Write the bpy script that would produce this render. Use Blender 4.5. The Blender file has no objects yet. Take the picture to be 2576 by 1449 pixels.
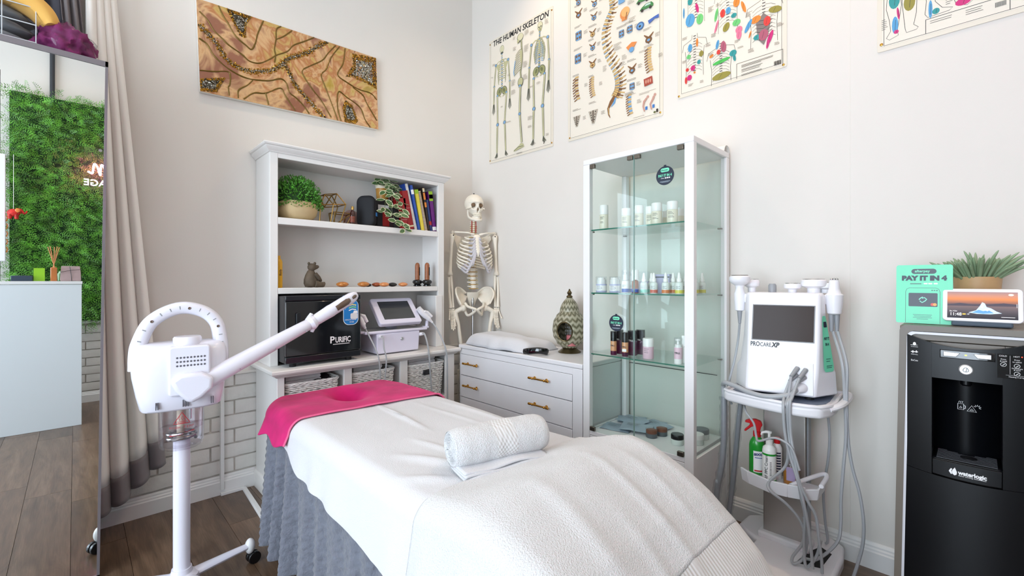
import bpy, math, random
from math import sin, cos, pi, radians, sqrt, atan2
from mathutils import Vector, Matrix, Euler, noise as mnoise

SC = bpy.context.scene
COL = SC.collection

# ---------------------------------------------------------------- camera
cam = bpy.data.cameras.new('camera')
camo = bpy.data.objects.new('camera', cam)
COL.objects.link(camo)
camo.location = (-2.455, -3.017, 1.23)
camo.rotation_euler = (radians(90), 0, radians(-44.2))
cam.sensor_width = 36.0
cam.lens = 36.0 * 1130.0 / 2576.0
cam.shift_y = -19.5 / 2576.0
cam.clip_start = 0.02
SC.camera = camo

# ---------------------------------------------------------------- light
SC.view_settings.view_transform = 'Standard'
SC.view_settings.look = 'None'
SC.view_settings.gamma = 1.0
SC.view_settings.use_curve_mapping = False
SC.view_settings.exposure = -0.08
SC.cycles.transparent_max_bounces = 32

world = bpy.data.worlds.new('world')
SC.world = world
world.use_nodes = True
world.node_tree.nodes['Background'].inputs[0].default_value = (0.72, 0.85, 1.0, 1)
world.node_tree.nodes['Background'].inputs[1].default_value = 1.0


def area_light(name, loc, target, sx, sy, power, colour, spread=180):
    l = bpy.data.lights.new(name, 'AREA')
    l.shape = 'RECTANGLE'
    l.size = sx
    l.size_y = sy
    l.energy = power
    l.color = colour
    l.spread = radians(spread)
    o = bpy.data.objects.new(name, l)
    COL.objects.link(o)
    o.location = loc
    o.rotation_euler = (Vector(target) - Vector(loc)).to_track_quat('-Z', 'Z').to_euler()
    return o


# daylight through the glazed shop front in the wall left of the camera
area_light('shopfront_daylight', (-5.56, -2.55, 1.45), (0, -2.25, 1.25), 3.1, 2.2, 232, (0.76, 0.88, 1.0))
# added fill light behind the camera, carried by an invented rear window
area_light('rear_fill', (-3.9, -4.20, 1.9), (-1.0, -0.5, 1.5), 1.8, 1.7, 30, (0.90, 0.95, 1.0))


# ---------------------------------------------------------------- colour + materials
def C(r, g, b):
    def f(u):
        u /= 255.0
        return u / 12.92 if u <= 0.04045 else ((u + 0.055) / 1.055) ** 2.4
    return (f(r), f(g), f(b))


class NT:
    def __init__(s, mat):
        s.m = mat
        s.t = mat.node_tree
        s.b = s.t.nodes['Principled BSDF']

    def n(s, typ, **kw):
        nd = s.t.nodes.new(typ)
        for k, v in kw.items():
            if k.startswith('i_'):
                key = k[2:]
                key = int(key) if key.isdigit() else key.replace('_', ' ')
                nd.inputs[key].default_value = v
            else:
                setattr(nd, k, v)
        return nd

    def l(s, a, ao, b, bi):
        s.t.links.new(a.outputs[ao], b.inputs[bi])

    def coord(s, kind='Object', scale=(1, 1, 1)):
        tc = s.n('ShaderNodeTexCoord')
        mp = s.n('ShaderNodeMapping')
        mp.inputs['Scale'].default_value = scale
        s.l(tc, kind, mp, 'Vector')
        return mp

    def ramp(s, stops, src, so):
        r = s.n('ShaderNodeValToRGB')
        el = r.color_ramp.elements
        while len(el) < len(stops):
            el.new(0.5)
        for e, (p, c) in zip(el, stops):
            e.position = p
            e.color = (*c, 1)
        s.l(src, so, r, 'Fac')
        return r

    def bump(s, src, so, strength, dist):
        b = s.n('ShaderNodeBump')
        b.inputs['Strength'].default_value = strength
        b.inputs['Distance'].default_value = dist
        s.l(src, so, b, 'Height')
        s.l(b, 'Normal', s.b, 'Normal')
        return b


MATS = {}


def mat(name, col=None, rough=0.5, metal=0.0, bump=None, vary=None, coat=0.0, emit=None, sheen=0.0, trans=0.0, sss=0.0, spec=0.5):
    """bump=(scale,strength,distance)  vary=(scale,amount)"""
    if name in MATS:
        return MATS[name]
    m = bpy.data.materials.new(name)
    m.use_nodes = True
    k = NT(m)
    b = k.b
    b.inputs['Base Color'].default_value = (*col, 1)
    b.inputs['Roughness'].default_value = rough
    b.inputs['Metallic'].default_value = metal
    b.inputs['Coat Weight'].default_value = coat
    b.inputs['Coat Roughness'].default_value = 0.05
    b.inputs['Sheen Weight'].default_value = sheen
    b.inputs['Transmission Weight'].default_value = trans
    b.inputs['Specular IOR Level'].default_value = spec
    if sss:
        b.inputs['Subsurface Weight'].default_value = sss
        b.inputs['Subsurface Radius'].default_value = (0.02, 0.015, 0.01)
        b.inputs['Subsurface Scale'].default_value = 0.3
    if emit:
        b.inputs['Emission Color'].default_value = (*emit[0], 1)
        b.inputs['Emission Strength'].default_value = emit[1]
    if vary:
        mp = k.coord()
        nz = k.n('ShaderNodeTexNoise')
        nz.inputs['Scale'].default_value = vary[0]
        nz.inputs['Detail'].default_value = 5
        k.l(mp, 0, nz, 'Vector')
        a = vary[1]
        r = k.ramp([(0.3, tuple(max(0, c * (1 - a)) for c in col)), (0.7, tuple(min(1, c * (1 + a)) for c in col))], nz, 'Fac')
        k.l(r, 'Color', b, 'Base Color')
    if bump:
        mp = k.coord()
        nz = k.n('ShaderNodeTexNoise')
        nz.inputs['Scale'].default_value = bump[0]
        nz.inputs['Detail'].default_value = 4
        k.l(mp, 0, nz, 'Vector')
        k.bump(nz, 'Fac', bump[1], bump[2])
    MATS[name] = m
    return m


def glass_mat(name, tint, gloss=0.05, rough=0.0, fres=1.45):
    """thin pane: clear straight through, mirror-like at grazing angles"""
    m = bpy.data.materials.new(name)
    m.use_nodes = True
    t = m.node_tree
    t.nodes.clear()
    out = t.nodes.new('ShaderNodeOutputMaterial')
    mix = t.nodes.new('ShaderNodeMixShader')
    tr = t.nodes.new('ShaderNodeBsdfTransparent')
    gl = t.nodes.new('ShaderNodeBsdfGlossy')
    lw = t.nodes.new('ShaderNodeLayerWeight')
    lw.inputs['Blend'].default_value = 0.5
    pw = t.nodes.new('ShaderNodeMath')
    pw.operation = 'POWER'
    pw.inputs[1].default_value = 5.0
    fr = t.nodes.new('ShaderNodeMath')
    fr.operation = 'MULTIPLY_ADD'
    f0 = ((fres - 1) / (fres + 1)) ** 2
    fr.inputs[1].default_value = 0.75
    fr.inputs[2].default_value = f0
    t.links.new(lw.outputs['Facing'], pw.inputs[0])
    t.links.new(pw.outputs[0], fr.inputs[0])
    tr.inputs['Color'].default_value = (*tint, 1)
    gl.inputs['Roughness'].default_value = rough
    t.links.new(fr.outputs[0], mix.inputs[0])
    t.links.new(tr.outputs[0], mix.inputs[1])
    t.links.new(gl.outputs[0], mix.inputs[2])
    t.links.new(mix.outputs[0], out.inputs['Surface'])
    MATS[name] = m
    return m


def print_mat():
    m = bpy.data.materials.new('printed_ink')
    m.use_nodes = True
    k = NT(m)
    a = k.n('ShaderNodeVertexColor')
    a.layer_name = 'Ink'
    k.l(a, 'Color', k.b, 'Base Color')
    k.b.inputs['Roughness'].default_value = 0.35
    MATS['print'] = m
    return m


print_mat()


# ---------------------------------------------------------------- mesh builder
class MB:
    def __init__(s):
        s.v = []
        s.f = []
        s.c = []
        s.X = None
        s.col = None
        s.lay = 0.0

    def add(s, vs, fs, col=None):
        o = len(s.v)
        if s.X is not None:
            vs = [tuple(s.X @ Vector(p)) for p in vs]
        s.v.extend(tuple(p) for p in vs)
        s.f.extend(tuple(i + o for i in f) for f in fs)
        s.c.extend([col or s.col or (1, 1, 1)] * len(fs))
        return s

    def box(s, x0, y0, z0, x1, y1, z1):
        if x0 > x1: x0, x1 = x1, x0
        if y0 > y1: y0, y1 = y1, y0
        if z0 > z1: z0, z1 = z1, z0
        v = [(x0, y0, z0), (x1, y0, z0), (x1, y1, z0), (x0, y1, z0), (x0, y0, z1), (x1, y0, z1), (x1, y1, z1), (x0, y1, z1)]
        return s.add(v, [(0, 3, 2, 1), (4, 5, 6, 7), (0, 1, 5, 4), (1, 2, 6, 5), (2, 3, 7, 6), (3, 0, 4, 7)])

    def tube(s, pts, r, n=8, caps=True, closed=False, flat=1.0):
        P = [Vector(p) for p in pts]
        m = len(P)
        R = [r] * m if not hasattr(r, '__len__') else list(r)
        T = []
        for i in range(m):
            a = P[(i - 1) % m] if (closed or i > 0) else P[i]
            b = P[(i + 1) % m] if (closed or i < m - 1) else P[i]
            d = b - a
            T.append(d.normalized() if d.length > 1e-9 else Vector((0, 0, 1)))
        up = Vector((0, 0, 1)) if abs(T[0].z) < 0.9 else Vector((1, 0, 0))
        N = T[0].cross(up).normalized()
        vs = []
        for i in range(m):
            if i:
                q = T[i - 1].rotation_difference(T[i])
                N = (q @ N).normalized()
            B = T[i].cross(N)
            for k in range(n):
                a = 2 * pi * k / n
                vs.append(P[i] + N * (cos(a) * R[i]) + B * (sin(a) * R[i] * flat))
        fs = []
        for i in range(m if closed else m - 1):
            j = (i + 1) % m
            for k in range(n):
                l = (k + 1) % n
                fs.append((i * n + k, i * n + l, j * n + l, j * n + k))
        if caps and not closed:
            fs.append(tuple(range(n - 1, -1, -1)))
            fs.append(tuple((m - 1) * n + k for k in range(n)))
        return s.add(vs, fs)

    def cyl(s, p0, p1, r0, r1=None, n=16):
        return s.tube([p0, p1], [r0, r0 if r1 is None else r1], n)

    def lathe(s, prof, n=24, c=(0, 0, 0), sx=1.0, sy=1.0, ax='z', a0=0.0):
        vs = []
        fs = []
        for r, h in prof:
            for k in range(n):
                a = a0 + 2 * pi * k / n
                x, y = r * cos(a) * sx, r * sin(a) * sy
                if ax == 'z':
                    vs.append((c[0] + x, c[1] + y, c[2] + h))
                elif ax == 'y':
                    vs.append((c[0] + x, c[1] + h, c[2] - y))
                else:
                    vs.append((c[0] + h, c[1] + x, c[2] + y))
        m = len(prof)
        for i in range(m - 1):
            for k in range(n):
                l = (k + 1) % n
                fs.append((i * n + k, i * n + l, (i + 1) * n + l, (i + 1) * n + k))
        if prof[0][0] > 1e-6:
            fs.append(tuple(range(n - 1, -1, -1)))
        if prof[-1][0] > 1e-6:
            fs.append(tuple((m - 1) * n + k for k in range(n)))
        return s.add(vs, fs)

    def ell(s, c, r, nu=14, nv=9, M=None):
        r = (r, r, r) if not hasattr(r, '__len__') else r
        vs = []
        for i in range(nv + 1):
            t = pi * i / nv
            for k in range(nu):
                a = 2 * pi * k / nu
                p = Vector((r[0] * sin(t) * cos(a), r[1] * sin(t) * sin(a), -r[2] * cos(t)))
                if M: p = M @ p
                vs.append((c[0] + p.x, c[1] + p.y, c[2] + p.z))
        fs = []
        for i in range(nv):
            for k in range(nu):
                l = (k + 1) % nu
                fs.append((i * nu + k, i * nu + l, (i + 1) * nu + l, (i + 1) * nu + k))
        return s.add(vs, fs)

    def prism(s, poly, y0, y1):
        """polygon in the x-z plane extruded along y (y0 = front)"""
        n = len(poly)
        a = sum(poly[i][0] * poly[(i + 1) % n][1] - poly[(i + 1) % n][0] * poly[i][1] for i in range(n))
        if a < 0: poly = poly[::-1]
        vs = [(p[0], y0, p[1]) for p in poly] + [(p[0], y1, p[1]) for p in poly]
        fs = [tuple(range(n)), tuple(range(2 * n - 1, n - 1, -1))]
        for i in range(n):
            j = (i + 1) % n
            fs.append((i + n, j + n, j, i))
        return s.add(vs, fs)

    def slab(s, poly, z0, z1):
        """polygon in the x-y plane extruded along z"""
        n = len(poly)
        a = sum(poly[i][0] * poly[(i + 1) % n][1] - poly[(i + 1) % n][0] * poly[i][1] for i in range(n))
        if a < 0: poly = poly[::-1]
        vs = [(p[0], p[1], z0) for p in poly] + [(p[0], p[1], z1) for p in poly]
        fs = [tuple(range(n - 1, -1, -1)), tuple(range(n, 2 * n))]
        for i in range(n):
            j = (i + 1) % n
            fs.append((i, j, j + n, i + n))
        return s.add(vs, fs)

    def loft(s, rings, caps=True):
        n = len(rings[0])
        vs = [p for r in rings for p in r]
        fs = []
        for i in range(len(rings) - 1):
            for k in range(n):
                l = (k + 1) % n
                fs.append((i * n + k, i * n + l, (i + 1) * n + l, (i + 1) * n + k))
        if caps:
            fs.append(tuple(range(n - 1, -1, -1)))
            fs.append(tuple((len(rings) - 1) * n + k for k in range(n)))
        return s.add(vs, fs)

    def grid(s, fn, nu, nv, wrap=False):
        vs = [fn(i / nu, j / nv) for j in range(nv + 1) for i in range(nu + (0 if wrap else 1))]
        w = nu if wrap else nu + 1
        fs = []
        for j in range(nv):
            for i in range(nu):
                k = (i + 1) % w
                fs.append((j * w + i, j * w + k, (j + 1) * w + k, (j + 1) * w + i))
        return s.add(vs, fs)

    # ---- flat print, drawn on the plane y = front
    def ink(s, poly, col, y=0.0):
        s.lay += 1.2e-5
        return s.add([(p[0], y - s.lay, p[1]) for p in poly], [tuple(range(len(poly)))], col)

    def ribbon(s, pts, w, col, y=0.0):
        s.lay += 1.2e-5
        n = len(pts)
        W = [w] * n if not hasattr(w, '__len__') else w
        L = []
        Rr = []
        for i in range(n):
            a = pts[max(i - 1, 0)]
            b = pts[min(i + 1, n - 1)]
            dx, dz = b[0] - a[0], b[1] - a[1]
            q = sqrt(dx * dx + dz * dz) or 1e-6
            nx, nz = -dz / q * W[i] / 2, dx / q * W[i] / 2
            L.append((pts[i][0] + nx, y - s.lay, pts[i][1] + nz))
            Rr.append((pts[i][0] - nx, y - s.lay, pts[i][1] - nz))
        return s.add(L + Rr, [(i, i + n, i + n + 1, i + 1) for i in range(n - 1)], col)

    def disc(s, c, rx, rz, col, y=0.0, n=18, rot=0.0):
        return s.ink([(c[0] + rx * cos(2 * pi * k / n) * cos(rot) - rz * sin(2 * pi * k / n) * sin(rot),
                       c[1] + rx * cos(2 * pi * k / n) * sin(rot) + rz * sin(2 * pi * k / n) * cos(rot)) for k in range(n)], col, y)


def rrect(x0, z0, x1, z1, r, n=5):
    P = []
    for cx, cz, a0 in ((x1 - r, z0 + r, -90), (x1 - r, z1 - r, 0), (x0 + r, z1 - r, 90), (x0 + r, z0 + r, 180)):
        for i in range(n + 1):
            a = radians(a0 + 90 * i / n)
            P.append((cx + r * cos(a), cz + r * sin(a)))
    return P


def finish(me, m, smooth=True, angle=38):
    if m is not None:
        me.materials.append(m)
    if smooth:
        me.shade_smooth()
        me.set_sharp_from_angle(angle=radians(angle))


def mesh_of(mb, name, m, smooth=True, angle=38, ink=False):
    me = bpy.data.meshes.new(name)
    me.from_pydata(mb.v, [], mb.f)
    if ink:
        a = me.color_attributes.new('Ink', 'FLOAT_COLOR', 'CORNER')
        buf = []
        for f, c in zip(mb.f, mb.c):
            buf.extend((c[0], c[1], c[2], 1.0) * len(f))
        a.data.foreach_set('color', buf)
    me.update()
    finish(me, m, smooth, angle)
    return me


def build(mb, name, m, parent=None, smooth=True, bevel=0.0, sub=0, solid=0.0, angle=38, ink=False, label=None, kind=None, loc=None, rot=None, seg=2):
    if isinstance(m, str): m = MATS[m]
    o = bpy.data.objects.new(name, mesh_of(mb, name, m, smooth, angle, ink))
    COL.objects.link(o)
    if parent is not None: o.parent = parent
    if loc is not None: o.location = loc
    if rot is not None: o.rotation_euler = rot
    if solid:
        md = o.modifiers.new('solid', 'SOLIDIFY')
        md.thickness = solid
        md.offset = 0
    if bevel:
        md = o.modifiers.new('bevel', 'BEVEL')
        md.width = bevel
        md.segments = seg
        md.limit_method = 'ANGLE'
        md.angle_limit = radians(40)
    if sub:
        md = o.modifiers.new('sub', 'SUBSURF')
        md.levels = sub
        md.render_levels = sub
    if label: o['label'] = label
    if kind: o['kind'] = kind
    return o


def tag(o, label, cat, group=None):
    o['label'] = label
    o['category'] = cat
    if group: o['group'] = group
    return o


def thing(name, label, cat, loc=(0, 0, 0), rz=0.0, group=None):
    o = bpy.data.objects.new(name, None)
    o.empty_display_size = 0.05
    COL.objects.link(o)
    o.location = loc
    o.rotation_euler = (0, 0, radians(rz))
    return tag(o, label, cat, group)


def struct(mb, name, m, **kw):
    o = build(mb, name, m, **kw)
    o['kind'] = 'structure'
    return o


def link_mesh(name, me, parent, loc=(0, 0, 0), rot=(0, 0, 0), scale=(1, 1, 1)):
    o = bpy.data.objects.new(name, me)
    COL.objects.link(o)
    o.parent = parent
    o.location = loc
    o.rotation_euler = rot
    o.scale = scale
    return o


def copy_tree(o, parent=None):
    c = o.copy()
    COL.objects.link(c)
    c.parent = parent
    for ch in list(o.children):
        copy_tree(ch, c)
    return c


def text(s, size, m, parent, loc, name='lettering', bold=0.0, shear=0.0, align='CENTER', squash=1.0, rot=(pi / 2, 0, 0), depth=0.0003, space=1.0, width=None):
    """flat lettering; by default it stands upright and faces local -y"""
    cu = bpy.data.curves.new('t', 'FONT')
    cu.body = s
    cu.size = size
    cu.shear = shear
    cu.offset = bold
    cu.align_x = align
    cu.align_y = 'CENTER'
    cu.extrude = depth
    cu.resolution_u = 3
    cu.space_character = space
    to = bpy.data.objects.new('t', cu)
    COL.objects.link(to)
    dg = bpy.context.evaluated_depsgraph_get()
    me = bpy.data.meshes.new_from_object(to.evaluated_get(dg))
    bpy.data.objects.remove(to)
    bpy.data.curves.remove(cu)
    me.materials.clear()
    me.materials.append(MATS[m] if isinstance(m, str) else m)
    me.name = name
    sx = squash
    if width and len(me.vertices):
        xs = [v.co.x for v in me.vertices]
        sx = width / max(1e-6, max(xs) - min(xs))
    o = bpy.data.objects.new(name, me)
    COL.objects.link(o)
    o.parent = parent
    o.location = loc
    o.rotation_euler = rot
    o.scale = (sx, 1, 1)
    return o


def lerp(a, b, t):
    return a + (b - a) * t


def spline(pts, n=8):
    """Catmull-Rom through points"""
    P = [Vector(p) for p in pts]
    P = [P[0] * 2 - P[1]] + P + [P[-1] * 2 - P[-2]]
    out = []
    for i in range(1, len(P) - 2):
        a, b, c, d = P[i - 1:i + 3]
        for k in range(n):
            t = k / n
            out.append(0.5 * ((2 * b) + (c - a) * t + (2 * a - 5 * b + 4 * c - d) * t * t + (3 * b - a - 3 * c + d) * t ** 3))
    out.append(P[-2])
    return out


def interp(tab, x):
    if x <= tab[0][0]: return tab[0][1]
    for (a, u), (b, v) in zip(tab, tab[1:]):
        if x <= b:
            t = (x - a) / (b - a)
            t = t * t * (3 - 2 * t)
            return u + (v - u) * t
    return tab[-1][1]

# ================================================================ SETTING
mat('wall_paint', C(226, 221, 214), 0.75, bump=(90, 0.10, 0.002), vary=(1.3, 0.02))
mat('ceiling_paint', C(235, 234, 231), 0.8)
mat('brick_paint', C(222, 219, 214), 0.6, bump=(55, 0.45, 0.004), vary=(14, 0.05))
mat('mortar', C(196, 190, 182), 0.85, bump=(70, 0.5, 0.004), vary=(9, 0.22))
mat('trim_paint', C(232, 231, 230), 0.35)
mat('frame_alu', C(70, 72, 76), 0.4, 0.7)
glass_mat('pane_glass', (0.93, 0.97, 0.96))


def wood_floor_mat():
    m = bpy.data.materials.new('floor_wood')
    m.use_nodes = True
    k = NT(m)
    oi = k.n('ShaderNodeObjectInfo')
    tc = k.n('ShaderNodeTexCoord')
    ad = k.n('ShaderNodeVectorMath', operation='ADD')
    cb = k.n('ShaderNodeCombineXYZ')
    ml = k.n('ShaderNodeMath', operation='MULTIPLY')
    ml.inputs[1].default_value = 37.0
    k.l(oi, 'Random', ml, 0)
    k.l(ml, 0, cb, 'X'); k.l(ml, 0, cb, 'Y')
    k.l(tc, 'Object', ad, 0); k.l(cb, 0, ad, 1)
    mp = k.n('ShaderNodeMapping')
    mp.inputs['Scale'].default_value = (9.0, 1.1, 1.0)
    k.l(ad, 0, mp, 'Vector')
    nz = k.n('ShaderNodeTexNoise', i_Scale=1.6, i_Detail=6.0, i_Roughness=0.6, i_Distortion=1.2)
    k.l(mp, 0, nz, 'Vector')
    mp2 = k.n('ShaderNodeMapping')
    mp2.inputs['Scale'].default_value = (120.0, 4.0, 1.0)
    k.l(ad, 0, mp2, 'Vector')
    fine = k.n('ShaderNodeTexNoise', i_Scale=2.0, i_Detail=4.0)
    k.l(mp2, 0, fine, 'Vector')
    r = k.ramp([(0.25, C(76, 59, 46)), (0.5, C(106, 84, 66)), (0.72, C(128, 105, 86))], nz, 'Fac')
    r2 = k.ramp([(0.35, (0.72, 0.70, 0.68)), (0.65, (1.06, 1.05, 1.04))], fine, 'Fac')
    mx = k.n('ShaderNodeMix', data_type='RGBA', blend_type='MULTIPLY')
    mx.inputs[0].default_value = 0.75
    k.l(r, 'Color', mx, 6); k.l(r2, 'Color', mx, 7)
    rr = k.n('ShaderNodeMapRange')
    rr.inputs[3].default_value = 0.78; rr.inputs[4].default_value = 1.12
    k.l(oi, 'Random', rr, 0)
    mv = k.n('ShaderNodeVectorMath', operation='SCALE')
    k.l(mx, 2, mv, 0); k.l(rr, 0, mv, 'Scale')
    k.l(mv, 0, k.b, 'Base Color')
    k.b.inputs['Roughness'].default_value = 0.30
    k.bump(fine, 'Fac', 0.12, 0.001)
    MATS['floor_wood'] = m


wood_floor_mat()
X0, Y0, ZC = -5.6, -4.25, 3.8
mat('subfloor', C(46, 36, 28), 0.9)
floor = struct(MB().box(X0, Y0, -0.12, 0.15, 0.15, -0.010), 'floor', 'subfloor', smooth=False)
random.seed(3)
PW, PL = 0.190, 1.28
pm = []
for L in (PL,):
    b = MB().box(0.0008, 0.0008, -0.0095, PW - 0.0008, L - 0.0008, 0.0)
    pm.append(mesh_of(b, 'plank', MATS['floor_wood'], False))
nx = int(math.ceil((0 - X0) / PW))
for i in range(nx):
    x = -PW * (i + 1)
    off = random.choice((0.15, 0.5, 0.85, 0.32, 0.68)) * PL
    y = 0.0 + off - PL
    while y > Y0 - PL:
        y1, yb = y + PL, y
        yy0, yy1 = max(yb, Y0), min(y1, 0.0)
        if yy1 - yy0 > 0.02:
            if yy1 - yy0 > PL - 1e-3:
                me = pm[0]
                pl = link_mesh('plank', me, floor, (x, yb, 0))
            else:
                b = MB().box(0.0008, 0.0008, -0.0095, PW - 0.0008, yy1 - yy0 - 0.0008, 0.0)
                pl = link_mesh('plank', mesh_of(b, 'plank', MATS['floor_wood'], False), floor, (x, yy0, 0))
        y -= PL

struct(MB().box(X0, Y0 - 0.15, ZC, 0.15, 0.15, ZC + 0.1), 'ceiling', 'ceiling_paint', smooth=False)

# left wall: plaster above, painted brick below
ZB = 0.685
wl = struct(MB().box(X0, 0.020, 0, 0.15, 0.16, ZC).box(X0, 0.0, ZB, 0.0, 0.02, ZC), 'wall_left', 'wall_paint', smooth=False)
build(MB().box(X0, 0.010, 0, 0.0, 0.0205, ZB), 'mortar_bed', 'mortar', wl, smooth=False)
build(MB().box(X0, -0.010, ZB - 0.006, -0.02, 0.012, ZB + 0.012), 'ledge_strip', 'wall_paint', wl, bevel=0.003)


def brick_mesh(L, seed):
    rnd = random.Random(seed)
    b = MB()
    nu, nv = 8, 3
    b.grid(lambda u, v: (u * L + (rnd.uniform(-.0015, .0015) if 0 < u < 1 else 0), rnd.uniform(-.0016, .0016) if (0 < u < 1 and 0 < v < 1) else 0.0025,
                         v * 0.074 + rnd.uniform(-.0012, .0012)), nu, nv)
    b.add([(0, .0025, 0), (L, .0025, 0), (L, .0025, .074), (0, .0025, .074), (0, .012, 0), (L, .012, 0), (L, .012, .074), (0, .012, .074)],
          [(0, 4, 5, 1), (1, 5, 6, 2), (2, 6, 7, 3), (3, 7, 4, 0)])
    return mesh_of(b, 'brick', MATS['brick_paint'], True, 60)


BR = [brick_mesh(0.228, i) for i in range(4)]
BH = brick_mesh(0.109, 9)


def brick_rows(parent, xa, xb, z0, rows, y, flip=False, skip=None):
    for r in range(rows):
        z = z0 + r * 0.083
        x = xb + (0.0 if r % 2 else 0.119)
        while x > xa:
            x -= 0.2375
            if skip and skip(x, z): continue
            me = BR[random.randrange(4)]
            if flip:
                link_mesh('brick', me, parent, (x + 0.228, y, z), (0, 0, pi))
            else:
                link_mesh('brick', me, parent, (x, y, z))


brick_rows(wl, -2.80, 0.0, 0.118, 7, 0.0005, skip=lambda x, z: -1.62 < x < -0.75)

# skirting profile swept along a wall
SK = [(0.0, 0.0), (0.019, 0.0), (0.019, 0.072), (0.015, 0.077), (0.015, 0.084), (0.011, 0.090), (0.011, 0.097), (0.006, 0.106), (0.0, 0.110)]


def skirting(name, a, b, nrm):
    m = MB()
    ra = [(a[0] + nrm[0] * d, a[1] + nrm[1] * d, z) for d, z in SK]
    rb = [(b[0] + nrm[0] * d, b[1] + nrm[1] * d, z) for d, z in SK]
    m.loft([ra, rb])
    return struct(m, name, 'trim_paint', angle=25)


skirting('baseboard_left', (X0, 0.02, 0), (0, 0.02, 0), (0, -1.6))
wr = struct(MB().box(0.0, Y0, 0, 0.15, 0.0, ZC), 'wall_right', 'wall_paint', smooth=False)
build(MB().box(-0.003, Y0, 0.0, 0.002, -2.635, ZC), 'wall_panel', 'wall_paint', wr, smooth=False, bevel=0.004)
skirting('baseboard_right', (0, -0.02, 0), (0, Y0, 0), (-1.3, 0))

# rear wall with an invented opening for the fill light, brick dado and ledge
wk = struct(MB().box(X0, Y0 - 0.15, 0, -4.9, Y0, ZC).box(-2.95, Y0 - 0.15, 0, 0.15, Y0, ZC).box(-4.9, Y0 - 0.15, 3.2, -2.95, Y0, ZC).box(-4.9, Y0 - 0.15, 0, -2.95, Y0, 1.0),
            'wall_rear', 'wall_paint', smooth=False)
build(MB().box(-3.4, Y0, 0, -1.2, Y0 + 0.010, 0.80), 'mortar_bed', 'mortar', wk, smooth=False)
brick_rows(wk, -2.95, -1.9, 0.118, 8, Y0 + 0.0225, flip=True)
build(MB().box(-3.4, Y0, 0.795, -1.2, Y0 + 0.045, 0.825), 'ledge_strip', 'trim_paint', wk, bevel=0.004)
skirting('baseboard_rear', (-3.4, Y0 + 0.0, 0), (0, Y0 + 0.0, 0), (0, 1.9))

# glazed shop front (left of the camera)
ww = struct(MB().box(X0 - 0.15, Y0, 0, X0, -4.15, ZC).box(X0 - 0.15, -1.0, 0, X0, 0.16, ZC).box(X0 - 0.15, -4.15, 2.9, X0, -1.0, ZC).box(X0 - 0.15, -4.15, 0, X0, -1.0, 0.32),
            'wall_front', 'wall_paint', smooth=False)


def window(name, axis, fixed, a, b, z0, z1, bars):
    fr = MB()
    w, d = 0.05, 0.05

    def bx(u0, u1, v0, v1, t=0.5):
        if axis == 'x':
            fr.box(fixed - d * t, u0, v0, fixed + d * t, u1, v1)
        else:
            fr.box(u0, fixed - d * t, v0, u1, fixed + d * t, v1)
    bx(a, b, z0, z0 + w); bx(a, b, z1 - w, z1); bx(a, a + w, z0, z1); bx(b - w, b, z0, z1)
    for t in bars:
        u = lerp(a, b, t)
        bx(u - w / 2, u + w / 2, z0, z1)
    root = struct(fr, name, 'frame_alu', smooth=False)
    g = MB()
    edges = [a + w] + [lerp(a, b, t) for t in bars] + [b - w]
    for u0, u1 in zip(edges, edges[1:]):
        q = MB()
        if axis == 'x':
            q.box(fixed - 0.004, u0, z0 + w, fixed + 0.004, u1, z1 - w)
        else:
            q.box(u0, fixed - 0.004, z0 + w, u1, fixed + 0.004, z1 - w)
        build(q, 'pane', 'pane_glass', root, smooth=False)


window('window_1', 'x', X0 - 0.10, -4.15, -1.0, 0.32, 2.9, (0.33, 0.66))
window('rear_fill_window', 'y', Y0 - 0.10, -4.9, -2.95, 1.0, 3.2, (0.5,))  # invented window, added to carry the rear fill light

# cable trunking: down the brick, along the skirting and out over the floor
tr = MB().box(-1.860, -0.022, 0.030, -1.842, 0.012, ZB)
tr.box(-1.860, -0.030, 0.0, -1.738, -0.012, 0.016)
tr.add([(-1.752, -0.012, 0), (-1.726, -0.012, 0), (-1.745, -0.52, 0), (-1.775, -0.52, 0), (-1.749, -0.012, 0.012), (-1.730, -0.012, 0.012), (-1.749, -0.52, 0.012), (-1.771, -0.52, 0.012)],
       [(0, 3, 2, 1), (4, 5, 6, 7), (0, 1, 5, 4), (1, 2, 6, 5), (2, 3, 7, 6), (3, 0, 4, 7)])
struct(tr, 'trim_1', 'trim_paint', smooth=False, bevel=0.002)


# ceiling downlights; the curtain-side one is added to brighten curtain and wall
mat('lamp_glow', (1, 0.9, 0.75), 0.5, emit=((1.0, 0.82, 0.60), 25))
mat('lamp_ring', C(240, 240, 238), 0.3)
for i, (x, y, pw) in enumerate(((-0.45, -2.35, 58), (-0.45, -0.95, 26), (-2.05, -0.95, 22), (-2.5, -3.6, 16), (-3.9, -2.0, 12))):
    where = ('over the glass cabinet', 'over the chest of drawers', 'added to brighten the curtain side', 'over the reception counter', 'nearest the shop front')[i]
    d = thing('ceiling_downlight', 'small round white recessed downlight in ceiling ' + where, 'downlight', (x, y, ZC), 0, 'ceiling downlights')
    build(MB().lathe([(0.038, -0.004), (0.055, -0.006), (0.058, 0.0), (0.058, 0.0)], 24), 'ring', 'lamp_ring', d)
    build(MB().lathe([(0.0, -0.0025), (0.037, -0.0025), (0.037, 0.0)], 24), 'bulb_face', 'lamp_glow', d)
    l = bpy.data.lights.new('downlight_beam', 'SPOT')
    l.energy = pw
    l.color = (1.0, 0.74, 0.50)
    l.spot_size = radians(125)
    l.spot_blend = 0.8
    l.shadow_soft_size = 0.04
    lo = bpy.data.objects.new('downlight_beam', l)
    COL.objects.link(lo)
    lo.parent = d
    lo.location = (0, 0, -0.02)

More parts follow.
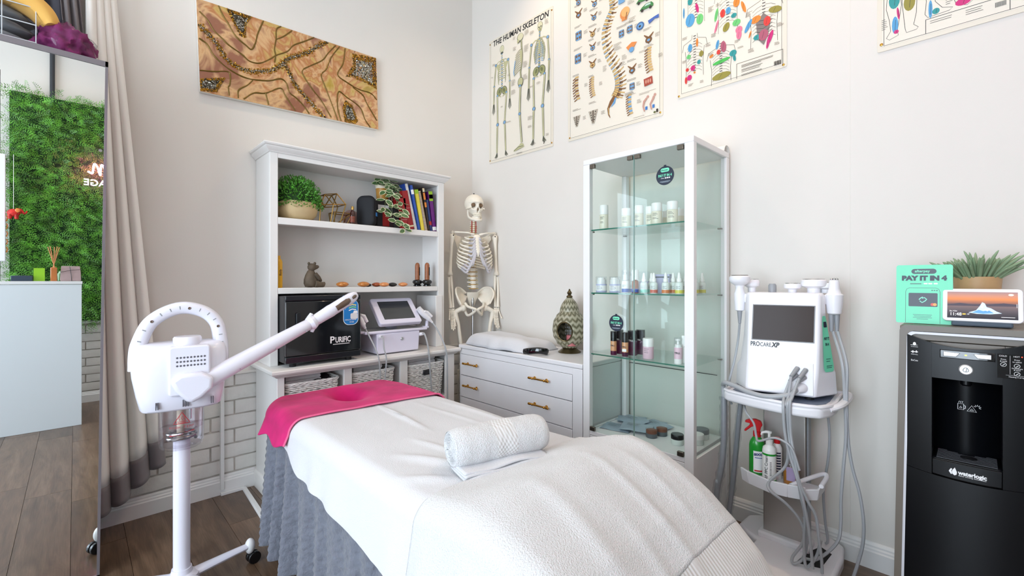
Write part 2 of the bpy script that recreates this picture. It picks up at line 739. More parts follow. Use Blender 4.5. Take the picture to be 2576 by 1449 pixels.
# ================================================================ HUTCH (bookcase on a low cabinet)
mat('white_lacquer', C(229, 227, 224), 0.38, vary=(2.5, 0.02), bump=(30, 0.04, 0.002))
mat('white_inside', C(222, 220, 216), 0.5, vary=(3.0, 0.02))
mat('white_plastic', C(240, 239, 243), 0.28)
mat('lilac_plastic', C(226, 223, 240), 0.28)
mat('grey_plastic', C(150, 153, 157), 0.4)
mat('dark_plastic', C(26, 27, 30), 0.4)
mat('black_gloss', C(8, 10, 14), 0.06, coat=0.5)
mat('black_rubber', C(20, 20, 21), 0.7)
mat('steel', C(190, 190, 190), 0.25, 1.0)
mat('brass', C(190, 140, 62), 0.28, 1.0)
mat('ink_white', C(245, 245, 245), 0.5)
mat('ink_black', C(20, 20, 24), 0.5)
mat('cable_grey', C(168, 171, 174), 0.4)
mat('white_ink_paper', C(240, 238, 232), 0.7)


def W(loc):
    b = MB()
    b.X = Matrix.Translation(-Vector(loc))
    return b


HX0, HX1 = -1.675, -0.490
HL = (-1.08, -0.2, 0)
hutch = thing('hutch_bookcase', 'tall white painted hutch bookcase with cornice and wide lower cabinet', 'bookcase', HL)


def hp(name, mb, m='white_lacquer', **kw):
    kw.setdefault('bevel', 0.0025)
    return build(mb, name, m, hutch, **kw)


def rings(xl, xr, yb, yf, prof):
    return [[(xl - o, yb, z), (xl - o, yf - o, z), (xr + o, yf - o, z), (xr + o, yb, z)] for o, z in prof]


UY = -0.272
hp('side_panel', W(HL).box(HX0, UY + 0.02, 0.745, HX0 + 0.022, -0.006, 1.955))
hp('side_panel', W(HL).box(HX1 - 0.022, UY + 0.02, 0.745, HX1, -0.006, 1.955))
hp('stile', W(HL).box(HX0, UY, 0.745, -1.632, UY + 0.022, 1.955))
hp('stile', W(HL).box(-0.542, UY, 0.745, HX1, UY + 0.022, 1.955))
hp('back_panel', W(HL).box(HX0 + 0.02, -0.016, 0.745, HX1 - 0.02, -0.006, 1.955), 'white_inside')
hp('top_rail', W(HL).box(-1.632, UY + 0.001, 1.924, -0.542, UY + 0.022, 1.955))
hp('top_board', W(HL).box(HX0 + 0.02, UY + 0.02, 1.930, HX1 - 0.02, -0.016, 1.955))
for zt, zb in ((1.588, 1.549), (1.186, 1.152)):
    sh = hp('shelf', W(HL).box(HX0 + 0.022, UY + 0.02, zt - 0.022, HX1 - 0.022, -0.016, zt - 0.001))
    build(W(HL).box(-1.632, UY + 0.0008, zb, -0.542, UY + 0.02, zt), 'shelf_rail', 'white_lacquer', sh, bevel=0.003)
hp('cornice', W(HL).loft(rings(HX0, HX1, -0.004, UY, [(0.0, 1.950), (0.006, 1.952), (0.010, 1.960), (0.020, 1.968), (0.026, 1.978), (0.026, 1.982), (0.034, 1.986), (0.038, 1.993), (0.036, 2.0)])), bevel=0, angle=30)
hp('counter', W(HL).loft(rings(HX0, HX1, -0.004, -0.398, [(0.004, 0.700), (0.010, 0.704), (0.016, 0.712), (0.030, 0.718), (0.035, 0.726), (0.035, 0.738), (0.031, 0.744), (0.028, 0.745)])), bevel=0, angle=30)
# base carcase
BY = -0.398
for x0, x1, nm in ((HX0, HX0 + 0.03, 'base_side'), (HX1 - 0.03, HX1, 'base_side')):
    hp(nm, W(HL).box(x0, BY + 0.018, 0.0, x1, -0.006, 0.700))
for x0, x1 in ((HX0, -1.637), (-1.305, -1.256), (-0.927, -0.873), (-0.565, HX1)):
    hp('base_stile', W(HL).box(x0, BY, 0.0, x1, BY + 0.02, 0.700))
for x0, x1 in ((-1.293, -1.268), (-0.912, -0.888)):
    hp('divider', W(HL).box(x0, BY + 0.02, 0.40, x1, -0.016, 0.700), 'white_inside')
hp('base_back', W(HL).box(HX0 + 0.02, -0.016, 0.0, HX1 - 0.02, -0.006, 0.700), 'white_inside')
hp('cubby_floor', W(HL).box(HX0 + 0.02, BY + 0.004, 0.385, HX1 - 0.02, -0.016, 0.412))
for x0, x1 in ((-1.637, -1.305), (-1.256, -0.927), (-0.873, -0.565)):
    dr = hp('door', W(HL).box(x0 + 0.002, BY + 0.002, 0.105, x1 - 0.002, BY + 0.02, 0.382))
    build(W(HL).box(x0 + 0.045, BY - 0.0005, 0.15, x1 - 0.045, BY + 0.004, 0.335), 'door_panel', 'white_lacquer', dr, bevel=0.004)
    build(W(HL).ell(((x0 + x1) / 2, BY - 0.018, 0.355), 0.011), 'knob', 'brass', dr)
hp('plinth', W(HL).loft(rings(HX0, HX1, -0.006, BY, [(0.012, 0.0), (0.012, 0.085), (0.004, 0.098), (0.0, 0.1)])), bevel=0)

# ---------------------------------------------------------------- shelf contents, top shelf
S1, S2, CT = 1.5875, 1.1855, 0.745
mat('bowl_stone', C(196, 172, 130), 0.75, bump=(35, 0.5, 0.003), vary=(7, 0.12))
mat('box_leaf', C(84, 150, 52), 0.45, vary=(40, 0.5))
mat('soil', C(60, 45, 32), 0.9)
bl = (-1.492, -0.150, S1)
pb = thing('bowl_planter', 'round sandy stone bowl of clipped green topiary foliage on upper shelf', 'potted plant', bl)
build(MB().lathe([(0.060, 0.0), (0.085, 0.008), (0.110, 0.035), (0.118, 0.066), (0.112, 0.100), (0.104, 0.112), (0.098, 0.108), (0.098, 0.095)], 36), 'bowl', 'bowl_stone', pb)
build(MB().lathe([(0.0, 0.104), (0.099, 0.100), (0.099, 0.09)], 24), 'soil', 'soil', pb)
random.seed(11)
fo = MB()


def leaf4(b, p, d, up, L, w):
    d = Vector(d).normalized()
    sd = d.cross(Vector(up))
    if sd.length < 1e-4: sd = d.cross(Vector((1, 0, 0)))
    sd.normalize()
    nn = sd.cross(d)
    p = Vector(p)
    b.add([p, p + d * L * .5 + sd * w + nn * w * .3, p + d * L, p + d * L * .5 - sd * w + nn * w * .3], [(0, 1, 2, 3)])


for i in range(2600):
    a = random.uniform(0, 2 * pi)
    zc = random.uniform(-0.25, 1)
    rr = sqrt(max(0, 1 - max(zc, 0) ** 2))
    k = random.uniform(0.80, 1.04) + 0.06 * sin(5 * a) * sin(7 * zc)
    p = Vector((0.139 * k * rr * cos(a), 0.118 * k * rr * sin(a), 0.112 + 0.155 * k * zc))
    n = Vector((cos(a) * rr, sin(a) * rr, zc + 0.25))
    d = (n + Vector((random.uniform(-1, 1), random.uniform(-1, 1), random.uniform(-.6, 1))) * 0.8)
    leaf4(fo, p, d, (random.uniform(-1, 1), random.uniform(-1, 1), 0.4), random.uniform(.012, .019), random.uniform(.0035, .0055))
build(fo, 'foliage', 'box_leaf', pb, smooth=False, kind='stuff')
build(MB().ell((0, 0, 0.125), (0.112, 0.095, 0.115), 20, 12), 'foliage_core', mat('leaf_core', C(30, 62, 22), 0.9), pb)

# brass wire geometric terrariums
mat('wire_brass', C(150, 118, 66), 0.35, 1.0)


def wire(name, label, loc, V, E):
    o = thing(name, label, 'terrarium frame', loc)
    for a, b in E:
        build(MB().tube([V[a], V[b]], 0.0036, 6), 'wire_edge', 'wire_brass', o)
    return o


V = {'a': (-.045, -.03, .182), 'b': (.030, -.03, .196), 'a2': (-.045, .05, .182), 'b2': (.030, .05, .196),
     'c': (-.082, -.055, .110), 'd': (-.006, -.065, .118), 'e': (.078, -.055, .130), 'c2': (-.082, .07, .110), 'e2': (.078, .07, .130), 'd2': (-.006, .08, .118),
     'f': (-.088, -.055, .003), 'g': (-.020, -.055, .003), 'h': (.040, -.055, .003), 'f2': (-.088, .06, .003), 'h2': (.040, .06, .003)}
wire('geometric_terrarium', 'open brass wire geometric terrarium frame, taller one with a gabled top', (-1.285, -0.145, S1), V,
     ['ab', ('a', 'a2'), ('b', 'b2'), ('a2', 'b2'), 'ac', 'ad', 'bd', 'be', ('a2', 'c2'), ('b2', 'e2'), 'cd', 'de', ('c', 'c2'), ('e', 'e2'), ('c2', 'd2'), ('d2', 'e2'), ('a2', 'd2'), ('b2', 'd2'),
      'cf', 'dg', 'eh', ('c2', 'f2'), ('e2', 'h2'), 'fg', 'gh', ('f', 'f2'), ('h', 'h2'), ('f2', 'h2')])
V = {'a': (-.05, -.03, .003), 'b': (.03, -.03, .003), 'a2': (-.05, .03, .003), 'b2': (.03, .03, .003), 'c': (-.055, -.045, .085), 'd': (.062, -.045, .085), 'c2': (-.055, .045, .085), 'd2': (.062, .045, .085)}
wire('geometric_terrarium', 'low brass wire terrarium frame beside the small brown bottle', (-1.195, -0.085, S1), V,
     ['ab', ('a', 'a2'), ('b', 'b2'), ('a2', 'b2'), 'ac', 'bd', ('a2', 'c2'), ('b2', 'd2'), 'cd', ('c', 'c2'), ('d', 'd2'), ('c2', 'd2'), 'ad'])
# small brown bottle
mat('amber_glass_dark', C(58, 22, 16), 0.08, coat=0.5)
mat('gold_cap', C(205, 165, 95), 0.3, 1.0)
o = thing('oil_bottle', 'small dark brown glass oil bottle with gold cap on upper shelf', 'bottle', (-1.158, -0.19, S1))
build(MB().lathe([(0.0145, 0), (0.016, 0.003), (0.016, 0.078), (0.013, 0.088), (0.007, 0.096), (0.007, 0.106)], 20), 'bottle_body', 'amber_glass_dark', o)
build(MB().lathe([(0.0088, 0.102), (0.0088, 0.122), (0.008, 0.124)], 18), 'cap', 'gold_cap', o)
build(MB().lathe([(0.0163, 0.018), (0.0163, 0.058)], 20), 'label', mat('label_redgreen', C(120, 60, 44), 0.5, vary=(60, 0.5)), o)
glass_mat('rose_glass', (0.86, 0.74, 0.72), fres=1.3)
build_o = build(MB().lathe([(0.0, -0.004), (0.045, -0.008), (0.058, -0.004), (0.060, 0.0), (0.058, 0.004), (0.045, 0.008), (0.0, 0.004)], 32, (0, 0, 0.06), ax='y'), 'glass_dish', 'rose_glass', None, loc=(-1.11, -0.07, S1))
tag(build_o, 'faint rose glass dish standing on edge behind the brown bottle', 'dish')
# black zip case
o = thing('zip_case', 'black hard-shell zip case standing upright with small blue tag', 'case', (-1.040, -0.150, S1), 40)
poly = rrect(-0.062, 0.0, 0.062, 0.212, 0.045, 6)
b = MB()
b.X = Matrix.Rotation(0.0, 4, 'Z')
r = [[(-0.030 + dx, p[0] * s, 0.106 + (p[1] - 0.106) * s) for p in poly] for dx, s in ((0, .80), (.004, .93), (.012, 1.0), (.048, 1.0), (.056, .93), (.060, .80))]
b.loft(r)
build(b, 'shell', mat('case_fabric', C(24, 25, 30), 0.75, bump=(300, 0.3, 0.001)), o, angle=60)
b = MB()
b.tube([(0.0, p[0] * 1.012, 0.106 + (p[1] - 0.106) * 1.012) for p in poly], 0.0028, 6, closed=True)
build(b, 'zip', 'dark_plastic', o)
build(MB().box(-0.001, -0.069, 0.075, 0.022, -0.0622, 0.100), 'brand_tag', mat('tag_blue', C(40, 130, 200), 0.5), o)

# trailing plant in a two-tone pot on a dark box
mat('box_print', C(40, 38, 42), 0.55)
o = thing('boxed_product', 'dark boxed product under the trailing plant pot', 'box', (-0.905, -0.10, S1))
build(MB().box(-0.058, -0.055, 0, 0.058, 0.075, 0.205), 'carton', 'box_print', o, bevel=0.001)
build(MB().box(-0.02, -0.0562, 0.02, 0.056, -0.055, 0.12), 'carton_panel', mat('box_red', C(170, 40, 36), 0.5), o)
build(MB().box(-0.054, -0.0562, 0.13, 0.056, -0.055, 0.165), 'carton_band', 'white_ink_paper', o)
pl = (-0.905, -0.115, S1 + 0.205)
o = thing('trailing_plant', 'trailing variegated plant spilling from mustard and cream pot on upper shelf', 'potted plant', pl)
mat('pot_mustard', C(178, 128, 52), 0.45)
mat('pot_cream', C(226, 214, 190), 0.5)
build(MB().lathe([(0.036, 0.0), (0.040, 0.004), (0.046, 0.078)], 28), 'pot', 'pot_mustard', o)
build(MB().lathe([(0.0462, 0.078), (0.0485, 0.112), (0.044, 0.112), (0.042, 0.09), (0.0, 0.09)], 28), 'pot_rim', 'pot_cream', o)


def var_leaf_mat():
    m = bpy.data.materials.new('variegated_leaf')
    m.use_nodes = True
    k = NT(m)
    tc = k.n('ShaderNodeTexCoord')
    mp = k.n('ShaderNodeMapping')
    mp.inputs['Scale'].default_value = (32, 59, 0)
    mp.inputs['Location'].default_value = (-0.95, 0, 0)
    k.l(tc, 'Object', mp, 0)
    ln = k.n('ShaderNodeVectorMath', operation='LENGTH')
    k.l(mp, 0, ln, 0)
    nz = k.n('ShaderNodeTexNoise', i_Scale=200.0)
    k.l(tc, 'Object', nz, 'Vector')
    ad = k.n('ShaderNodeMath', operation='MULTIPLY_ADD')
    ad.inputs[1].default_value = 0.35
    k.l(nz, 'Fac', ad, 0); k.l(ln, 'Value', ad, 2)
    r = k.ramp([(0.0, C(98, 128, 80)), (0.55, C(66, 100, 56)), (0.86, C(78, 112, 62)), (0.93, C(214, 218, 176)), (1.0, C(225, 226, 190))], ad, 0)
    k.l(r, 'Color', k.b, 'Base Color')
    k.b.inputs['Roughness'].default_value = 0.4
    MATS['var_leaf'] = m


var_leaf_mat()
lb = MB()
prof = [(0, 0), (.008, .008), (.018, .0145), (.030, .0165), (.042, .0135), (.052, .0075), (.058, 0)]
vs = []
for x, w in prof:
    for t in (-1, -.5, 0, .5, 1):
        vs.append((x, w * t, 0.002 * abs(t) * 1.5 - 0.12 * (x - .02) ** 2 * 8))
fs = [(i * 5 + j, (i + 1) * 5 + j, (i + 1) * 5 + j + 1, i * 5 + j + 1) for i in range(len(prof) - 1) for j in range(4)]
lb.add(vs, fs)
leaf_me = mesh_of(lb, 'leaf', MATS['var_leaf'], True, 80)
mat('stem_green', C(96, 112, 66), 0.5)
random.seed(5)
vines = [[(-.01, -.03, .105), (-.02, -.065, .11), (-.03, -.095, .05), (-.035, -.105, -.03), (-.045, -.11, -.10)],
         [(.02, -.03, .105), (.045, -.06, .10), (.07, -.10, .04), (.08, -.12, -.03), (.085, -.125, -.09)],
         [(0, -.03, .105), (.015, -.07, .10), (.03, -.12, .03), (.04, -.14, -.06), (.055, -.16, -.14), (.075, -.175, -.215)],
         [(0.02, -.02, .105), (.05, -.045, .115), (.085, -.07, .085), (.10, -.09, .04)],
         [(0, -.03, .105), (.0, -.08, .10), (.005, -.12, .02), (.0, -.13, -.07), (.01, -.14, -.135), (.05, -.165, -.19)],
         [(-.02, -.01, .10), (-.025, -.03, .135), (-.03, -.045, .145)], [(.02, 0, .10), (.03, -.02, .135), (.045, -.04, .14)]]
for vn in vines:
    S = spline(vn, 5)
    build(MB().tube(S, 0.0016, 5), 'stem', 'stem_green', o)
    for i, p in enumerate(S[2:]):
        if i % 4 and i < len(S) - 3: continue
        for sgn in (-1, 1):
            az = random.uniform(-0.9, 0.3) if sgn > 0 else pi - random.uniform(-0.9, 0.3)
            e = (Matrix.Rotation(random.uniform(-.5, .35), 3, 'Z') @ Matrix.Rotation(random.uniform(0.7, 1.35), 3, 'X') @ Matrix.Rotation(az, 3, 'Z')).to_euler()
            s = random.uniform(0.85, 1.15)
            link_mesh('leaf', leaf_me, o, tuple(p), e, (s, s, s))

# ---------------------------------------------------------------- books
mat('page_paper', C(232, 226, 212), 0.8)


def book(label, xb0, xb1, xt, zt, col, depth, kind='plain', title=None, tcol='ink_white', stripe=None, y=-0.235, spine_w=None):
    lean = atan2(xb0 - xt, zt - S1)
    h = (zt - S1) / cos(lean) - 0.004
    t = (xb1 - xb0) * cos(lean) * 0.97
    r = thing('book', label, 'book', (xb0, y, S1 + 0.0008), 0, 'books on the upper shelf')
    r.rotation_euler = (0, -lean, 0)
    r.location.z += max(0, t * sin(lean)) * 0.0
    m = mat('book_%02x%02x%02x' % col, C(*col), 0.4, vary=(25, 0.08))
    if kind == 'spiral':
        build(MB().box(0, 0.006, 0, t, depth, h), 'pages', 'page_paper', r)
        build(MB().box(-0.0006, 0.004, -0.0002, 0.002, depth, h + .002).box(t - 0.002, 0.004, 0, t + 0.0006, depth, h + .002), 'cover', m, r)
        n = int(h / 0.0085)
        sp = MB()
        for i in range(n):
            z = 0.008 + i * (h - 0.016) / (n - 1)
            sp.tube([(t / 2 + (t * 0.52) * cos(a), 0.006 - 0.006 * sin(a), z + 0.001 * a / pi) for a in [pi * j / 6 for j in range(-1, 8)]], 0.0013, 4)
        build(sp, 'spiral_binding', stripe or 'cable_grey', r, kind='stuff')
    else:
        build(MB().box(0.002, 0.003, 0.003, t - 0.002, depth - 0.003, h - 0.003), 'pages', 'page_paper', r)
        build(MB().box(0, 0, 0, t, 0.002, h).box(0, 0, 0, 0.002, depth, h).box(t - 0.002, 0, 0, t, depth, h), 'cover', m, r, bevel=0.0006)
        if stripe:
            for z0, z1, mm in stripe:
                build(MB().box(-0.0004, -0.0006, z0 * h, t + 0.0003, 0.0025, z1 * h), 'spine_band', mm, r)
    if title:
        text(title, t * 0.62, tcol, r, (t / 2, -0.0009, h * 0.5), rot=(pi / 2, -pi / 2, 0), name='spine_lettering')
    return r


mat('spine_green', C(150, 190, 40), 0.4)
mat('spine_orange', C(220, 130, 50), 0.4)
mat('spine_cream', C(225, 210, 170), 0.5)
mat('spine_skyblue', C(90, 160, 215), 0.4)
mat('spine_wine', C(110, 50, 42), 0.4)
book('black book leaning at the left end of the shelf row', -0.872, -0.826, -0.880, 1.745, (26, 26, 30), 0.16, y=-0.215)
book('red hardback with white emblem near its foot, shorter of two', -0.822, -0.772, -0.842, 1.805, (168, 26, 30), 0.17, stripe=[(0.30, 0.306, 'ink_white'), (0.12, 0.16, 'spine_cream')])
book('thick dark red hardback leaning against the spiral notebook', -0.768, -0.719, -0.823, 1.857, (150, 20, 26), 0.18, stripe=[(0.06, 0.10, 'spine_cream'), (0.55, 0.552, 'ink_white')])
book('spiral-bound notebook with white binding and blue cover', -0.716, -0.690, -0.797, 1.910, (34, 62, 140), 0.19, kind='spiral', stripe='ink_white')
book('slim blue book behind the spiral notebook', -0.688, -0.667, -0.757, 1.906, (44, 84, 172), 0.19, stripe=[(0.8, 0.9, 'ink_white')])
book('yellow paperback between blue and brown spiral-bound books', -0.663, -0.634, -0.719, 1.880, (226, 206, 70), 0.18, stripe=[(0.9, 1.0, 'spine_green')])
book('brown spiral-bound manual with cream cover', -0.631, -0.605, -0.693, 1.872, (206, 178, 130), 0.18, kind='spiral', stripe='spine_wine')
book('dark paperback with orange picture panels on its spine', -0.602, -0.587, -0.655, 1.905, (48, 36, 32), 0.18, stripe=[(0.72, 0.88, 'spine_orange'), (0.90, 0.98, 'spine_cream'), (0.55, 0.66, 'spine_orange')])
book('short navy book beside the purple one', -0.585, -0.566, -0.622, 1.820, (38, 56, 110), 0.17, stripe=[(0.2, 0.32, 'box_red')])
book('purple book with lime green top at right end of row', -0.562, -0.530, -0.602, 1.884, (104, 30, 118), 0.18, stripe=[(0.76, 1.0, 'spine_green'), (0.82, 0.92, 'spine_orange'), (0.03, 0.12, 'ink_white')])

# ---------------------------------------------------------------- second shelf
mat('honey_plastic', C(228, 172, 28), 0.3)
o = thing('yellow_bottle', 'tall yellow plastic bottle half hidden at left end of second shelf', 'bottle', (-1.607, -0.19, S2))
build(MB().lathe([(0.020, 0), (0.023, 0.004), (0.023, 0.150), (0.018, 0.165), (0.011, 0.172)], 24), 'bottle_body', 'honey_plastic', o)
build(MB().lathe([(0.0125, 0.170), (0.0125, 0.186), (0.011, 0.188)], 20), 'cap', 'honey_plastic', o)
text('Body', 0.018, 'ink_black', o, (0.006, -0.0235, 0.09), rot=(pi / 2, -pi / 2, 0), name='label_lettering')

mat('bear_stone', C(92, 80, 66), 0.75, bump=(60, 0.7, 0.003), vary=(20, 0.3))
o = thing('bear_figurine', 'seated grey-brown stone bear figurine looking up', 'figurine', (-1.408, -0.18, S2), 18)
b = MB()
b.lathe([(0.0, 0.0), (0.034, 0.004), (0.043, 0.025), (0.042, 0.048), (0.034, 0.075), (0.024, 0.095), (0.018, 0.105), (0.0, 0.11)], 24, (-0.012, 0, 0), sy=0.85)
b.ell((-0.008, -0.004, 0.124), (0.026, 0.024, 0.024), 18, 12)
b.tube([(0.006, -0.010, 0.124), (0.020, -0.016, 0.127), (0.028, -0.018, 0.130)], [0.016, 0.012, 0.008], 12)
b.ell((-0.026, 0.0, 0.146), (0.009, 0.006, 0.010), 10, 6)
b.ell((0.002, -0.018, 0.147), (0.009, 0.006, 0.010), 10, 6)
for sy in (-1, 1):
    b.tube([(-0.002, sy * 0.026, 0.085), (0.016, sy * 0.032, 0.062), (0.038, sy * 0.022, 0.044), (0.046, sy * 0.018, 0.042)], [0.013, 0.013, 0.011, 0.008], 12)
    b.tube([(-0.006, sy * 0.030, 0.022), (0.026, sy * 0.034, 0.019), (0.054, sy * 0.030, 0.016)], [0.022, 0.018, 0.015], 12)
    b.tube([(0.050, sy * 0.030, 0.012), (0.057, sy * 0.030, 0.026), (0.057, sy * 0.030, 0.034)], [0.013, 0.012, 0.008], 12)
build(b, 'bear_body', 'bear_stone', o, angle=80)

mat('onyx_amber', C(190, 118, 48), 0.15, vary=(30, 0.25), coat=0.5)
mat('onyx_orange', C(216, 140, 84), 0.15, vary=(30, 0.2), coat=0.5)
mat('onyx_brown', C(160, 76, 36), 0.15, vary=(30, 0.25), coat=0.5)
mat('basalt', C(28, 28, 28), 0.35)
for x, y, rr, m, lab in ((-1.229, -.20, .033, 'onyx_amber', 'brown-amber polished stone egg standing apart beside the bear'),
                         (-1.087, -.20, .033, 'onyx_amber', 'golden amber polished stone egg in front of small black pebble'),
                         (-1.036, -.155, .022, 'basalt', 'small black pebble behind the golden amber egg'),
                         (-0.975, -.165, .028, 'onyx_brown', 'dark orange polished stone egg behind the pale orange one'),
                         (-0.946, -.215, .029, 'onyx_orange', 'pale orange polished stone egg in front of darker one'),
                         (-0.868, -.19, .026, 'basalt', 'black flat pebble between two orange eggs'),
                         (-0.792, -.20, .028, 'onyx_orange', 'orange polished stone egg nearest the wooden-handled massagers')):
    b = MB()
    rr *= 1.18
    hh = rr * 0.47
    b.lathe([(rr * sin(t) ** 1.15, -hh * cos(t)) for t in [pi * i / 12 for i in range(13)]], 22)
    tag(build(b, 'polished_stone', m, None, loc=(x, y, S2 + hh), angle=80), lab, 'stone', 'polished stones on the second shelf')
mat('wood_handle', C(150, 92, 58), 0.4, vary=(40, 0.2))
for x, y, lab in ((-0.642, -.150, 'wooden-handled massager with black stone base, left one of the pair'), (-0.596, -.208, 'wooden-handled massager with black stone base, right one of the pair')):
    o = thing('massage_tool', lab, 'massage tool', (x, y, S2), 0, 'massage tools')
    build(MB().lathe([(0.024, 0.0), (0.029, 0.003), (0.029, 0.010), (0.022, 0.014), (0.029, 0.019), (0.036, 0.028), (0.036, 0.036), (0.029, 0.045), (0.016, 0.050)], 26), 'stone_base', 'black_gloss', o)
    build(MB().lathe([(0.0175, 0.045), (0.0175, 0.150), (0.0160, 0.161), (0.012, 0.169), (0.006, 0.1735), (0, 0.1745)], 20), 'handle', 'wood_handle', o)
    build(MB().box(0.003, -0.0182, 0.080, 0.011, -0.012, 0.140), 'window_strip', 'dark_plastic', o)
# ---------------------------------------------------------------- towel cabinet
mat('tc_black', C(14, 18, 24), 0.10, coat=0.6)
o = thing('towel_cabinet', 'glossy black towel warming cabinet with PURIFIC lettering', 'towel cabinet', (-1.41, -0.215, CT))
x0, x1, f, bk = -0.218, 0.215, -0.170, 0.165
build(MB().box(x0, f + 0.018, 0.022, x1, bk, 0.396), 'housing', 'dark_plastic', o, bevel=0.006)
build(MB().box(x0, f, 0.062, x1, f + 0.017, 0.366), 'door', 'tc_black', o, bevel=0.004)
build(MB().box(x0, f, 0.369, x1, f + 0.018, 0.398), 'top_fascia', mat('tc_fascia', C(22, 26, 32), 0.22), o, bevel=0.004)
build(MB().box(x0, f, 0.022, x1, f + 0.018, 0.059), 'bottom_fascia', mat('tc_fascia', C(22, 26, 32), 0.22), o, bevel=0.004)
for sx in (x0 + 0.05, x1 - 0.06):
    for sy in (f + 0.04, bk - 0.04):
        build(MB().lathe([(0.018, 0), (0.018, 0.024)], 16, (sx, sy, 0)), 'foot', 'black_rubber', o)
build(MB().prism(rrect(-0.165, 0.20, -0.140, 0.305, 0.010), f - 0.012, f), 'door_handle', 'tc_fascia', o, bevel=0.002)
mat('badge_blue', C(40, 128, 196), 0.4, vary=(30, 0.15))
build(MB().prism(rrect(0.10, 0.375, 0.175, 0.393, 0.008), f - 0.0008, f), 'top_badge', 'badge_blue', o)
text('AIR', 0.011, 'ink_white', o, (0.13, f - 0.0012, 0.384))
b = MB()
b.ink(rrect(0.105, 0.215, 0.200, 0.366, 0.035), C(240, 245, 250), f - 0.0004)
b.ink(rrect(0.108, 0.218, 0.197, 0.366, 0.033), C(30, 124, 196), f - 0.0004)
b.ink(rrect(0.150, 0.250, 0.195, 0.285, 0.008), C(225, 225, 225), f - 0.0004)
b.ink([(0.165, 0.285), (0.195, 0.285), (0.193, 0.30), (0.172, 0.30)], C(245, 245, 245), f - 0.0004)
for i in range(14):
    b.disc((random.uniform(.115, .19), random.uniform(.295, .36)), .0018, .0018, C(230, 240, 250), f - 0.0004, 8)
for i, cc in enumerate((C(240, 220, 120), C(150, 220, 120), C(240, 240, 240))):
    b.ribbon([(0.14, 0.33 - i * 0.014), (0.16, 0.338 - i * 0.014), (0.186, 0.334 - i * 0.014)], 0.006, cc, f - 0.0004)
build(b, 'sticker', 'print', o, smooth=False, ink=True)
text('HEALTH SUPER', 0.010, 'ink_white', o, (0.151, f - 0.0014, 0.246), width=0.07)
text('STAR', 0.012, 'ink_white', o, (0.158, f - 0.0014, 0.232))
text('P', 0.056, 'ink_white', o, (0.039, f - 0.001, 0.132), bold=0.0012)
text('URIFIC', 0.046, 'ink_white', o, (0.104, f - 0.001, 0.130), bold=0.0010, width=0.092)
build(MB().box(0.044, f - 0.0012, 0.105, 0.144, f, 0.1085), 'lettering_rule', 'ink_white', o)

# ---------------------------------------------------------------- screen device
o = thing('screen_device', 'white tabletop beauty device with tilted touchscreen and side handpieces', 'beauty device', (-0.90, -0.25, CT))
X = Matrix.Translation((0.90, 0.25, -CT))


def dvp(name, mb, m, **kw):
    return build(mb, name, m, o, **kw)


def WD():
    b = MB()
    b.X = X
    return b


dvp('base_body', WD().loft([[(-1.065, -.345, .752), (-.755, -.345, .752), (-.755, -.12, .752), (-1.065, -.12, .752)], [(-1.070, -.352, .885), (-.750, -.352, .885), (-.750, -.12, .885), (-1.070, -.12, .885)]]), 'lilac_plastic', bevel=0.008, seg=3)
dvp('tray_top', WD().box(-1.150, -.355, .885, -.690, -.125, .903), 'lilac_plastic', bevel=0.006)
dvp('tray_inlay', WD().box(-1.125, -.350, .9025, -.720, -.15, .905), mat('inlay_grey', C(150, 152, 156), 0.2), bevel=0.001)
scr = Vector((-.885, -.265, 1.018))
# axis of the tilted screen
ux = Vector((1, 0.0, 0)); uz = Vector((0, .16, .165)).normalized(); un = ux.cross(uz)
MS = Matrix(((ux.x, -un.x, uz.x, 0), (ux.y, -un.y, uz.y, 0), (ux.z, -un.z, uz.z, 0), (0, 0, 0, 1)))
b = WD(); b.X = X @ Matrix.Translation(scr) @ MS
b.prism(rrect(-.158, -.112, .158, .112, .018), -0.012, 0.022)
dvp('screen_shell', b, 'lilac_plastic', bevel=0.006, seg=3)
b = WD(); b.X = X @ Matrix.Translation(scr) @ MS
b.prism(rrect(-.116, -.076, .116, .080, .003), -0.0128, -0.010)
dvp('touchscreen', b, mat('screen_dark', C(52, 56, 62), 0.12, coat=0.4))
dvp('screen_neck', WD().tube([(-.885, -.20, .90), (-.885, -.225, .96), (-.885, -.245, 1.0)], [.04, .035, .03], 12), 'lilac_plastic')
dvp('power_button', WD().lathe([(.011, 0), (.011, -.004), (.009, -.006), (0, -.006)], 20, (-.888, -.350, .840), ax='y'), 'steel')
for sx, px, wx in ((-1, -1.150, -1.170), (1, -.690, -.668)):
    dvp('wand_holder', WD().box(min(px, wx) - .004, -.335, .893, max(px, wx) + .004, -.285, .907).tube([(wx, -.31, .90), (wx + sx * .004, -.31, .945)], .012, 10), 'lilac_plastic', bevel=0.003)
    if sx < 0:
        p = [(-1.190, -.315, 1.030), (-1.178, -.32, 1.0), (-1.155, -.33, .955), (-1.140, -.335, .925)]
    else:
        p = [(-.735, -.31, 1.035), (-.705, -.315, 1.0), (-.665, -.325, .962), (-.635, -.335, .930)]
    dvp('handpiece', WD().tube(spline(p, 5), [.019] * 3 + [.021] * 6 + [.018] * 3 + [.012, .010, .008, .008], 14), 'white_plastic')
    dvp('handpiece_clip', WD().tube([(p[1][0] + .006, p[1][1] - .018, p[1][2] + .014), (p[1][0] + .03, p[1][1] - .01, p[1][2] + .004), (p[2][0] + .026, p[2][1] - .01, p[2][2] + .01)], [.007, .013, .009], 10), 'white_plastic')
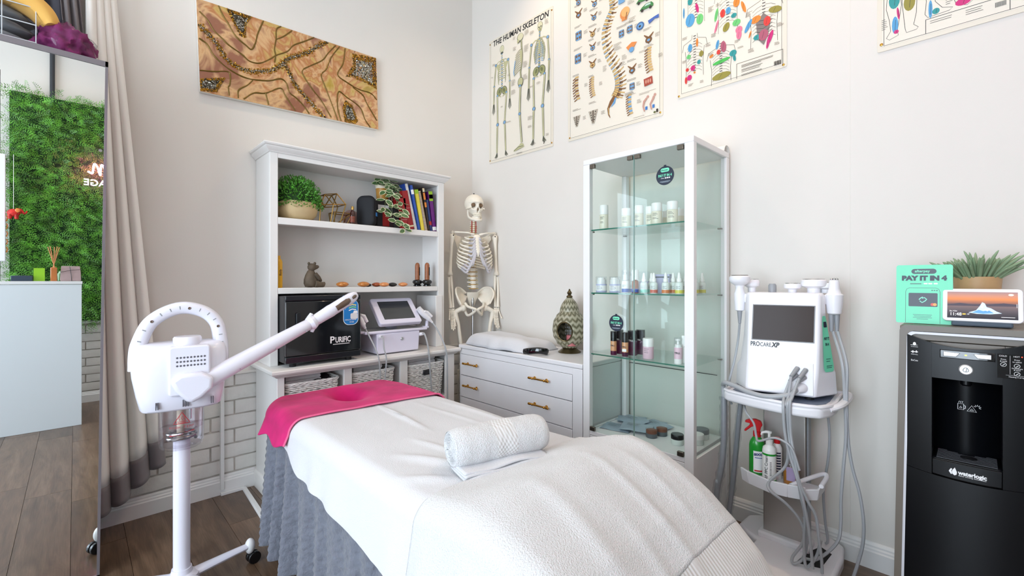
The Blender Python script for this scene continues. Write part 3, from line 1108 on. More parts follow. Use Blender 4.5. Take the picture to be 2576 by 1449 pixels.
cb = [[(-1.140, -.335, .925), (-1.128, -.38, .865), (-1.116, -.425, .800), (-1.105, -.447, .735), (-1.095, -.447, .60), (-1.09, -.447, .30), (-1.10, -.46, .012)],
      [(-1.048, -.352, .862), (-1.05, -.395, .868), (-1.062, -.43, .80), (-1.055, -.447, .735), (-1.063, -.447, .60), (-1.06, -.447, .30), (-1.05, -.47, .012)],
      [(-.740, -.35, .857), (-.735, -.385, .862), (-.738, -.43, .79), (-.736, -.448, .70), (-.728, -.448, .58), (-.716, -.448, .45), (-.72, -.46, .2), (-.73, -.47, .012)],
      [(-.635, -.335, .930), (-.617, -.37, .88), (-.605, -.43, .79), (-.592, -.448, .70), (-.588, -.448, .55), (-.586, -.448, .38), (-.59, -.46, .15), (-.60, -.47, .012)]]
for i, c in enumerate(cb):
    dvp('cable', WD().tube(spline(c, 6), 0.0058 if i > 1 else 0.0046, 8), 'cable_grey')
dvp('cable_plug', WD().tube([(-1.048, -.346, .863), (-1.048, -.372, .866)], [.012, .009], 12), 'white_plastic')
dvp('cable_plug', WD().tube([(-.742, -.340, .857), (-.738, -.372, .862)], [.013, .010], 12), 'white_plastic')
tag(build(MB().box(-.572, -.285, CT, -.516, -.03, 1.118), 'white_board', 'white_lacquer', None, bevel=0.003), 'upright white board wedged beside the screen device in hutch', 'board')

# ---------------------------------------------------------------- wicker baskets with folded linen
mat('wicker', C(244, 241, 236), 0.6, vary=(60, 0.12))
mat('linen_white', C(236, 234, 236), 0.85, sheen=0.3, bump=(160, 0.3, 0.002))
mat('linen_dark', C(70, 62, 66), 0.85)
CF = 0.4125


def basket(label, xa, xb, h, lin, handle=False):
    cx, cy = (xa + xb) / 2, -0.215
    w, d = (xb - xa) / 2, 0.165
    o = thing('wicker_basket', label, 'basket', (cx, cy, CF), 0, 'white wicker baskets')
    sp = []
    n = 8
    for i in range(4):
        sx, sy = ((1, -1), (1, 1), (-1, 1), (-1, -1))[i]
        a0 = (-90, 0, 90, 180)[i]
        for k in range(5):
            a = radians(a0 + 90 * k / 4)
            sp.append((sx * (w - 0.035) + 0.035 * cos(a), sy * (d - 0.035) + 0.035 * sin(a)))
    # dense outline
    out = []
    for i in range(len(sp)):
        a, b2 = sp[i], sp[(i + 1) % len(sp)]
        m = max(1, int(sqrt((a[0] - b2[0]) ** 2 + (a[1] - b2[1]) ** 2) / 0.012))
        for k in range(m):
            out.append((lerp(a[0], b2[0], k / m), lerp(a[1], b2[1], k / m)))
    wv = MB()
    rows = int(h / 0.0105)
    random.seed(int(-xa * 1000))
    for r in range(rows):
        z = 0.006 + r * 0.0105
        fl = 0.90 + 0.10 * z / h
        for ph in (0, 1):
            pts = []
            for i, (px, py) in enumerate(out):
                k = 1 + 0.022 * sin((i * 0.9) + (r + ph) * pi)
                pts.append((px * fl * k, py * fl * k, z + 0.0022 * sin(i * 0.9 + ph * pi + r) + random.uniform(-.001, .001)))
            wv.tube(pts, 0.0030, 4, closed=True)
    build(wv, 'weave', 'wicker', o, kind='stuff')
    rim = MB()
    for ph in range(3):
        rim.tube([(px * (1.01 + .02 * cos(i * .8 + ph * 2.1)), py * (1.01 + .02 * cos(i * .8 + ph * 2.1)), h + 0.004 * sin(i * .8 + ph * 2.1)) for i, (px, py) in enumerate(out)], 0.0042, 5, closed=True)
    build(rim, 'rim', 'wicker', o)
    if handle:
        build(MB().box(-0.032, -d * 1.06, h - 0.075, 0.032, -d * 0.97, h - 0.040), 'handle_opening', 'dark_plastic', o, bevel=0.006)
    return o


basket('white wicker basket of folded linen in left cubby', -1.632, -1.325, 0.238, 0)
basket('white wicker basket of folded linen in middle cubby', -1.248, -0.955, 0.245, 0)
basket('deep white wicker basket with dark handle slot in right cubby', -0.862, -0.560, 0.240, 0, True)


def folded(name, label, loc, rz, L, D, T, layers, m, group=None):
    o = thing(name, label, 'linen', loc, rz, group)
    for i in range(layers):
        z = i * T
        b = MB()
        R = T / 2 * 0.93
        pr = [(-L / 2, z + .0005), (L / 2 - R, z + .0005)] + [(L / 2 - R + R * sin(a), z + R - R * cos(a)) for a in [pi * k / 6 for k in range(7)]] + [(-L / 2, z + 2 * R)]
        b.prism(pr, -D / 2 + random.uniform(0, .006), D / 2)
        build(b, 'fold', m, o, bevel=0.002)
    return o


random.seed(8)
folded('folded_linen', 'stack of folded white linen in the left cubby basket', (-1.51, -0.20, CF + 0.19), 3, 0.20, 0.22, 0.018, 5, 'linen_white')
tag(build(MB().grid(lambda u, v: (-1.40 + .085 * (u - .5) * 2 * .9, -.20 + .12 * (v - .5) * 2, CF + .215 + .02 * sin(u * 5) * cos(v * 6)), 12, 12), 'dark_cloth', 'linen_dark', None, solid=0.006), 'dark crumpled cloth beside linen in left cubby basket', 'cloth')
folded('folded_linen', 'folded white towel in the middle cubby basket', (-1.10, -0.20, CF + 0.18), -4, 0.19, 0.22, 0.032, 3, 'linen_white')
folded('folded_linen', 'folded pale towels in the deep right cubby basket', (-0.72, -0.20, CF + 0.17), 5, 0.23, 0.24, 0.028, 4, 'linen_white')

# ================================================================ TREATMENT BED
def terry_mat(name, col, scale=330, strength=0.75, dist=0.004, sheen=0.4, weave=None):
    m = bpy.data.materials.new(name)
    m.use_nodes = True
    k = NT(m)
    k.b.inputs['Base Color'].default_value = (*col, 1)
    k.b.inputs['Roughness'].default_value = 0.95
    k.b.inputs['Sheen Weight'].default_value = sheen
    k.b.inputs['Specular IOR Level'].default_value = 0.1
    mp = k.coord()
    if weave:
        w_ = []
        for ax_ in ((1, 0, 0), (0, -0.72, 0.72)):
            dt_ = k.n('ShaderNodeVectorMath', operation='DOT_PRODUCT')
            dt_.inputs[1].default_value = [c * weave * pi for c in ax_]
            k.l(mp, 0, dt_, 0)
            sn = k.n('ShaderNodeMath', operation='SINE')
            k.l(dt_, 'Value', sn, 0)
            w_.append(sn)
        ml_ = k.n('ShaderNodeMath', operation='MULTIPLY')
        k.l(w_[0], 0, ml_, 0); k.l(w_[1], 0, ml_, 1)
        k.bump(ml_, 0, strength, dist)
    else:
        nz = k.n('ShaderNodeTexNoise', i_Scale=scale, i_Detail=3.0, i_Roughness=0.55)
        k.l(mp, 0, nz, 'Vector')
        k.bump(nz, 'Fac', strength, dist)
    MATS[name] = m


terry_mat('terry', C(216, 216, 217), 270, 0.85, 0.005)
terry_mat('terry_fine', C(214, 214, 217), 320, 0.7, 0.003)
terry_mat('dobby', C(212, 211, 210), weave=170, strength=0.4, dist=0.002)
mat('skirt_grey', C(104, 107, 118), 0.9, bump=(42, 0.9, 0.012), vary=(30, 0.12), sheen=0.3)
mat('pink_velvet', C(204, 28, 108), 0.8, bump=(18, 0.25, 0.006), vary=(7, 0.22), sheen=0.12, spec=0.15)
mat('pink_trim', C(226, 96, 140), 0.6)

BC = (-1.485, -1.55, 0.0)
XM, HW = -1.485, 0.352
bed = thing('treatment_bed', 'padded massage treatment bed with grey quilted ruffled skirt', 'treatment bed', BC)


def bp(name, mb, m, **kw):
    mb.v = [(p[0] - BC[0], p[1] - BC[1], p[2] - BC[2]) for p in mb.v]
    return build(mb, name, m, bed, **kw)


for sx in (-0.27, 0.27):
    for y in (-0.95, -2.25):
        bp('leg', MB().box(XM + sx - .025, y - .025, 0, XM + sx + .025, y + .025, 0.43), 'steel', bevel=0.003)
bp('frame', MB().box(XM - .30, -2.42, 0.43, XM + .30, -0.78, 0.50), 'dark_plastic', bevel=0.004)


def outline(off, n=10, y0=-0.640, y1=-2.50, R=0.20):
    P = []
    x0, x1 = XM - 0.335 - off, XM + 0.335 + off
    P.append((x0, y1))
    m = 60
    for i in range(1, m):
        P.append((x0, lerp(y1, y0 - R, i / m)))
    for cx, a0 in ((x0 + R, 180), (x1 - R, 90)):
        for i in range(n + 1):
            a = radians(a0 - 90 * i / n)
            P.append((cx + (R) * cos(a), y0 - R + (R + off) * sin(a)))
    for i in range(1, m):
        P.append((x1, lerp(y0 - R, y1, i / m)))
    P.append((x1, y1))
    return P


ol = outline(0, y1=-2.34)
bp('mattress', MB().slab([p for p in ol], 0.50, 0.580), mat('vinyl_grey', C(120, 118, 122), 0.5), bevel=0.02, seg=3)
# ruffled skirt
raw = outline(0.012, 14)
pts = [raw[0]]
for p in raw[1:]:
    pts.append(p)
dense = []
for a, b in zip(pts, pts[1:]):
    L = sqrt((a[0] - b[0]) ** 2 + (a[1] - b[1]) ** 2)
    m = max(1, int(L / 0.009))
    for k in range(m):
        dense.append((lerp(a[0], b[0], k / m), lerp(a[1], b[1], k / m)))
dense.append(pts[-1])
acc = [0.0]
for a, b in zip(dense, dense[1:]):
    acc.append(acc[-1] + sqrt((a[0] - b[0]) ** 2 + (a[1] - b[1]) ** 2))
N = len(dense)


def nrm(i):
    a, b = dense[max(i - 1, 0)], dense[min(i + 1, N - 1)]
    dx, dy = b[0] - a[0], b[1] - a[1]
    q = sqrt(dx * dx + dy * dy) or 1
    return (-dy / q, dx / q)


def skirt(u, v):
    i = min(N - 1, int(round(u * (N - 1))))
    s = acc[i]
    n = nrm(i)
    ph = s * 2 * pi / 0.135 + 1.1 * sin(s * 7.3) + 0.6 * sin(s * 17)
    a = (0.006 + 0.032 * v) * (0.65 + 0.35 * sin(s * 5.1))
    c = sin(ph)
    d = a * (c + 0.35 * sin(2 * ph + 0.6)) + 0.012 * v
    z = 0.575 - v * (0.505 + 0.012 * sin(s * 6.0))
    # stitched quilting relief
    d += 0.0045 * abs(sin(z * 95 + s * 60)) * abs(sin(z * 95 - s * 60))
    return (dense[i][0] + n[0] * d, dense[i][1] + n[1] * d, z)


bp('skirt', MB().grid(skirt, N - 1, 110), 'skirt_grey', angle=80, solid=0.003)

# ---- height of the made bed along its length (head is at the far end)
TOPS = [(-2.80, 0.10), (-2.775, 0.20), (-2.74, 0.30), (-2.70, 0.385), (-2.66, 0.452), (-2.62, 0.512), (-2.56, 0.572), (-2.49, 0.628), (-2.43, 0.662), (-2.37, 0.690), (-2.31, 0.714), (-2.25, 0.724), (-2.19, 0.712),
        (-2.13, 0.690), (-2.07, 0.672), (-2.0, 0.664), (-1.9, 0.662), (-1.6, 0.662), (-0.6, 0.662)]


def lin(tab, x):
    if x <= tab[0][0]: return tab[0][1]
    for (a, u), (b, v) in zip(tab, tab[1:]):
        if x <= b: return u + (v - u) * (x - a) / (b - a)
    return tab[-1][1]


def gauss(d, w):
    return math.exp(-(d / w) ** 2)


def seg_d(px, py, a, b):
    vx, vy = b[0] - a[0], b[1] - a[1]
    t = max(0, min(1, ((px - a[0]) * vx + (py - a[1]) * vy) / (vx * vx + vy * vy)))
    return sqrt((px - a[0] - t * vx) ** 2 + (py - a[1] - t * vy) ** 2), t


CREASE = [((-1.47, -1.10), (-1.50, -1.60), .012, .010), ((-1.72, -1.70), (-1.58, -1.98), .022, .012), ((-1.60, -1.62), (-1.55, -1.90), .014, .007), ((-1.80, -1.86), (-1.66, -2.02), .020, .010),
          ((-1.52, -1.70), (-1.42, -1.93), .014, .006), ((-1.22, -1.25), (-1.20, -1.95), .014, .006), ((-1.33, -1.20), (-1.30, -1.75), .012, .004)]


def top(x, y):
    z = lin(TOPS, y)
    z -= 0.010 * max(0, abs(x - XM) / HW - 0.55) ** 2 * 4
    if y > -2.1:
        for a, b, w, h in CREASE:
            d, t = seg_d(x, y, a, b)
            z += h * gauss(d, w) * sin(pi * min(1, max(0.02, t)) * 0.96 + 0.06)
    z += 0.004 * mnoise.noise(Vector((x * 7, y * 4, 0.3)))
    return z


def drape(y, s, tz, hem, flare=0.03, r=0.055, ripple=0.0, hw=HW):
    """s = signed arc length from the bed's centre line"""
    d = abs(s)
    sg = 1 if s >= 0 else -1
    flat = hw - r
    if d <= flat:
        return (XM + s, y, tz)
    a = (d - flat) / r
    if a <= pi / 2:
        return (XM + sg * (flat + r * sin(a)), y, tz - r * (1 - cos(a)))
    t = d - flat - r * pi / 2
    z = tz - r - t
    if z < hem: z = hem
    t = tz - r - z
    x = hw + flare * min(1, t / 0.2) + ripple * min(1, t / 0.12) * sin(y * 26 + 2.0 * sin(y * 9))
    return (XM + sg * x, y, z)


# white sheet-towel over the whole bed
HEML = [(-2.8, 0.40), (-2.2, 0.43), (-1.91, 0.448), (-1.84, 0.445), (-1.56, 0.474), (-1.26, 0.494), (-1.16, 0.520), (-1.10, 0.545), (-1.0, 0.56)]


def sheet(u, v):
    y = lerp(-1.02, -2.47, v)
    hem = lin(HEML, y) if u < 0.5 else 0.47
    flat = HW - 0.055 + 0.055 * pi / 2
    s0 = -(flat + max(0.002, 0.662 - 0.055 - hem))
    s1 = flat + 0.662 - 0.055 - 0.47
    s = lerp(s0, s1, u)
    x = XM + max(-HW, min(HW, s))
    tz = top(x, min(0, y)) if y > -2.05 else min(top(x, y), 0.664) - 0.004
    p = drape(y, s, tz, hem, 0.035, 0.055, 0.006)
    return p


so = build(MB().grid(sheet, 130, 170), 'bed_sheet', 'terry_fine', None, angle=80, solid=0.006)
tag(so, 'large smooth white towelling sheet spread over the treatment bed', 'bed sheet')

# coarse bath towel over the knee bolster and the foot
ys = []
yv = -2.035
while yv > -2.80:
    ys.append(yv)
    slope = abs(lin(TOPS, yv) - lin(TOPS, yv - 0.01)) / 0.01
    yv -= 0.0085 / sqrt(1 + slope * slope)
FC = [((-1.40, -2.20), (-1.44, -2.66), .016, .008), ((-1.20, -2.20), (-1.22, -2.60), .020, .006), ((-1.30, -2.25), (-1.33, -2.62), .018, .006), ((-1.62, -2.20), (-1.66, -2.60), .026, .007), ((-1.52, -2.40), (-1.56, -2.70), .02, .006)]


def towel_top(x, y):
    z = lin(TOPS, y) + 0.009
    z -= 0.010 * max(0, abs(x - XM) / HW - 0.55) ** 2 * 4
    k = gauss((x - XM + 0.36), 0.22)      # bolster fades to the far left
    z -= 0.03 * k * gauss(y + 2.25, 0.12)
    for a, b, w, h in FC:
        d, t = seg_d(x, y, a, b)
        z += h * gauss(d, w) * sin(pi * min(1, max(0.05, t)))
    z += 0.006 * mnoise.noise(Vector((x * 9, y * 7, 1.3)))
    return z


def foot(u, v):
    i = min(len(ys) - 1, int(round(v * (len(ys) - 1))))
    y = ys[i]
    flat = HW - 0.055 + 0.055 * pi / 2
    hem = min(0.40, lin(TOPS, y) - 0.10)
    s = lerp(-(flat + 0.30), flat + 0.26, u)
    x = XM + max(-HW, min(HW, s))
    tz = towel_top(x, y)
    if v == 0: tz -= 0.006
    p = drape(y, s, tz, -1, 0.05, 0.06, 0.010, HW + 0.008)
    return (p[0], p[1], max(p[2], 0.06))


n = len(ys) - 1
tw = thing('bath_towel', 'thick white terry bath towel draped over bolster and foot of bed', 'towel', (XM, -2.4, 0.0))
jb0 = next(i for i, y in enumerate(ys) if lin(TOPS, y) < 0.572)
jb1 = next(i for i, y in enumerate(ys) if lin(TOPS, y) < 0.470)


def strip(j0, j1):
    return MB().grid(lambda u, v: (lambda p: (p[0] - XM, p[1] + 2.4, p[2]))(foot(u, (j0 + (j1 - j0) * v) / n)), 120, j1 - j0)


build(strip(0, jb0), 'terry_field', 'terry', tw, angle=80, solid=0.009)
build(strip(jb0 - 1, jb1 + 1), 'woven_band', 'dobby', tw, angle=80, solid=0.0085)
build(strip(jb1, n), 'terry_end', 'terry', tw, angle=80, solid=0.009)
# knee bolster under the towel
tag(build(MB().tube([(-1.68, -2.25, 0.655), (-1.20, -2.25, 0.655)], [0.04, 0.04], 20), 'knee_bolster', 'vinyl_grey', None), 'bolster hidden as a ridge under the bath towel', 'bolster')

# pink face-cradle cover with its hole
HC = (-1.495, -0.865)


def pink(u, v):
    # v: 0..0.16 hangs at the head end, then runs to the hem
    if v < 0.16:
        y = -0.632
        drop = (0.16 - v) / 0.16 * 0.16
    else:
        y = lerp(-0.632, lerp(-1.10, -1.185, u), (v - 0.16) / 0.84)
        drop = 0.0
    e = -0.632 - y
    R = 0.20
    hw = HW + 0.006 - (R - sqrt(max(0, R * R - (R - min(e, R)) ** 2)))
    flat = hw - 0.055 + 0.055 * pi / 2
    hang = 0.055 + 0.012 * sin(y * 30) if y < -0.66 else 0.10
    s = lerp(-(flat + hang), flat + hang, u)
    x = XM + max(-hw, min(hw, s))
    tz = 0.672 - 0.010 * max(0, abs(x - XM) / HW - 0.55) ** 2 * 4 - 0.03 * gauss(e, 0.035)
    dx, dy = (x - HC[0]) / 0.062, (y - HC[1]) / 0.098
    q = sqrt(dx * dx + dy * dy)
    tz -= 0.075 / (1 + (q / 0.80) ** 6) + 0.012 * gauss(q - 1.0, 0.5)
    tz += 0.004 * mnoise.noise(Vector((x * 8, y * 8, 4.3)))
    p = drape(y, s, tz, -1, 0.09, 0.055, 0.012, hw)
    return (p[0], p[1] + (0.012 * sin(drop * 20) + 0.02 if drop else 0), p[2] - drop)


pc = thing('face_cradle_cover', 'hot pink velvet cover with face hole over head of bed', 'bed cover', (XM, -0.87, 0))
pkb = MB().grid(pink, 150, 120)
pkb.v = [(a - XM, b + 0.87, c) for a, b, c in pkb.v]
build(pkb, 'cover', 'pink_velvet', pc, angle=80, solid=0.004)
hm = [pink(i / 90, 1.0) for i in range(91)]
build(MB().tube([(a - XM, b + 0.87, c + 0.002) for a, b, c in hm], 0.0042, 6), 'stitched_hem', 'pink_trim', pc)

# rolled towel
A, B = Vector((-1.665, -1.945, 0.734)), Vector((-1.365, -2.030, 0.738))
ax = (B - A)
L = ax.length
ax.normalize()
rt = thing('rolled_towel', 'rolled white hand towel with woven band lying on the bed', 'towel', tuple((A + B) / 2 - Vector((0, 0, 0.062))))
base = Vector(rt.location)
sd = Vector((0, 0, 1)).cross(ax).normalized()
up = ax.cross(sd)


def roll_pt(t, a, k=1.0):
    rr = 0.060 * k * (1 + 0.035 * mnoise.noise(Vector((t * 9, cos(a), sin(a))))) * (1 - 0.16 * (abs(t - 0.5) * 2) ** 8)
    q = A + ax * (L * t) + sd * (cos(a) * rr * 1.06) + up * (sin(a) * rr * 0.98)
    return tuple(q - base)


def rollstrip(t0, t1, n):
    return MB().grid(lambda u, v: roll_pt(lerp(t0, t1, v), u * 2 * pi), 48, n, wrap=True)


build(rollstrip(0.0, 0.40, 26), 'roll_terry', 'terry', rt, angle=80)
build(rollstrip(0.40, 0.62, 14), 'roll_band', 'dobby', rt, angle=80)
build(rollstrip(0.62, 1.0, 26), 'roll_terry', 'terry', rt, angle=80)
for t, e in ((0.0, -1), (1.0, 1)):
    b = MB()

    def spf(u, v, t=t, e=e):
        a = u * 2 * pi
        rr = lerp(0.002, 0.0515, v)
        lay = 0.006 * sin((rr / 0.0085 - u) * 2 * pi) + 0.010 * (v ** 0.5) * (1 - v ** 6) * -1 + 0.004
        q = A + ax * (L * t + e * ((0.004 + lay) * (1 - v ** 8) - 0.003)) + sd * (cos(a) * rr * 1.06) + up * (sin(a) * rr * 0.98)
        return tuple(q - base)
    b.grid(spf, 48, 30, wrap=True)
    build(b, 'roll_end', 'terry', rt, angle=80)
# loose tail folded under the roll
fl = MB()
for i, (o2, w) in enumerate(((0.0, 0.118), (0.0072, 0.112), (0.0144, 0.106))):
    def fp(u, v, o2=o2, w=w):
        q = A + ax * lerp(0.005, L * 0.93, u) - sd * (-0.01 + w * v) - up * 0.0
        z = lerp(0.676, 0.680, u) + o2 + 0.004 * sin(u * 9 + i) * v + 0.010 * sin(pi * u) * v * 0.6
        return (q.x - base.x, q.y - base.y, z - base.z)
    fl.grid(fp, 30, 12)
build(fl, 'towel_tail', 'terry_fine', rt, angle=80, solid=0.006)

# ================================================================ FACIAL STEAMER
mat('steamer_white', C(224, 223, 234), 0.25, coat=0.2)
mat('smoke_brown', C(92, 72, 58), 0.15, coat=0.4)
mat('caster_black', C(14, 15, 18), 0.25)
glass_mat('jar_glass', (0.93, 0.92, 0.94), fres=1.42)
mat('jar_water', C(214, 210, 220), 0.1, trans=0.0)
mat('warn_red', C(176, 30, 44), 0.5)
SL = (-2.157, -0.862, 0.0)
st = thing('facial_steamer', 'white facial steamer on wheeled stand with long angled arm', 'facial steamer', SL)


def sp(name, mb, m, par=None, **kw):
    return build(mb, name, m, par or st, **kw)


sp('pole', MB().lathe([(0.028, 0.07), (0.028, 0.62), (0.026, 0.62)], 28), 'steamer_white')
sp('hub', MB().lathe([(0.0, 0.045), (0.055, 0.045), (0.060, 0.055), (0.055, 0.080), (0.036, 0.092), (0.033, 0.11), (0.028, 0.11)], 28), 'steamer_white')
for a in (-66, 8, 82, 153, 225):
    ca, sa = cos(radians(a)), sin(radians(a))
    b = MB()
    ring = []
    for r, z, w, h in ((0.035, 0.070, 0.026, 0.018), (0.10, 0.074, 0.022, 0.016), (0.18, 0.078, 0.018, 0.014), (0.235, 0.080, 0.016, 0.012)):
        ring.append([(ca * r - sa * w * cos(t), sa * r + ca * w * cos(t), z + h * sin(t)) for t in [2 * pi * k / 12 for k in range(12)]])
    b.loft(ring)
    lg = sp('leg', b, 'steamer_white')
    b = MB()
    b.ell((ca * 0.248, sa * 0.248, 0.078), (0.020, 0.020, 0.033), 16, 10)
    sp('leg_cap', b, mat('cap_white', C(226, 226, 226), 0.35), lg)
    b = MB()
    px, py = -sa, ca
    for s in (-1, 1):
        c = (ca * 0.262 + px * s * 0.011, sa * 0.262 + py * s * 0.011)
        b.tube([(c[0] - px * .008, c[1] - py * .008, 0.026), (c[0] + px * .008, c[1] + py * .008, 0.026)], 0.0255, 18)
    b.tube([(ca * .25, sa * .25, 0.03), (ca * .25, sa * .25, 0.06)], 0.010, 8)
    sp('caster', b, 'caster_black', lg, bevel=0.003)

HR = Matrix.Rotation(radians(-7.5), 4, 'Z')


def HB():
    b = MB()
    b.X = HR
    return b


# body: stacked rounded sections
sec = []
for z, x0, x1, d0, d1 in ((0.742, -0.122, 0.122, -0.078, 0.075), (0.750, -0.127, 0.130, -0.085, 0.082), (0.800, -0.138, 0.138, -0.092, 0.088), (0.870, -0.150, 0.146, -0.094, 0.090), (0.930, -0.155, 0.149, -0.090, 0.085),
                          (0.960, -0.154, 0.147, -0.082, 0.078), (0.980, -0.148, 0.141, -0.068, 0.066), (0.990, -0.135, 0.128, -0.050, 0.050), (0.994, -0.09, 0.09, -0.03, 0.03)):
    cx, cy, rx, ry = (x0 + x1) / 2, (d0 + d1) / 2, (x1 - x0) / 2, (d1 - d0) / 2
    ring = []
    for k in range(40):
        t = 2 * pi * k / 40
        c, s = cos(t), sin(t)
        ring.append((cx + rx * math.copysign(abs(c) ** 0.62, c), cy + ry * math.copysign(abs(s) ** 0.62, s), z))
    sec.append(ring)
body = sp('head_housing', HB().loft(sec), 'steamer_white', angle=50)
# arched carrying handle
arch = [(-0.128, 0.90), (-0.132, 0.945), (-0.128, 0.992), (-0.098, 1.066), (-0.043, 1.109), (0.014, 1.122), (0.076, 1.101), (0.114, 1.056), (0.126, 0.992), (0.127, 0.945), (0.122, 0.90)]
AP = spline([(x, 0.010, z) for x, z in arch], 6)
hb = HB()
n = len(AP)
ringsA = []
for i, p in enumerate(AP):
    a, b2 = AP[max(i - 1, 0)], AP[min(i + 1, n - 1)]
    d = (b2 - a).normalized()
    nn = Vector((-d.z, 0, d.x))
    e = abs(i / (n - 1) - 0.5) * 2
    w = lerp(0.024, 0.034, e ** 3)
    dy = lerp(0.030, 0.060, e ** 2)
    ringsA.append([tuple(p + nn * (w * math.copysign(abs(cos(t)) ** .7, cos(t))) + Vector((0, dy * math.copysign(abs(sin(t)) ** .7, sin(t)), 0))) for t in [2 * pi * k / 20 for k in range(20)]])
hb.loft(ringsA)
han = sp('carry_handle', hb, 'steamer_white', angle=60)
for i in range(4, n - 4, 3):
    p = AP[i]
    a, b2 = AP[i - 1], AP[i + 1]
    d = (b2 - a).normalized()
    nn = Vector((-d.z, 0, d.x))
    e = abs(i / (n - 1) - 0.5) * 2
    y = 0.010 - lerp(0.030, 0.060, e ** 2) - 0.0005
    if (i // 3) % 4 == 2:
        sp('handle_screw', HB().lathe([(0.0052, 0), (0.0052, -0.0015), (0.003, -0.002), (0, -0.0005)], 14, (p.x, y + 0.001, p.z), ax='y'), 'smoke_brown', han)
    else:
        q = p + nn * 0.008
        q2 = p - nn * 0.004
        sp('handle_slot', HB().tube([(q.x, y + 0.0015, q.z), (q2.x, y + 0.0015, q2.z)], 0.0022, 6), 'grey_plastic', han)
sp('filler_cap', HB().lathe([(0.044, 0.975), (0.046, 0.982), (0.046, 1.008), (0.042, 1.014), (0.0, 1.015)], 32, (0.018, -0.03, 0)), 'steamer_white')
# front panel with vents
b = HB()
b.prism(rrect(-0.040, 0.80, 0.088, 0.984, 0.012), -0.106, -0.05)
fp_ = sp('front_panel', b, 'steamer_white', bevel=0.006, seg=3)
v = HB()
for r in range(3):
    for k in range(9):
        x, z = -0.014 + k * 0.0105, 0.942 - r * 0.0150
        v.lathe([(0.0040, 0), (0.0036, -0.0006), (0, -0.0006)], 8, (x, -0.1058, z), ax='y')
sp('vent_holes', v, mat('vent_dark', C(90, 88, 96), 0.6), fp_, kind='stuff')
v = HB()
for x in (-0.078, -0.072, 0.002, 0.010, 0.018, 0.090, 0.096):
    v.box(x, -0.0925, 0.756, x + 0.003, -0.085, 0.782)
sp('lower_slots', v, 'vent_dark')

# glass jar
jar = sp('water_jar', HB().lathe([(0.0, 0.586), (0.060, 0.584), (0.068, 0.590), (0.072, 0.606), (0.074, 0.752), (0.0715, 0.752), (0.0695, 0.608), (0.060, 0.594), (0.0, 0.596)], 40), 'jar_glass')
sp('water_level', HB().lathe([(0.0690, 0.660), (0.0690, 0.663), (0.0, 0.663)], 36), 'jar_glass', jar)
sp('intake_tube', HB().cyl((-0.004, 0, 0.62), (-0.004, 0, 0.752), 0.012, n=16), mat('tube_cream', C(226, 214, 190), 0.4), jar)
sp('drip_rod', HB().cyl((0.026, -0.055, 0.70), (0.026, -0.055, 0.765), 0.005, n=10), 'steel', jar)
co = HB()
co.tube([(0.045 * cos(t), 0.045 * sin(t), 0.610 + 0.0030 * t) for t in [i * pi / 12 for i in range(49)]], 0.0062, 8)
sp('heating_coil', co, 'steel', jar)


def on_jar(xs, z, rad=0.0748):
    return (rad * sin(xs / rad), -rad * cos(xs / rad), z)


def jar_line(P, r=0.0011):
    q = HB()
    q.tube([on_jar(x, z) for x, z in P], r, 5)
    return q


tri = [(-0.026, 0.690), (0.0, 0.732), (0.026, 0.690)]
tri = [(lerp(tri[i][0], tri[(i + 1) % 3][0], k / 6), lerp(tri[i][1], tri[(i + 1) % 3][1], k / 6)) for i in range(3) for k in range(6)]
q = HB()
q.tube([on_jar(x, z) for x, z in tri], 0.0013, 5, closed=True)
for x in (-.008, 0, .008):
    q.tube([on_jar(x + .002 * sin(t * 2.2), 0.701 + t * .0042) for t in range(5)], 0.0008, 5)
for z, w in ((.698, .016), (.694, .013)):
    q.tube([on_jar(-w + w * k / 3, z) for k in range(7)], 0.0008, 5)
for s in (-1, 1):
    q.tube([on_jar(s * (.022 + .004 * k), 0.652 + s * .006) for k in range(6)], [.0006, .0006, .0006, .0022, .0014, .0002], 5)
sp('warning_print', q, 'warn_red', jar)


def jar_text(s, size, z, x0):
    for i, ch in enumerate(s):
        if ch == ' ': continue
        xs = x0 + i * size * 0.78
        p = HR @ Vector(on_jar(xs, z, 0.0752))
        a = xs / 0.0748
        text(ch, size, 'warn_red', jar, tuple(p), rot=(pi / 2, 0, a + radians(-7.5)), depth=0.0001, name='print_letter')


jar_text('HIGH TEMP', 0.0115, 0.676, -0.036)
jar_text('LOOSEN', 0.0072, 0.648, -0.034)
jar_text('FASTEN', 0.0072, 0.656, 0.010)

# arm
P0, P1, P2, P3 = [Vector(p) - Vector(SL) for p in ((-2.110, -0.960, 0.838), (-1.898, -0.885, 0.931), (-1.676, -0.867, 1.027), (-1.442, -0.864, 1.160))]
sp('arm_joint', HB().prism([(-0.036, 0.862), (-0.006, 0.884), (0.058, 0.886), (0.098, 0.862), (0.094, 0.822), (0.062, 0.790), (0.030, 0.772), (0.012, 0.782), (-0.020, 0.822)], -0.135, -0.085), 'steamer_white', bevel=0.014, seg=4)
d = (P2 - P0).normalized()
b = MB()
b.tube([P0 - d * 0.03, P0, lerp(P0, P2, .5), lerp(P0, P2, .9), P2 - d * .01, P2], [0.030, 0.036, 0.032, 0.027, 0.026, 0.022], 24)
arm = sp('arm', b, 'steamer_white', angle=50)
for t in (0.28, 0.60, 0.93):
    q = lerp(P0, P2, t) + Vector((0.008, -0.026, -0.016))
    sp('arm_screw', MB().ell(q, 0.0035, 8, 6), 'grey_plastic', arm)
d2 = (P3 - P2).normalized()
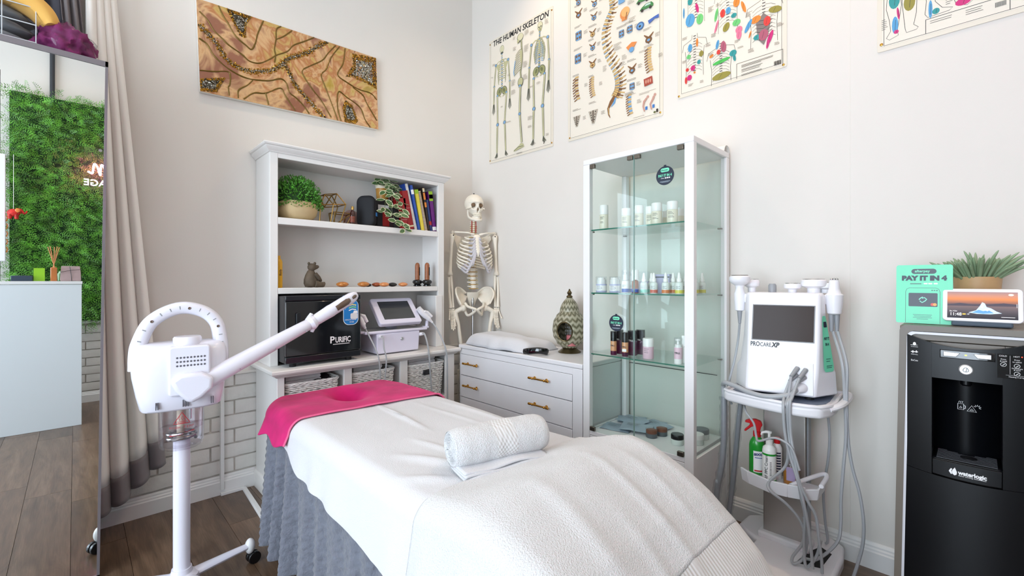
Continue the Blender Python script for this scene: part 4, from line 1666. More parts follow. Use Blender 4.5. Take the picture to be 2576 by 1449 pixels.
sp('swivel_collar', MB().tube([P2 - d * 0.004, P2 + d2 * 0.012, P2 + d2 * 0.028], [0.028, 0.035, 0.029], 24).tube([P2 + d2 * .0 + Vector((0, 0, .028)), P2 + d2 * .012 + Vector((0, 0, .042))], [.012, .008], 10).tube([P2 + d2 * .02 + Vector((0, 0, -.028)), P2 + d2 * .012 + Vector((0, 0, -.044))], [.012, .008], 10), 'steamer_white')
LN = (P3 - P2).length
sd_ = d2.cross(Vector((0, 0, 1))).normalized()
upn = sd_.cross(d2)
rg = []
for t, w, h in ((0.09, .026, .026), (0.30, .028, .028), (0.42, .030, .030), (0.47, .027, .029), (0.56, .027, .029), (0.72, .024, .029), (0.86, .017, .028), (0.95, .011, .022), (1.0, .005, .012)):
    rg.append([tuple(P2 + d2 * LN * t + sd_ * (w * cos(a)) + upn * (h * sin(a))) for a in [2 * pi * k / 24 for k in range(24)]])
noz = sp('nozzle', MB().loft(rg), 'steamer_white', angle=50)
# smoked insert and the ring at the tip
rg = []
for t, w, h in ((0.50, .001, .010), (0.505, .0295, .020), (0.62, .0285, .022), (0.74, .0260, .022), (0.80, .0230, .016), (0.83, .010, .006)):
    rg.append([tuple(P2 + d2 * LN * t + sd_ * (w * cos(a)) + upn * (h * sin(a)) + sd_ * 0.0015) for a in [2 * pi * k / 20 for k in range(20)]])
sp('smoked_insert', MB().loft(rg), 'smoke_brown', noz, angle=60)
rg = []
for t, w, h in ((0.855, .001, .005), (0.86, .0190, .011), (0.92, .0160, .012), (0.955, .0128, .008), (0.96, .006, .003)):
    rg.append([tuple(P2 + d2 * LN * t + sd_ * (w * cos(a)) + upn * (h * sin(a)) + sd_ * 0.0015) for a in [2 * pi * k / 16 for k in range(16)]])
sp('steam_outlet', MB().loft(rg), 'smoke_brown', noz, angle=60)

# ================================================================ MIRROR-FRONTED CABINET, CURTAIN, RECEPTION SIDE
mat('mirror_silver', (0.90, 0.92, 0.92), 0.0, 1.0)
mat('frame_grey', C(128, 122, 126), 0.35, 0.4)
mat('carcase_grey', C(92, 88, 90), 0.5)
ML = (-2.66, -0.32, 0.0)
mc = thing('mirror_cabinet', 'tall grey cabinet with full-length mirror front beside the curtain', 'mirror cabinet', ML)
mc.rotation_euler = (0, radians(0.72), 0)
xa, xb, yf, yb, zt = -0.345, 0.277, -0.180, 0.170, 2.142
build(MB().box(xa, yf + 0.018, 0.0, xb - 0.004, yb, zt - 0.006), 'carcase', 'carcase_grey', mc, bevel=0.002)
fr = MB().box(xa, yf - 0.004, zt - 0.022, xb, yf + 0.018, zt).box(xa, yf - 0.004, 0.0, xb, yf + 0.018, 0.02).box(xa, yf - 0.004, 0, xa + 0.012, yf + 0.018, zt).box(xb - 0.009, yf - 0.004, 0, xb, yf + 0.018, zt)
build(fr, 'frame', 'frame_grey', mc, smooth=False)
build(MB().box(xa + 0.012, yf, 0.02, xb - 0.009, yf + 0.010, zt - 0.022), 'mirror_glass', 'mirror_silver', mc, smooth=False)

# things on top of it
ZT = 2.139
mat('plum_cloth', C(118, 32, 88), 0.8, vary=(18, 0.3), bump=(25, 0.5, 0.01))
glass_mat('clear_bag', (0.88, 0.88, 0.90), fres=1.35, rough=0.12)
mat('felt_yellow', C(222, 172, 88), 0.85, vary=(8, 0.06))
mat('blanket_grey', C(128, 134, 138), 0.9, bump=(40, 0.5, 0.006), vary=(12, 0.2))
o = thing('plum_bundle', 'plum coloured fabric bundle in clear bag on the mirror cabinet', 'fabric bundle', (-2.487, -0.40, ZT))
b = MB()


def lump(c, r, seed, nu=30, nv=18, amp=0.22):
    def f(u, v):
        t = pi * v
        a = 2 * pi * u
        d = Vector((sin(t) * cos(a), sin(t) * sin(a), -cos(t)))
        k = 1 + amp * mnoise.noise(d * 2.2 + Vector((seed, 0, 0))) + amp * 0.5 * mnoise.noise(d * 5 + Vector((0, seed, 0))) + amp * 0.3 * abs(mnoise.noise(d * 9 + Vector((0, seed, 3))))
        return (c[0] + d.x * r[0] * k, c[1] + d.y * r[1] * k, max(c[2] + d.z * r[2] * k, 0.001))
    return MB().grid(f, nu, nv, wrap=True)


build(lump((0, 0, 0.055), (0.086, 0.085, 0.082), 3.1, 60, 40, 0.34), 'cloth', 'plum_cloth', o, angle=80)
build(lump((0.0, 0, 0.058), (0.090, 0.089, 0.088), 3.4), 'clear_bag', 'clear_bag', o, angle=80)
o = thing('blanket_bag', 'grey blanket in clear zip bag on the mirror cabinet', 'blanket bag', (-2.742, -0.36, ZT))
mb_ = MB()
for i in range(3):
    mb_.add(*(lambda q: (q.v, q.f))(lump((0, 0, 0.028 + i * 0.048), (0.165, 0.11, 0.034), 7 + i, amp=0.10)))
build(mb_, 'blanket', 'blanket_grey', o, angle=80)
build(MB().box(-0.175, -0.118, 0.001, 0.178, 0.118, 0.152), 'clear_bag', 'clear_bag', o, bevel=0.015, seg=4)
bb = MB()
for z in (0.012, 0.080, 0.146):
    bb.tube([(-0.176, -0.119, z), (0.179, -0.119, z), (0.179, 0.119, z)], 0.0022, 6)
for x in (-0.10, 0.0, 0.09, 0.178):
    bb.tube([(x, -0.119, 0.006), (x, -0.119, 0.148)], 0.0018, 6)
build(bb, 'bag_piping', mat('piping_clear', C(196, 200, 204), 0.25), o)
# yellow felt brim
o = thing('felt_roll', 'curved mustard yellow felt pad resting on the blanket bag', 'felt pad', (-2.655, -0.42, ZT + 0.152))
P = spline([(-0.20, 0, 0.088), (-0.10, 0, 0.080), (-0.02, 0, 0.062), (0.05, 0, 0.038), (0.10, 0, 0.005), (0.125, 0, -0.030), (0.132, 0, -0.052)], 5)
rg = []
for i, p in enumerate(P):
    w = lerp(0.050, 0.024, (i / (len(P) - 1)) ** 3)
    a, c = P[max(i - 1, 0)], P[min(i + 1, len(P) - 1)]
    d = (c - a).normalized()
    nn = Vector((-d.z, 0, d.x))
    rg.append([tuple(p + nn * w * cos(t) + Vector((0, 0.075 * sin(t), 0))) for t in [2 * pi * k / 16 for k in range(16)]])
build(MB().loft(rg), 'felt_body', 'felt_yellow', o, angle=70)

# ---------------------------------------------------------------- curtain
mat('curtain_cream', C(236, 232, 226), 0.85, bump=(400, 0.15, 0.001), sheen=0.2)
mat('curtain_grey', C(122, 114, 116), 0.7, bump=(400, 0.15, 0.001), sheen=0.2)
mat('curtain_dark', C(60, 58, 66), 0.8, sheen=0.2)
cu = thing('curtain', 'long cream curtain with grey border band gathered beside the mirror', 'curtain', (-2.27, -0.17, 0))
NF = 4.0


def cur(u, z):
    xr = lerp(-2.128, -2.325, min(1, max(0, (z - 0.2) / 2.5))) if z < 2.7 else -2.335
    xl = lerp(-2.420, -2.425, min(1, z / 2.5))
    x = lerp(xl, xr, u)
    am = lerp(0.052, 0.022, min(1, z / 2.8))
    ph = u * NF * 2 * pi + 0.5 * sin(z * 1.3 + u * 4)
    y = -0.165 + 0.10 * u * 0.9 + am * sin(ph) - 0.01
    x += 0.018 * cos(ph) * lerp(1, 0.5, min(1, z / 2.6))
    return (x + 2.27, min(y, -0.035) + 0.17, z)


HZ = [(0, 0.128), (0.22, 0.132), (0.40, 0.155), (0.60, 0.195), (0.8, 0.25), (1.0, 0.285)]


def cz(u, z0, z1, v):
    h = lin(HZ, u)
    return lerp(h + z0 if z0 < 1 else z0, h + z1 if z1 < 1 else z1, v)


build(MB().grid(lambda u, v: cur(u, cz(u, 0.135, 3.55, v)), 150, 60), 'drape', 'curtain_cream', cu, angle=80, solid=0.002)
build(MB().grid(lambda u, v: cur(u, cz(u, 0.0, 0.136, v)), 150, 6), 'border_band', 'curtain_grey', cu, angle=80, solid=0.003)


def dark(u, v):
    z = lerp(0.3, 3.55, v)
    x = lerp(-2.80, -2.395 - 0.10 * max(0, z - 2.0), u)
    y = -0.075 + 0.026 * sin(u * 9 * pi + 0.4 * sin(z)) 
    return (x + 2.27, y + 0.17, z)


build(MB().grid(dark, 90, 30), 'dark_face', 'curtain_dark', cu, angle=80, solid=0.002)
def face(u, v):
    z = lerp(2.0, 3.55, v)
    x = lerp(-2.475 - 0.07 * (z - 2.1), -2.405 - 0.085 * (z - 2.1), u)
    return (x + 2.27, -0.155 + 0.018 * sin(u * 5 * pi) + 0.17, z)
build(MB().grid(face, 40, 20), 'grey_face', 'curtain_grey', cu, angle=80, solid=0.002)
build(MB().tube([(-2.9 + 2.27, 0.02, 3.60), (0.25, 0.02, 3.60)], 0.014, 12), 'curtain_rail', 'steel', cu)

# ---------------------------------------------------------------- reception side (seen in the mirror)
mat('desk_panel', C(226, 234, 240), 0.22)
mat('desk_edge', C(236, 238, 240), 0.3)
DL = (-3.45, -3.60, 0)
o = thing('reception_desk', 'tall white gloss reception counter seen in the mirror', 'reception desk', DL)
build(MB().box(-1.0, 0.300, 0.0, 1.035, 0.318, 1.195), 'front_panel', 'desk_panel', o, bevel=0.002)
build(MB().box(1.015, -0.30, 0.0, 1.035, 0.299, 1.195), 'end_panel', 'desk_panel', o, bevel=0.002)
build(MB().box(-1.0, -0.30, 0.0, -0.98, 0.299, 1.195), 'end_panel', 'desk_panel', o, bevel=0.002)
build(MB().box(-1.0, -0.05, 1.196, 1.040, 0.322, 1.222), 'counter_top', 'desk_edge', o, bevel=0.003)
build(MB().box(-0.98, -0.30, 0.72, 1.014, -0.06, 0.75), 'work_shelf', 'desk_edge', o, bevel=0.003)
DT = 1.2225
o = thing('reed_diffuser', 'reed diffuser with brown sticks in amber glass on reception counter', 'reed diffuser', (-2.583, -3.36, DT))
build(MB().box(-0.020, -0.020, 0, 0.020, 0.020, 0.115), 'diffuser_glass', mat('amber_clear', C(196, 120, 70), 0.1, coat=0.3), o, bevel=0.005)
for i, (dx, dy) in enumerate(((-.035, .01), (-.022, -.012), (.004, .012), (.020, -.01), (.033, .01))):
    build(MB().tube([(-dx * .25, -dy * .3, .10), (dx, dy, 0.285 + .006 * (i % 2))], 0.0033, 6), 'reed_stick', mat('reed', C(206, 140, 86), 0.6), o)
o = tag(build(MB().prism(rrect(-0.032, 0, 0.032, 0.108, .002), -0.008, 0.008), 'green_card_box', mat('lime_box', C(150, 208, 40), 0.35), None, loc=(-2.668, -3.375, DT)), 'lime green card box beside the reed diffuser', 'box')
o = tag(build(MB().lathe([(0.026, 0), (0.032, 0.004), (0.034, 0.06), (0.024, 0.085), (0.010, 0.092)], 24), 'green_jar', mat('green_glass', C(84, 150, 70), 0.12, coat=0.4), None, loc=(-2.530, -3.425, DT)), 'small green glass jar behind the reed diffuser', 'jar')
o = thing('gift_pouch', 'mauve paper gift pouch tied with dark string on reception counter', 'pouch', (-2.482, -3.37, DT))
build(MB().loft([[(x * s, y * t, z) for x, y in ((-.062, -.03), (.062, -.03), (.062, .03), (-.062, .03))] for z, s, t in ((0, .98, 1), (.012, 1.04, 1.1), (.075, 1.0, .7), (.125, .92, .14), (.128, .92, .1))]), 'paper_body', mat('mauve_paper', C(176, 152, 152), 0.7, vary=(14, 0.08)), o, bevel=0.004)
build(MB().tube([(-.064, .030, .075), (0, .032, .092), (.062, .030, .10)], 0.0018, 5).tube([(.006, .034, .0), (.002, .031, .06), (-.006, .012, .125)], 0.0018, 5), 'string', 'ink_black', o)
tag(build(MB().box(-0.06, -0.03, 0, 0.06, 0.03, 0.045), 'card_terminal', mat('slate_plastic', C(52, 66, 84), 0.4), None, loc=(-2.765, -3.37, DT), bevel=0.004), 'low slate grey card terminal on reception counter', 'terminal')
o = thing('display_board', 'white free-hanging display board at left edge of the mirror view', 'board', (-3.20, -4.03, 1.40))
build(MB().box(-0.30, -0.012, 0, 0.298, 0.012, 0.96), 'board_face', 'white_plastic', o, bevel=0.004)
b = MB()
for i in range(5):
    b.tube([(0.303, 0.0, 0.08 + i * 0.07), (0.31, 0.0, 0.11 + i * 0.07), (0.303, 0.0, 0.13 + i * 0.07)], 0.004, 5)
build(b, 'edge_clips', mat('clip_orange', C(220, 130, 60), 0.4), o)
build(MB().box(-0.29, -0.20, 0.94, -0.27, -0.01, 0.955).box(0.20, -0.20, 0.94, 0.22, -0.01, 0.955).box(-0.29, -0.215, 0.90, 0.22, -0.19, 0.99), 'wall_bracket', 'white_plastic', o)
mat('elephant_fabric', C(196, 34, 26), 0.6, vary=(55, 0.6))
o = thing('elephant_ornament', 'small red patterned fabric elephant ornament hanging by the green wall', 'ornament', (-2.852, -3.995, 1.76))
b = MB()
b.ell((0, 0, 0.075), (0.042, 0.03, 0.036), 18, 10)
b.ell((0.036, 0, 0.095), (0.024, 0.022, 0.024), 14, 8)
b.tube([(0.052, 0, 0.088), (0.068, 0, 0.075), (0.078, 0, 0.082), (0.082, 0, 0.100)], [0.012, 0.009, 0.007, 0.005], 10)
for x in (-0.022, 0.018):
    for y in (-0.014, 0.014):
        b.tube([(x, y, 0.06), (x, y, 0.022)], [0.014, 0.012], 10)
build(b, 'elephant_body', 'elephant_fabric', o, angle=80)
build(MB().ell((0.026, 0.024, 0.098), (0.016, 0.004, 0.020), 12, 8), 'ear', 'clip_orange', o)
build(MB().tube([(0, 0, 0.108), (0, 0, 0.60)], 0.0015, 5), 'cord', 'ink_white', o)

# living green wall with neon sign
mat('fern_green', C(92, 156, 46), 0.45, vary=(13, 0.85))
mat('fern_base', C(24, 58, 22), 0.9)
gw = thing('green_wall', 'panel of dense artificial green ferns covering the rear wall', 'green wall', (-2.2, -4.23, 0.83))
build(MB().box(-0.69, 0.0, 0.0, 0.95, 0.04, 2.16), 'backing', 'fern_base', gw)
random.seed(21)
fb = MB()
for i in range(4600):
    x, z = random.uniform(-0.72, 0.50), random.uniform(-0.03, 2.20)
    c = Vector((x, 0.035 + random.uniform(0, 0.075), z))
    a = random.uniform(0, 2 * pi)
    d = Vector((cos(a), random.uniform(0.2, 1.0), sin(a) * 0.9 - 0.1)).normalized()
    L = random.uniform(0.07, 0.14)
    sd = d.cross(Vector((random.uniform(-.3, .3), 1, random.uniform(-.3, .3)))).normalized()
    for k in range(6):
        t = (k + 0.6) / 6
        p = c + d * L * t + Vector((0, 0.0, -0.03 * t * t))
        w = 0.026 * (1 - t * 0.75)
        q = d * 0.010
        for s in (-1, 1):
            fb.add([p, p + sd * s * w * .6 + q * .8, p + sd * s * w + q * 1.2, p + sd * s * w * .5 + q * .05], [(0, 1, 2, 3)])
build(fb, 'fern_fronds', 'fern_green', gw, smooth=False, kind='stuff')
mat('neon_pink', (1, 0.5, 0.8), 0.4, emit=((1.0, 0.10, 0.40), 260))
mat('neon_white', (1, 0.9, 0.95), 0.4, emit=((1.0, 0.75, 0.88), 2.2))
glass_mat('sign_acrylic', (0.94, 0.94, 0.94))
ns = thing('neon_sign', 'glowing pink neon script sign with white capitals on the green wall', 'neon sign', (-2.05, -4.085, 2.12), 180)
build(MB().box(-0.30, 0.0, 0.0, 0.345, 0.006, 0.43), 'acrylic_panel', 'sign_acrylic', ns, bevel=0.002)
mm = spline([(0.12, -0.012, 0.155), (0.135, -0.012, 0.21), (0.16, -0.012, 0.265), (0.168, -0.012, 0.22), (0.175, -0.012, 0.16), (0.195, -0.012, 0.235), (0.215, -0.012, 0.265), (0.222, -0.012, 0.22), (0.226, -0.012, 0.16), (0.245, -0.012, 0.235), (0.268, -0.012, 0.265), (0.276, -0.012, 0.215), (0.284, -0.012, 0.170), (0.315, -0.012, 0.185)], 5)
build(MB().tube(mm, 0.0070, 8), 'neon_script', 'neon_pink', ns)
build(MB().tube([(p.x, p.y - .004, p.z) for p in mm], 0.0045, 6), 'neon_core', 'neon_white', ns)
text('AGE', 0.088, 'neon_white', ns, (0.262, -0.012, 0.075), bold=0.001, depth=0.004, name='neon_capitals')
build(MB().lathe([(0.014, 0), (0.014, -0.02), (0.0, -0.02)], 14, (0.225, 0, 0.405), ax='y'), 'standoff', 'steel', ns)
# conduit on the rear wall above the greenery
struct(MB().cyl((-2.614, Y0 + 0.02, 2.95), (-2.614, Y0 + 0.02, ZC), 0.018, n=12), 'trim_2', 'frame_alu')

# ================================================================ CHEST OF DRAWERS, LANTERN, TOWEL
mat('dresser_white', C(231, 229, 230), 0.4, vary=(3, 0.02))
mat('drawer_brass', C(196, 146, 66), 0.25, 1.0)
# local frame: front faces -y, root rotated -90 degrees; local x = y0 - world y, local y = world x - x0
DRZ = 0.765
dr = thing('chest_of_drawers', 'low white chest of drawers with brass bar handles', 'chest of drawers', (-0.235, -0.95, 0), -90)
xa, xb, yf, yb = -0.555, 0.560, -0.215, 0.215
build(MB().box(xa, yf, DRZ - 0.028, xb, yb, DRZ), 'top_board', 'dresser_white', dr, bevel=0.006, seg=3)
build(MB().box(xa, yf + 0.012, 0.0, xa + 0.020, yb, DRZ - 0.029), 'side_panel', 'dresser_white', dr, bevel=0.002)
build(MB().box(xb - 0.068, yf + 0.001, 0.0, xb, yb, DRZ - 0.029), 'side_panel', 'dresser_white', dr, bevel=0.003)
build(MB().box(xa + 0.02, yf + 0.025, 0.02, xb - 0.07, yb, DRZ - 0.03), 'carcase', mat('shadow_gap', C(120, 118, 118), 0.8), dr)
build(MB().box(xa + 0.02, yf + 0.005, DRZ - 0.066, xb - 0.069, yf + 0.026, DRZ - 0.029), 'top_rail', 'dresser_white', dr, bevel=0.001)
for z1, z0 in ((0.697, 0.549), (0.544, 0.392), (0.387, 0.220), (0.215, 0.05)):
    d = build(MB().box(xa + 0.022, yf, z0, xb - 0.071, yf + 0.024, z1), 'drawer', 'dresser_white', dr, bevel=0.002)
    for hx in (-0.395, 0.253):
        h = MB()
        zc = z0 + 0.088
        h.tube([(hx - 0.082, yf - 0.026, zc), (hx - 0.078, yf - 0.026, zc), (hx - 0.062, yf - 0.026, zc), (hx - 0.058, yf - 0.026, zc), (hx + 0.058, yf - 0.026, zc), (hx + 0.062, yf - 0.026, zc), (hx + 0.078, yf - 0.026, zc), (hx + 0.082, yf - 0.026, zc)],
               [.004, .0075, .0075, .0052, .0052, .0075, .0075, .004], 12)
        for s in (-0.048, 0.048):
            h.tube([(hx + s, yf, zc), (hx + s, yf - 0.004, zc), (hx + s, yf - 0.006, zc), (hx + s, yf - 0.026, zc)], [.009, .009, .0045, .0045], 12)
            h.ell((hx + s, yf - 0.026, zc), 0.0078, 10, 6)
        build(h, 'bar_handle', 'drawer_brass', d)
build(MB().box(xa + 0.01, yf + 0.03, 0.0, xb - 0.01, yb, 0.048), 'plinth', 'dresser_white', dr)

# folded towel
def towel_h(u, v):
    e = min(u, 1 - u, v * 0.6, (1 - v) * 0.6)
    k = 1 - math.exp(-e * 22)
    return k


def tdr(u, v):
    x = lerp(-0.500, 0.115, u)          # along the wall
    y = lerp(-0.190, 0.110, v)
    k = towel_h(u, v)
    z = 0.092 * k * (1 - 0.30 * u) + 0.010 * mnoise.noise(Vector((u * 3, v * 3, 2))) * k
    if 0.60 < u < 0.86 and v < 0.40:
        z += 0.010 * sin((u - .6) / .26 * pi)
    if u > 0.80: z -= 0.012 * (u - 0.8) / 0.2
    x += 0.02 * mnoise.noise(Vector((u * 4, v * 4, 9)))
    y += 0.022 * mnoise.noise(Vector((u * 5, v * 2, 5))) - 0.025 * (sin(u * pi) if v < 0.4 else 0)
    return (x, y, max(z, 0.004))


t = thing('draped_towel', 'pale white towel draped loosely over the chest of drawers', 'towel', (-0.235, -0.95, DRZ), -90)
build(MB().grid(tdr, 70, 44), 'cloth', 'terry_fine', t, angle=80, solid=0.007)
tag(build(MB().tube(spline([(-0.415, -1.03, DRZ + .012), (-0.42, -1.08, DRZ + .022), (-0.40, -1.14, DRZ + .030), (-0.36, -1.17, DRZ + .022), (-0.33, -1.13, DRZ + .014), (-0.36, -1.06, DRZ + .012)], 6), 0.011, 8, flat=1.8), 'black_strap', 'black_gloss', None), 'black glossy strap sticking out from under the white towel', 'strap')

# lantern
m = bpy.data.materials.new('lantern_ceramic')
m.use_nodes = True
k = NT(m)
tc = k.n('ShaderNodeTexCoord')
sx_ = k.n('ShaderNodeSeparateXYZ')
k.l(tc, 'Object', sx_, 0)
at = k.n('ShaderNodeMath', operation='ARCTAN2'); k.l(sx_, 'Y', at, 0); k.l(sx_, 'X', at, 1)
sc = k.n('ShaderNodeMath', operation='MULTIPLY'); sc.inputs[1].default_value = 2.55; k.l(at, 0, sc, 0)
pp = k.n('ShaderNodeMath', operation='PINGPONG'); pp.inputs[1].default_value = 0.5; k.l(sc, 0, pp, 0)
zz = k.n('ShaderNodeMath', operation='MULTIPLY_ADD'); zz.inputs[1].default_value = 27.0; k.l(sx_, 'Z', zz, 0); k.l(pp, 0, zz, 2)
p2 = k.n('ShaderNodeMath', operation='PINGPONG'); p2.inputs[1].default_value = 0.5; k.l(zz, 0, p2, 0)
nz = k.n('ShaderNodeTexNoise', i_Scale=70.0, i_Detail=4.0); k.l(tc, 'Object', nz, 'Vector')
ad = k.n('ShaderNodeMath', operation='MULTIPLY_ADD'); ad.inputs[1].default_value = 0.35; k.l(nz, 'Fac', ad, 0); k.l(p2, 0, ad, 2)
r = k.ramp([(0.12, C(92, 88, 66)), (0.32, C(112, 108, 84)), (0.46, C(158, 152, 128)), (0.66, C(176, 170, 148))], ad, 0)
k.l(r, 'Color', k.b, 'Base Color')
k.b.inputs['Roughness'].default_value = 0.35
k.bump(p2, 0, 0.3, 0.003)
MATS['lantern_ceramic'] = m
mat('bronze', C(104, 92, 66), 0.35, 0.9)
ln = thing('lantern', 'domed ceramic lantern with olive chevron pattern and oval opening', 'lantern', (-0.165, -1.195, DRZ), -90 + 28)
build(MB().lathe([(0.072, 0.0), (0.074, 0.005), (0.064, 0.012), (0.048, 0.024), (0.042, 0.032), (0.046, 0.037)], 36), 'foot', 'bronze', ln)


def body_r(z):
    return interp([(0.034, 0.048), (0.065, 0.080), (0.108, 0.102), (0.150, 0.107), (0.195, 0.102), (0.235, 0.083), (0.262, 0.060)], z)


b = MB()
NU, NV = 72, 44
vs, fs = [], []
for j in range(NV + 1):
    z = lerp(0.034, 0.262, j / NV)
    for i in range(NU):
        a = 2 * pi * i / NU
        vs.append((body_r(z) * cos(a), body_r(z) * sin(a), z))
for j in range(NV):
    z = lerp(0.034, 0.262, (j + .5) / NV)
    for i in range(NU):
        a = 2 * pi * (i + .5) / NU
        da = (a - radians(262) + pi) % (2 * pi) - pi
        if (da * 0.104 / 0.050) ** 2 + ((z - 0.142) / 0.060) ** 2 < 1: continue
        l = (i + 1) % NU
        fs.append((j * NU + i, j * NU + l, (j + 1) * NU + l, (j + 1) * NU + i))
b.add(vs, fs)
build(b, 'globe', 'lantern_ceramic', ln, solid=0.006, angle=80)
rimp = []
for kk in range(40):
    t_ = 2 * pi * kk / 40
    z = 0.142 + 0.060 * sin(t_)
    a = radians(262) + 0.050 * cos(t_) / 0.104
    rr = body_r(z) + 0.001
    rimp.append((rr * cos(a), rr * sin(a), z))
build(MB().tube(rimp, 0.005, 6, closed=True), 'opening_rim', 'bronze', ln)
build(MB().lathe([(0.058, 0.258), (0.063, 0.264), (0.061, 0.280), (0.053, 0.306), (0.038, 0.330), (0.022, 0.348), (0.016, 0.354)], 36), 'dome', 'lantern_ceramic', ln)
build(MB().lathe([(0.016, 0.352), (0.021, 0.357), (0.018, 0.364), (0.010, 0.370), (0.014, 0.378), (0.016, 0.385), (0.010, 0.394), (0.005, 0.402), (0.006, 0.406), (0.0, 0.410)], 24), 'finial', 'bronze', ln)
build(MB().lathe([(0.030, 0.05), (0.030, 0.115), (0.026, 0.118), (0, 0.117)], 24, (0.02, -0.05, 0)), 'candle', mat('candle_pink', C(206, 120, 120), 0.5, sss=0.2), ln)
build(MB().lathe([(0.035, 0.046), (0.037, 0.135)], 24, (0.02, -0.05, 0)), 'candle_glass', 'jar_glass', ln)
b = MB()
for j in range(5):
    for i in range(9):
        a = radians(60 + i * 7)
        b.ell((0.0965 * cos(a), 0.0965 * sin(a), 0.085 + j * 0.022), (0.004, 0.004, 0.006), 6, 4)
build(b, 'pierced_dots', 'ink_white', ln)

# ================================================================ ANATOMICAL SKELETON
mat('bone', C(238, 230, 214), 0.5, vary=(14, 0.05), bump=(80, 0.15, 0.002))
mat('bone_cap', C(204, 178, 126), 0.5)
mat('cartilage', C(196, 192, 196), 0.35)
mat('disc_gold', C(188, 146, 84), 0.5)
mat('nerve_yellow', C(206, 176, 60), 0.5)
mat('artery_red', C(178, 36, 32), 0.4)
mat('socket_shade', C(122, 98, 74), 0.8)  # shade of the skull hollows put into a dark colour
sk = thing('anatomical_skeleton', 'life-size white anatomical skeleton model on metal stand in corner', 'skeleton', (-0.195, -0.265, 0), -24)


def kp(name, mb, m='bone', par=None, **kw):
    kw.setdefault('angle', 70)
    return build(mb, name, m, par or sk, **kw)


# skull (local: face looks along -y)
SKM = Matrix.Translation((0.0, -0.005, 0.0)) @ Matrix.Rotation(radians(6), 4, 'Z')
ctr = Vector((0, 0.012, 1.832))


def skull(u, v):
    t = pi * v
    a = 2 * pi * u
    d = Vector((sin(t) * cos(a), sin(t) * sin(a), -cos(t)))
    r = Vector((0.073, 0.092, 0.076))
    p = Vector((d.x * r.x, d.y * r.y, d.z * r.z))
    if d.y < 0:
        f = -d.y
        p.y -= 0.004 * f
    # lower front pulled down into the upper jaw
    if d.z < -0.15 and d.y < 0.15:
        q = min(1, (-0.15 - d.z) / 0.6)
        w = max(0, min(1, (0.15 - d.y) / 0.55))
        p.z -= 0.034 * q * w
        p.y -= 0.016 * q * w
        p.x *= 1 - 0.30 * q * w
    if d.z < -0.4 and d.y > 0.0:
        p.z += 0.022 * min(1, (-0.4 - d.z) / 0.5)
    # temples
    p.x *= 1 - 0.10 * gauss(d.z + 0.05, 0.25) * max(0, -d.y) ** 2 * 2
    # brow
    if d.y < -0.4: p.y -= 0.006 * gauss(d.z - 0.05, 0.10)
    # eye sockets
    for sx in (-1, 1):
        e = Vector((sx * 0.40, -0.86, -0.22)).normalized()
        g = (d - e)
        q = sqrt((g.x / 0.19) ** 2 + (g.z / 0.17) ** 2)
        if d.y < 0: p.y += 0.034 / (1 + q ** 6)
    # nose opening
    if d.y < 0:
        q = sqrt((d.x / (0.085 + 0.10 * max(0, -0.42 - d.z))) ** 2 + ((d.z + 0.50) / 0.13) ** 2)
        p.y += 0.022 / (1 + q ** 6)
        p.y -= 0.006 * gauss(d.x, 0.07) * gauss(d.z + 0.30, 0.09)
    # cheekbones
    for sx in (-1, 1):
        p.x += sx * 0.010 * gauss(d.z + 0.42, 0.10) * gauss(d.y + 0.55, 0.28) * (1 if d.x * sx > 0.2 else 0)
    q = SKM @ (p + ctr)
    return tuple(q)


cran = kp('cranium', MB().grid(skull, 96, 80, wrap=True))
for sx in (-1, 1):
    b = MB(); b.X = SKM
    b.tube(spline([(sx * 0.055, -0.062, 1.790), (sx * 0.066, -0.035, 1.788), (sx * 0.068, 0.0, 1.790)], 4), 0.0055, 8)
    kp('cheek_arch', b, 'bone', cran)
    b = MB(); b.X = SKM
    b.ell((sx * 0.031, -0.056, 1.814), (0.018, 0.012, 0.016), 14, 8)
    kp('eye_socket_shade', b, 'socket_shade', cran)  # dark lump painting the shade inside the bone socket
b = MB(); b.X = SKM
b.ell((0, -0.070, 1.782), (0.009, 0.009, 0.013), 10, 8)
kp('nasal_shade', b, 'socket_shade', cran)
b = MB(); b.X = SKM
jaw = spline([(-0.052, 0.005, 1.790), (-0.054, 0.002, 1.755), (-0.050, -0.010, 1.722), (-0.036, -0.055, 1.702), (-0.014, -0.083, 1.694), (0.014, -0.083, 1.694), (0.036, -0.055, 1.702), (0.050, -0.010, 1.722), (0.054, 0.002, 1.755), (0.052, 0.005, 1.790)], 6)
rj = []
for i, p in enumerate(jaw):
    tt = abs(i / (len(jaw) - 1) - 0.5) * 2
    rj.append(lerp(0.012, 0.010, tt))
b.tube(jaw, rj, 10, flat=0.7)
b.grid(lambda u, v: (lambda a: (0.040 * sin(a) , 0.0 - 0.080 * cos(a) * 1.0, lerp(1.700, 1.726, v)))(lerp(-1.05, 1.05, u)), 20, 3)
kp('mandible', b, 'bone', cran, solid=0.0)
for zt, nm in ((1.742, 'upper_teeth'), (1.730, 'lower_teeth')):
    b = MB(); b.X = SKM
    for i in range(12):
        a = lerp(-0.85, 0.85, i / 11)
        b.ell((0.037 * sin(a), -0.018 - 0.064 * cos(a), zt), (0.0040, 0.0042, 0.0066), 8, 5)
    kp(nm, b, mat('tooth', C(240, 234, 216), 0.3), cran)
kp('skull_bolt', MB().lathe([(0.006, 1.905), (0.006, 1.918), (0.0, 1.918)], 10, (0, 0.012, 0)), 'dark_plastic', cran)

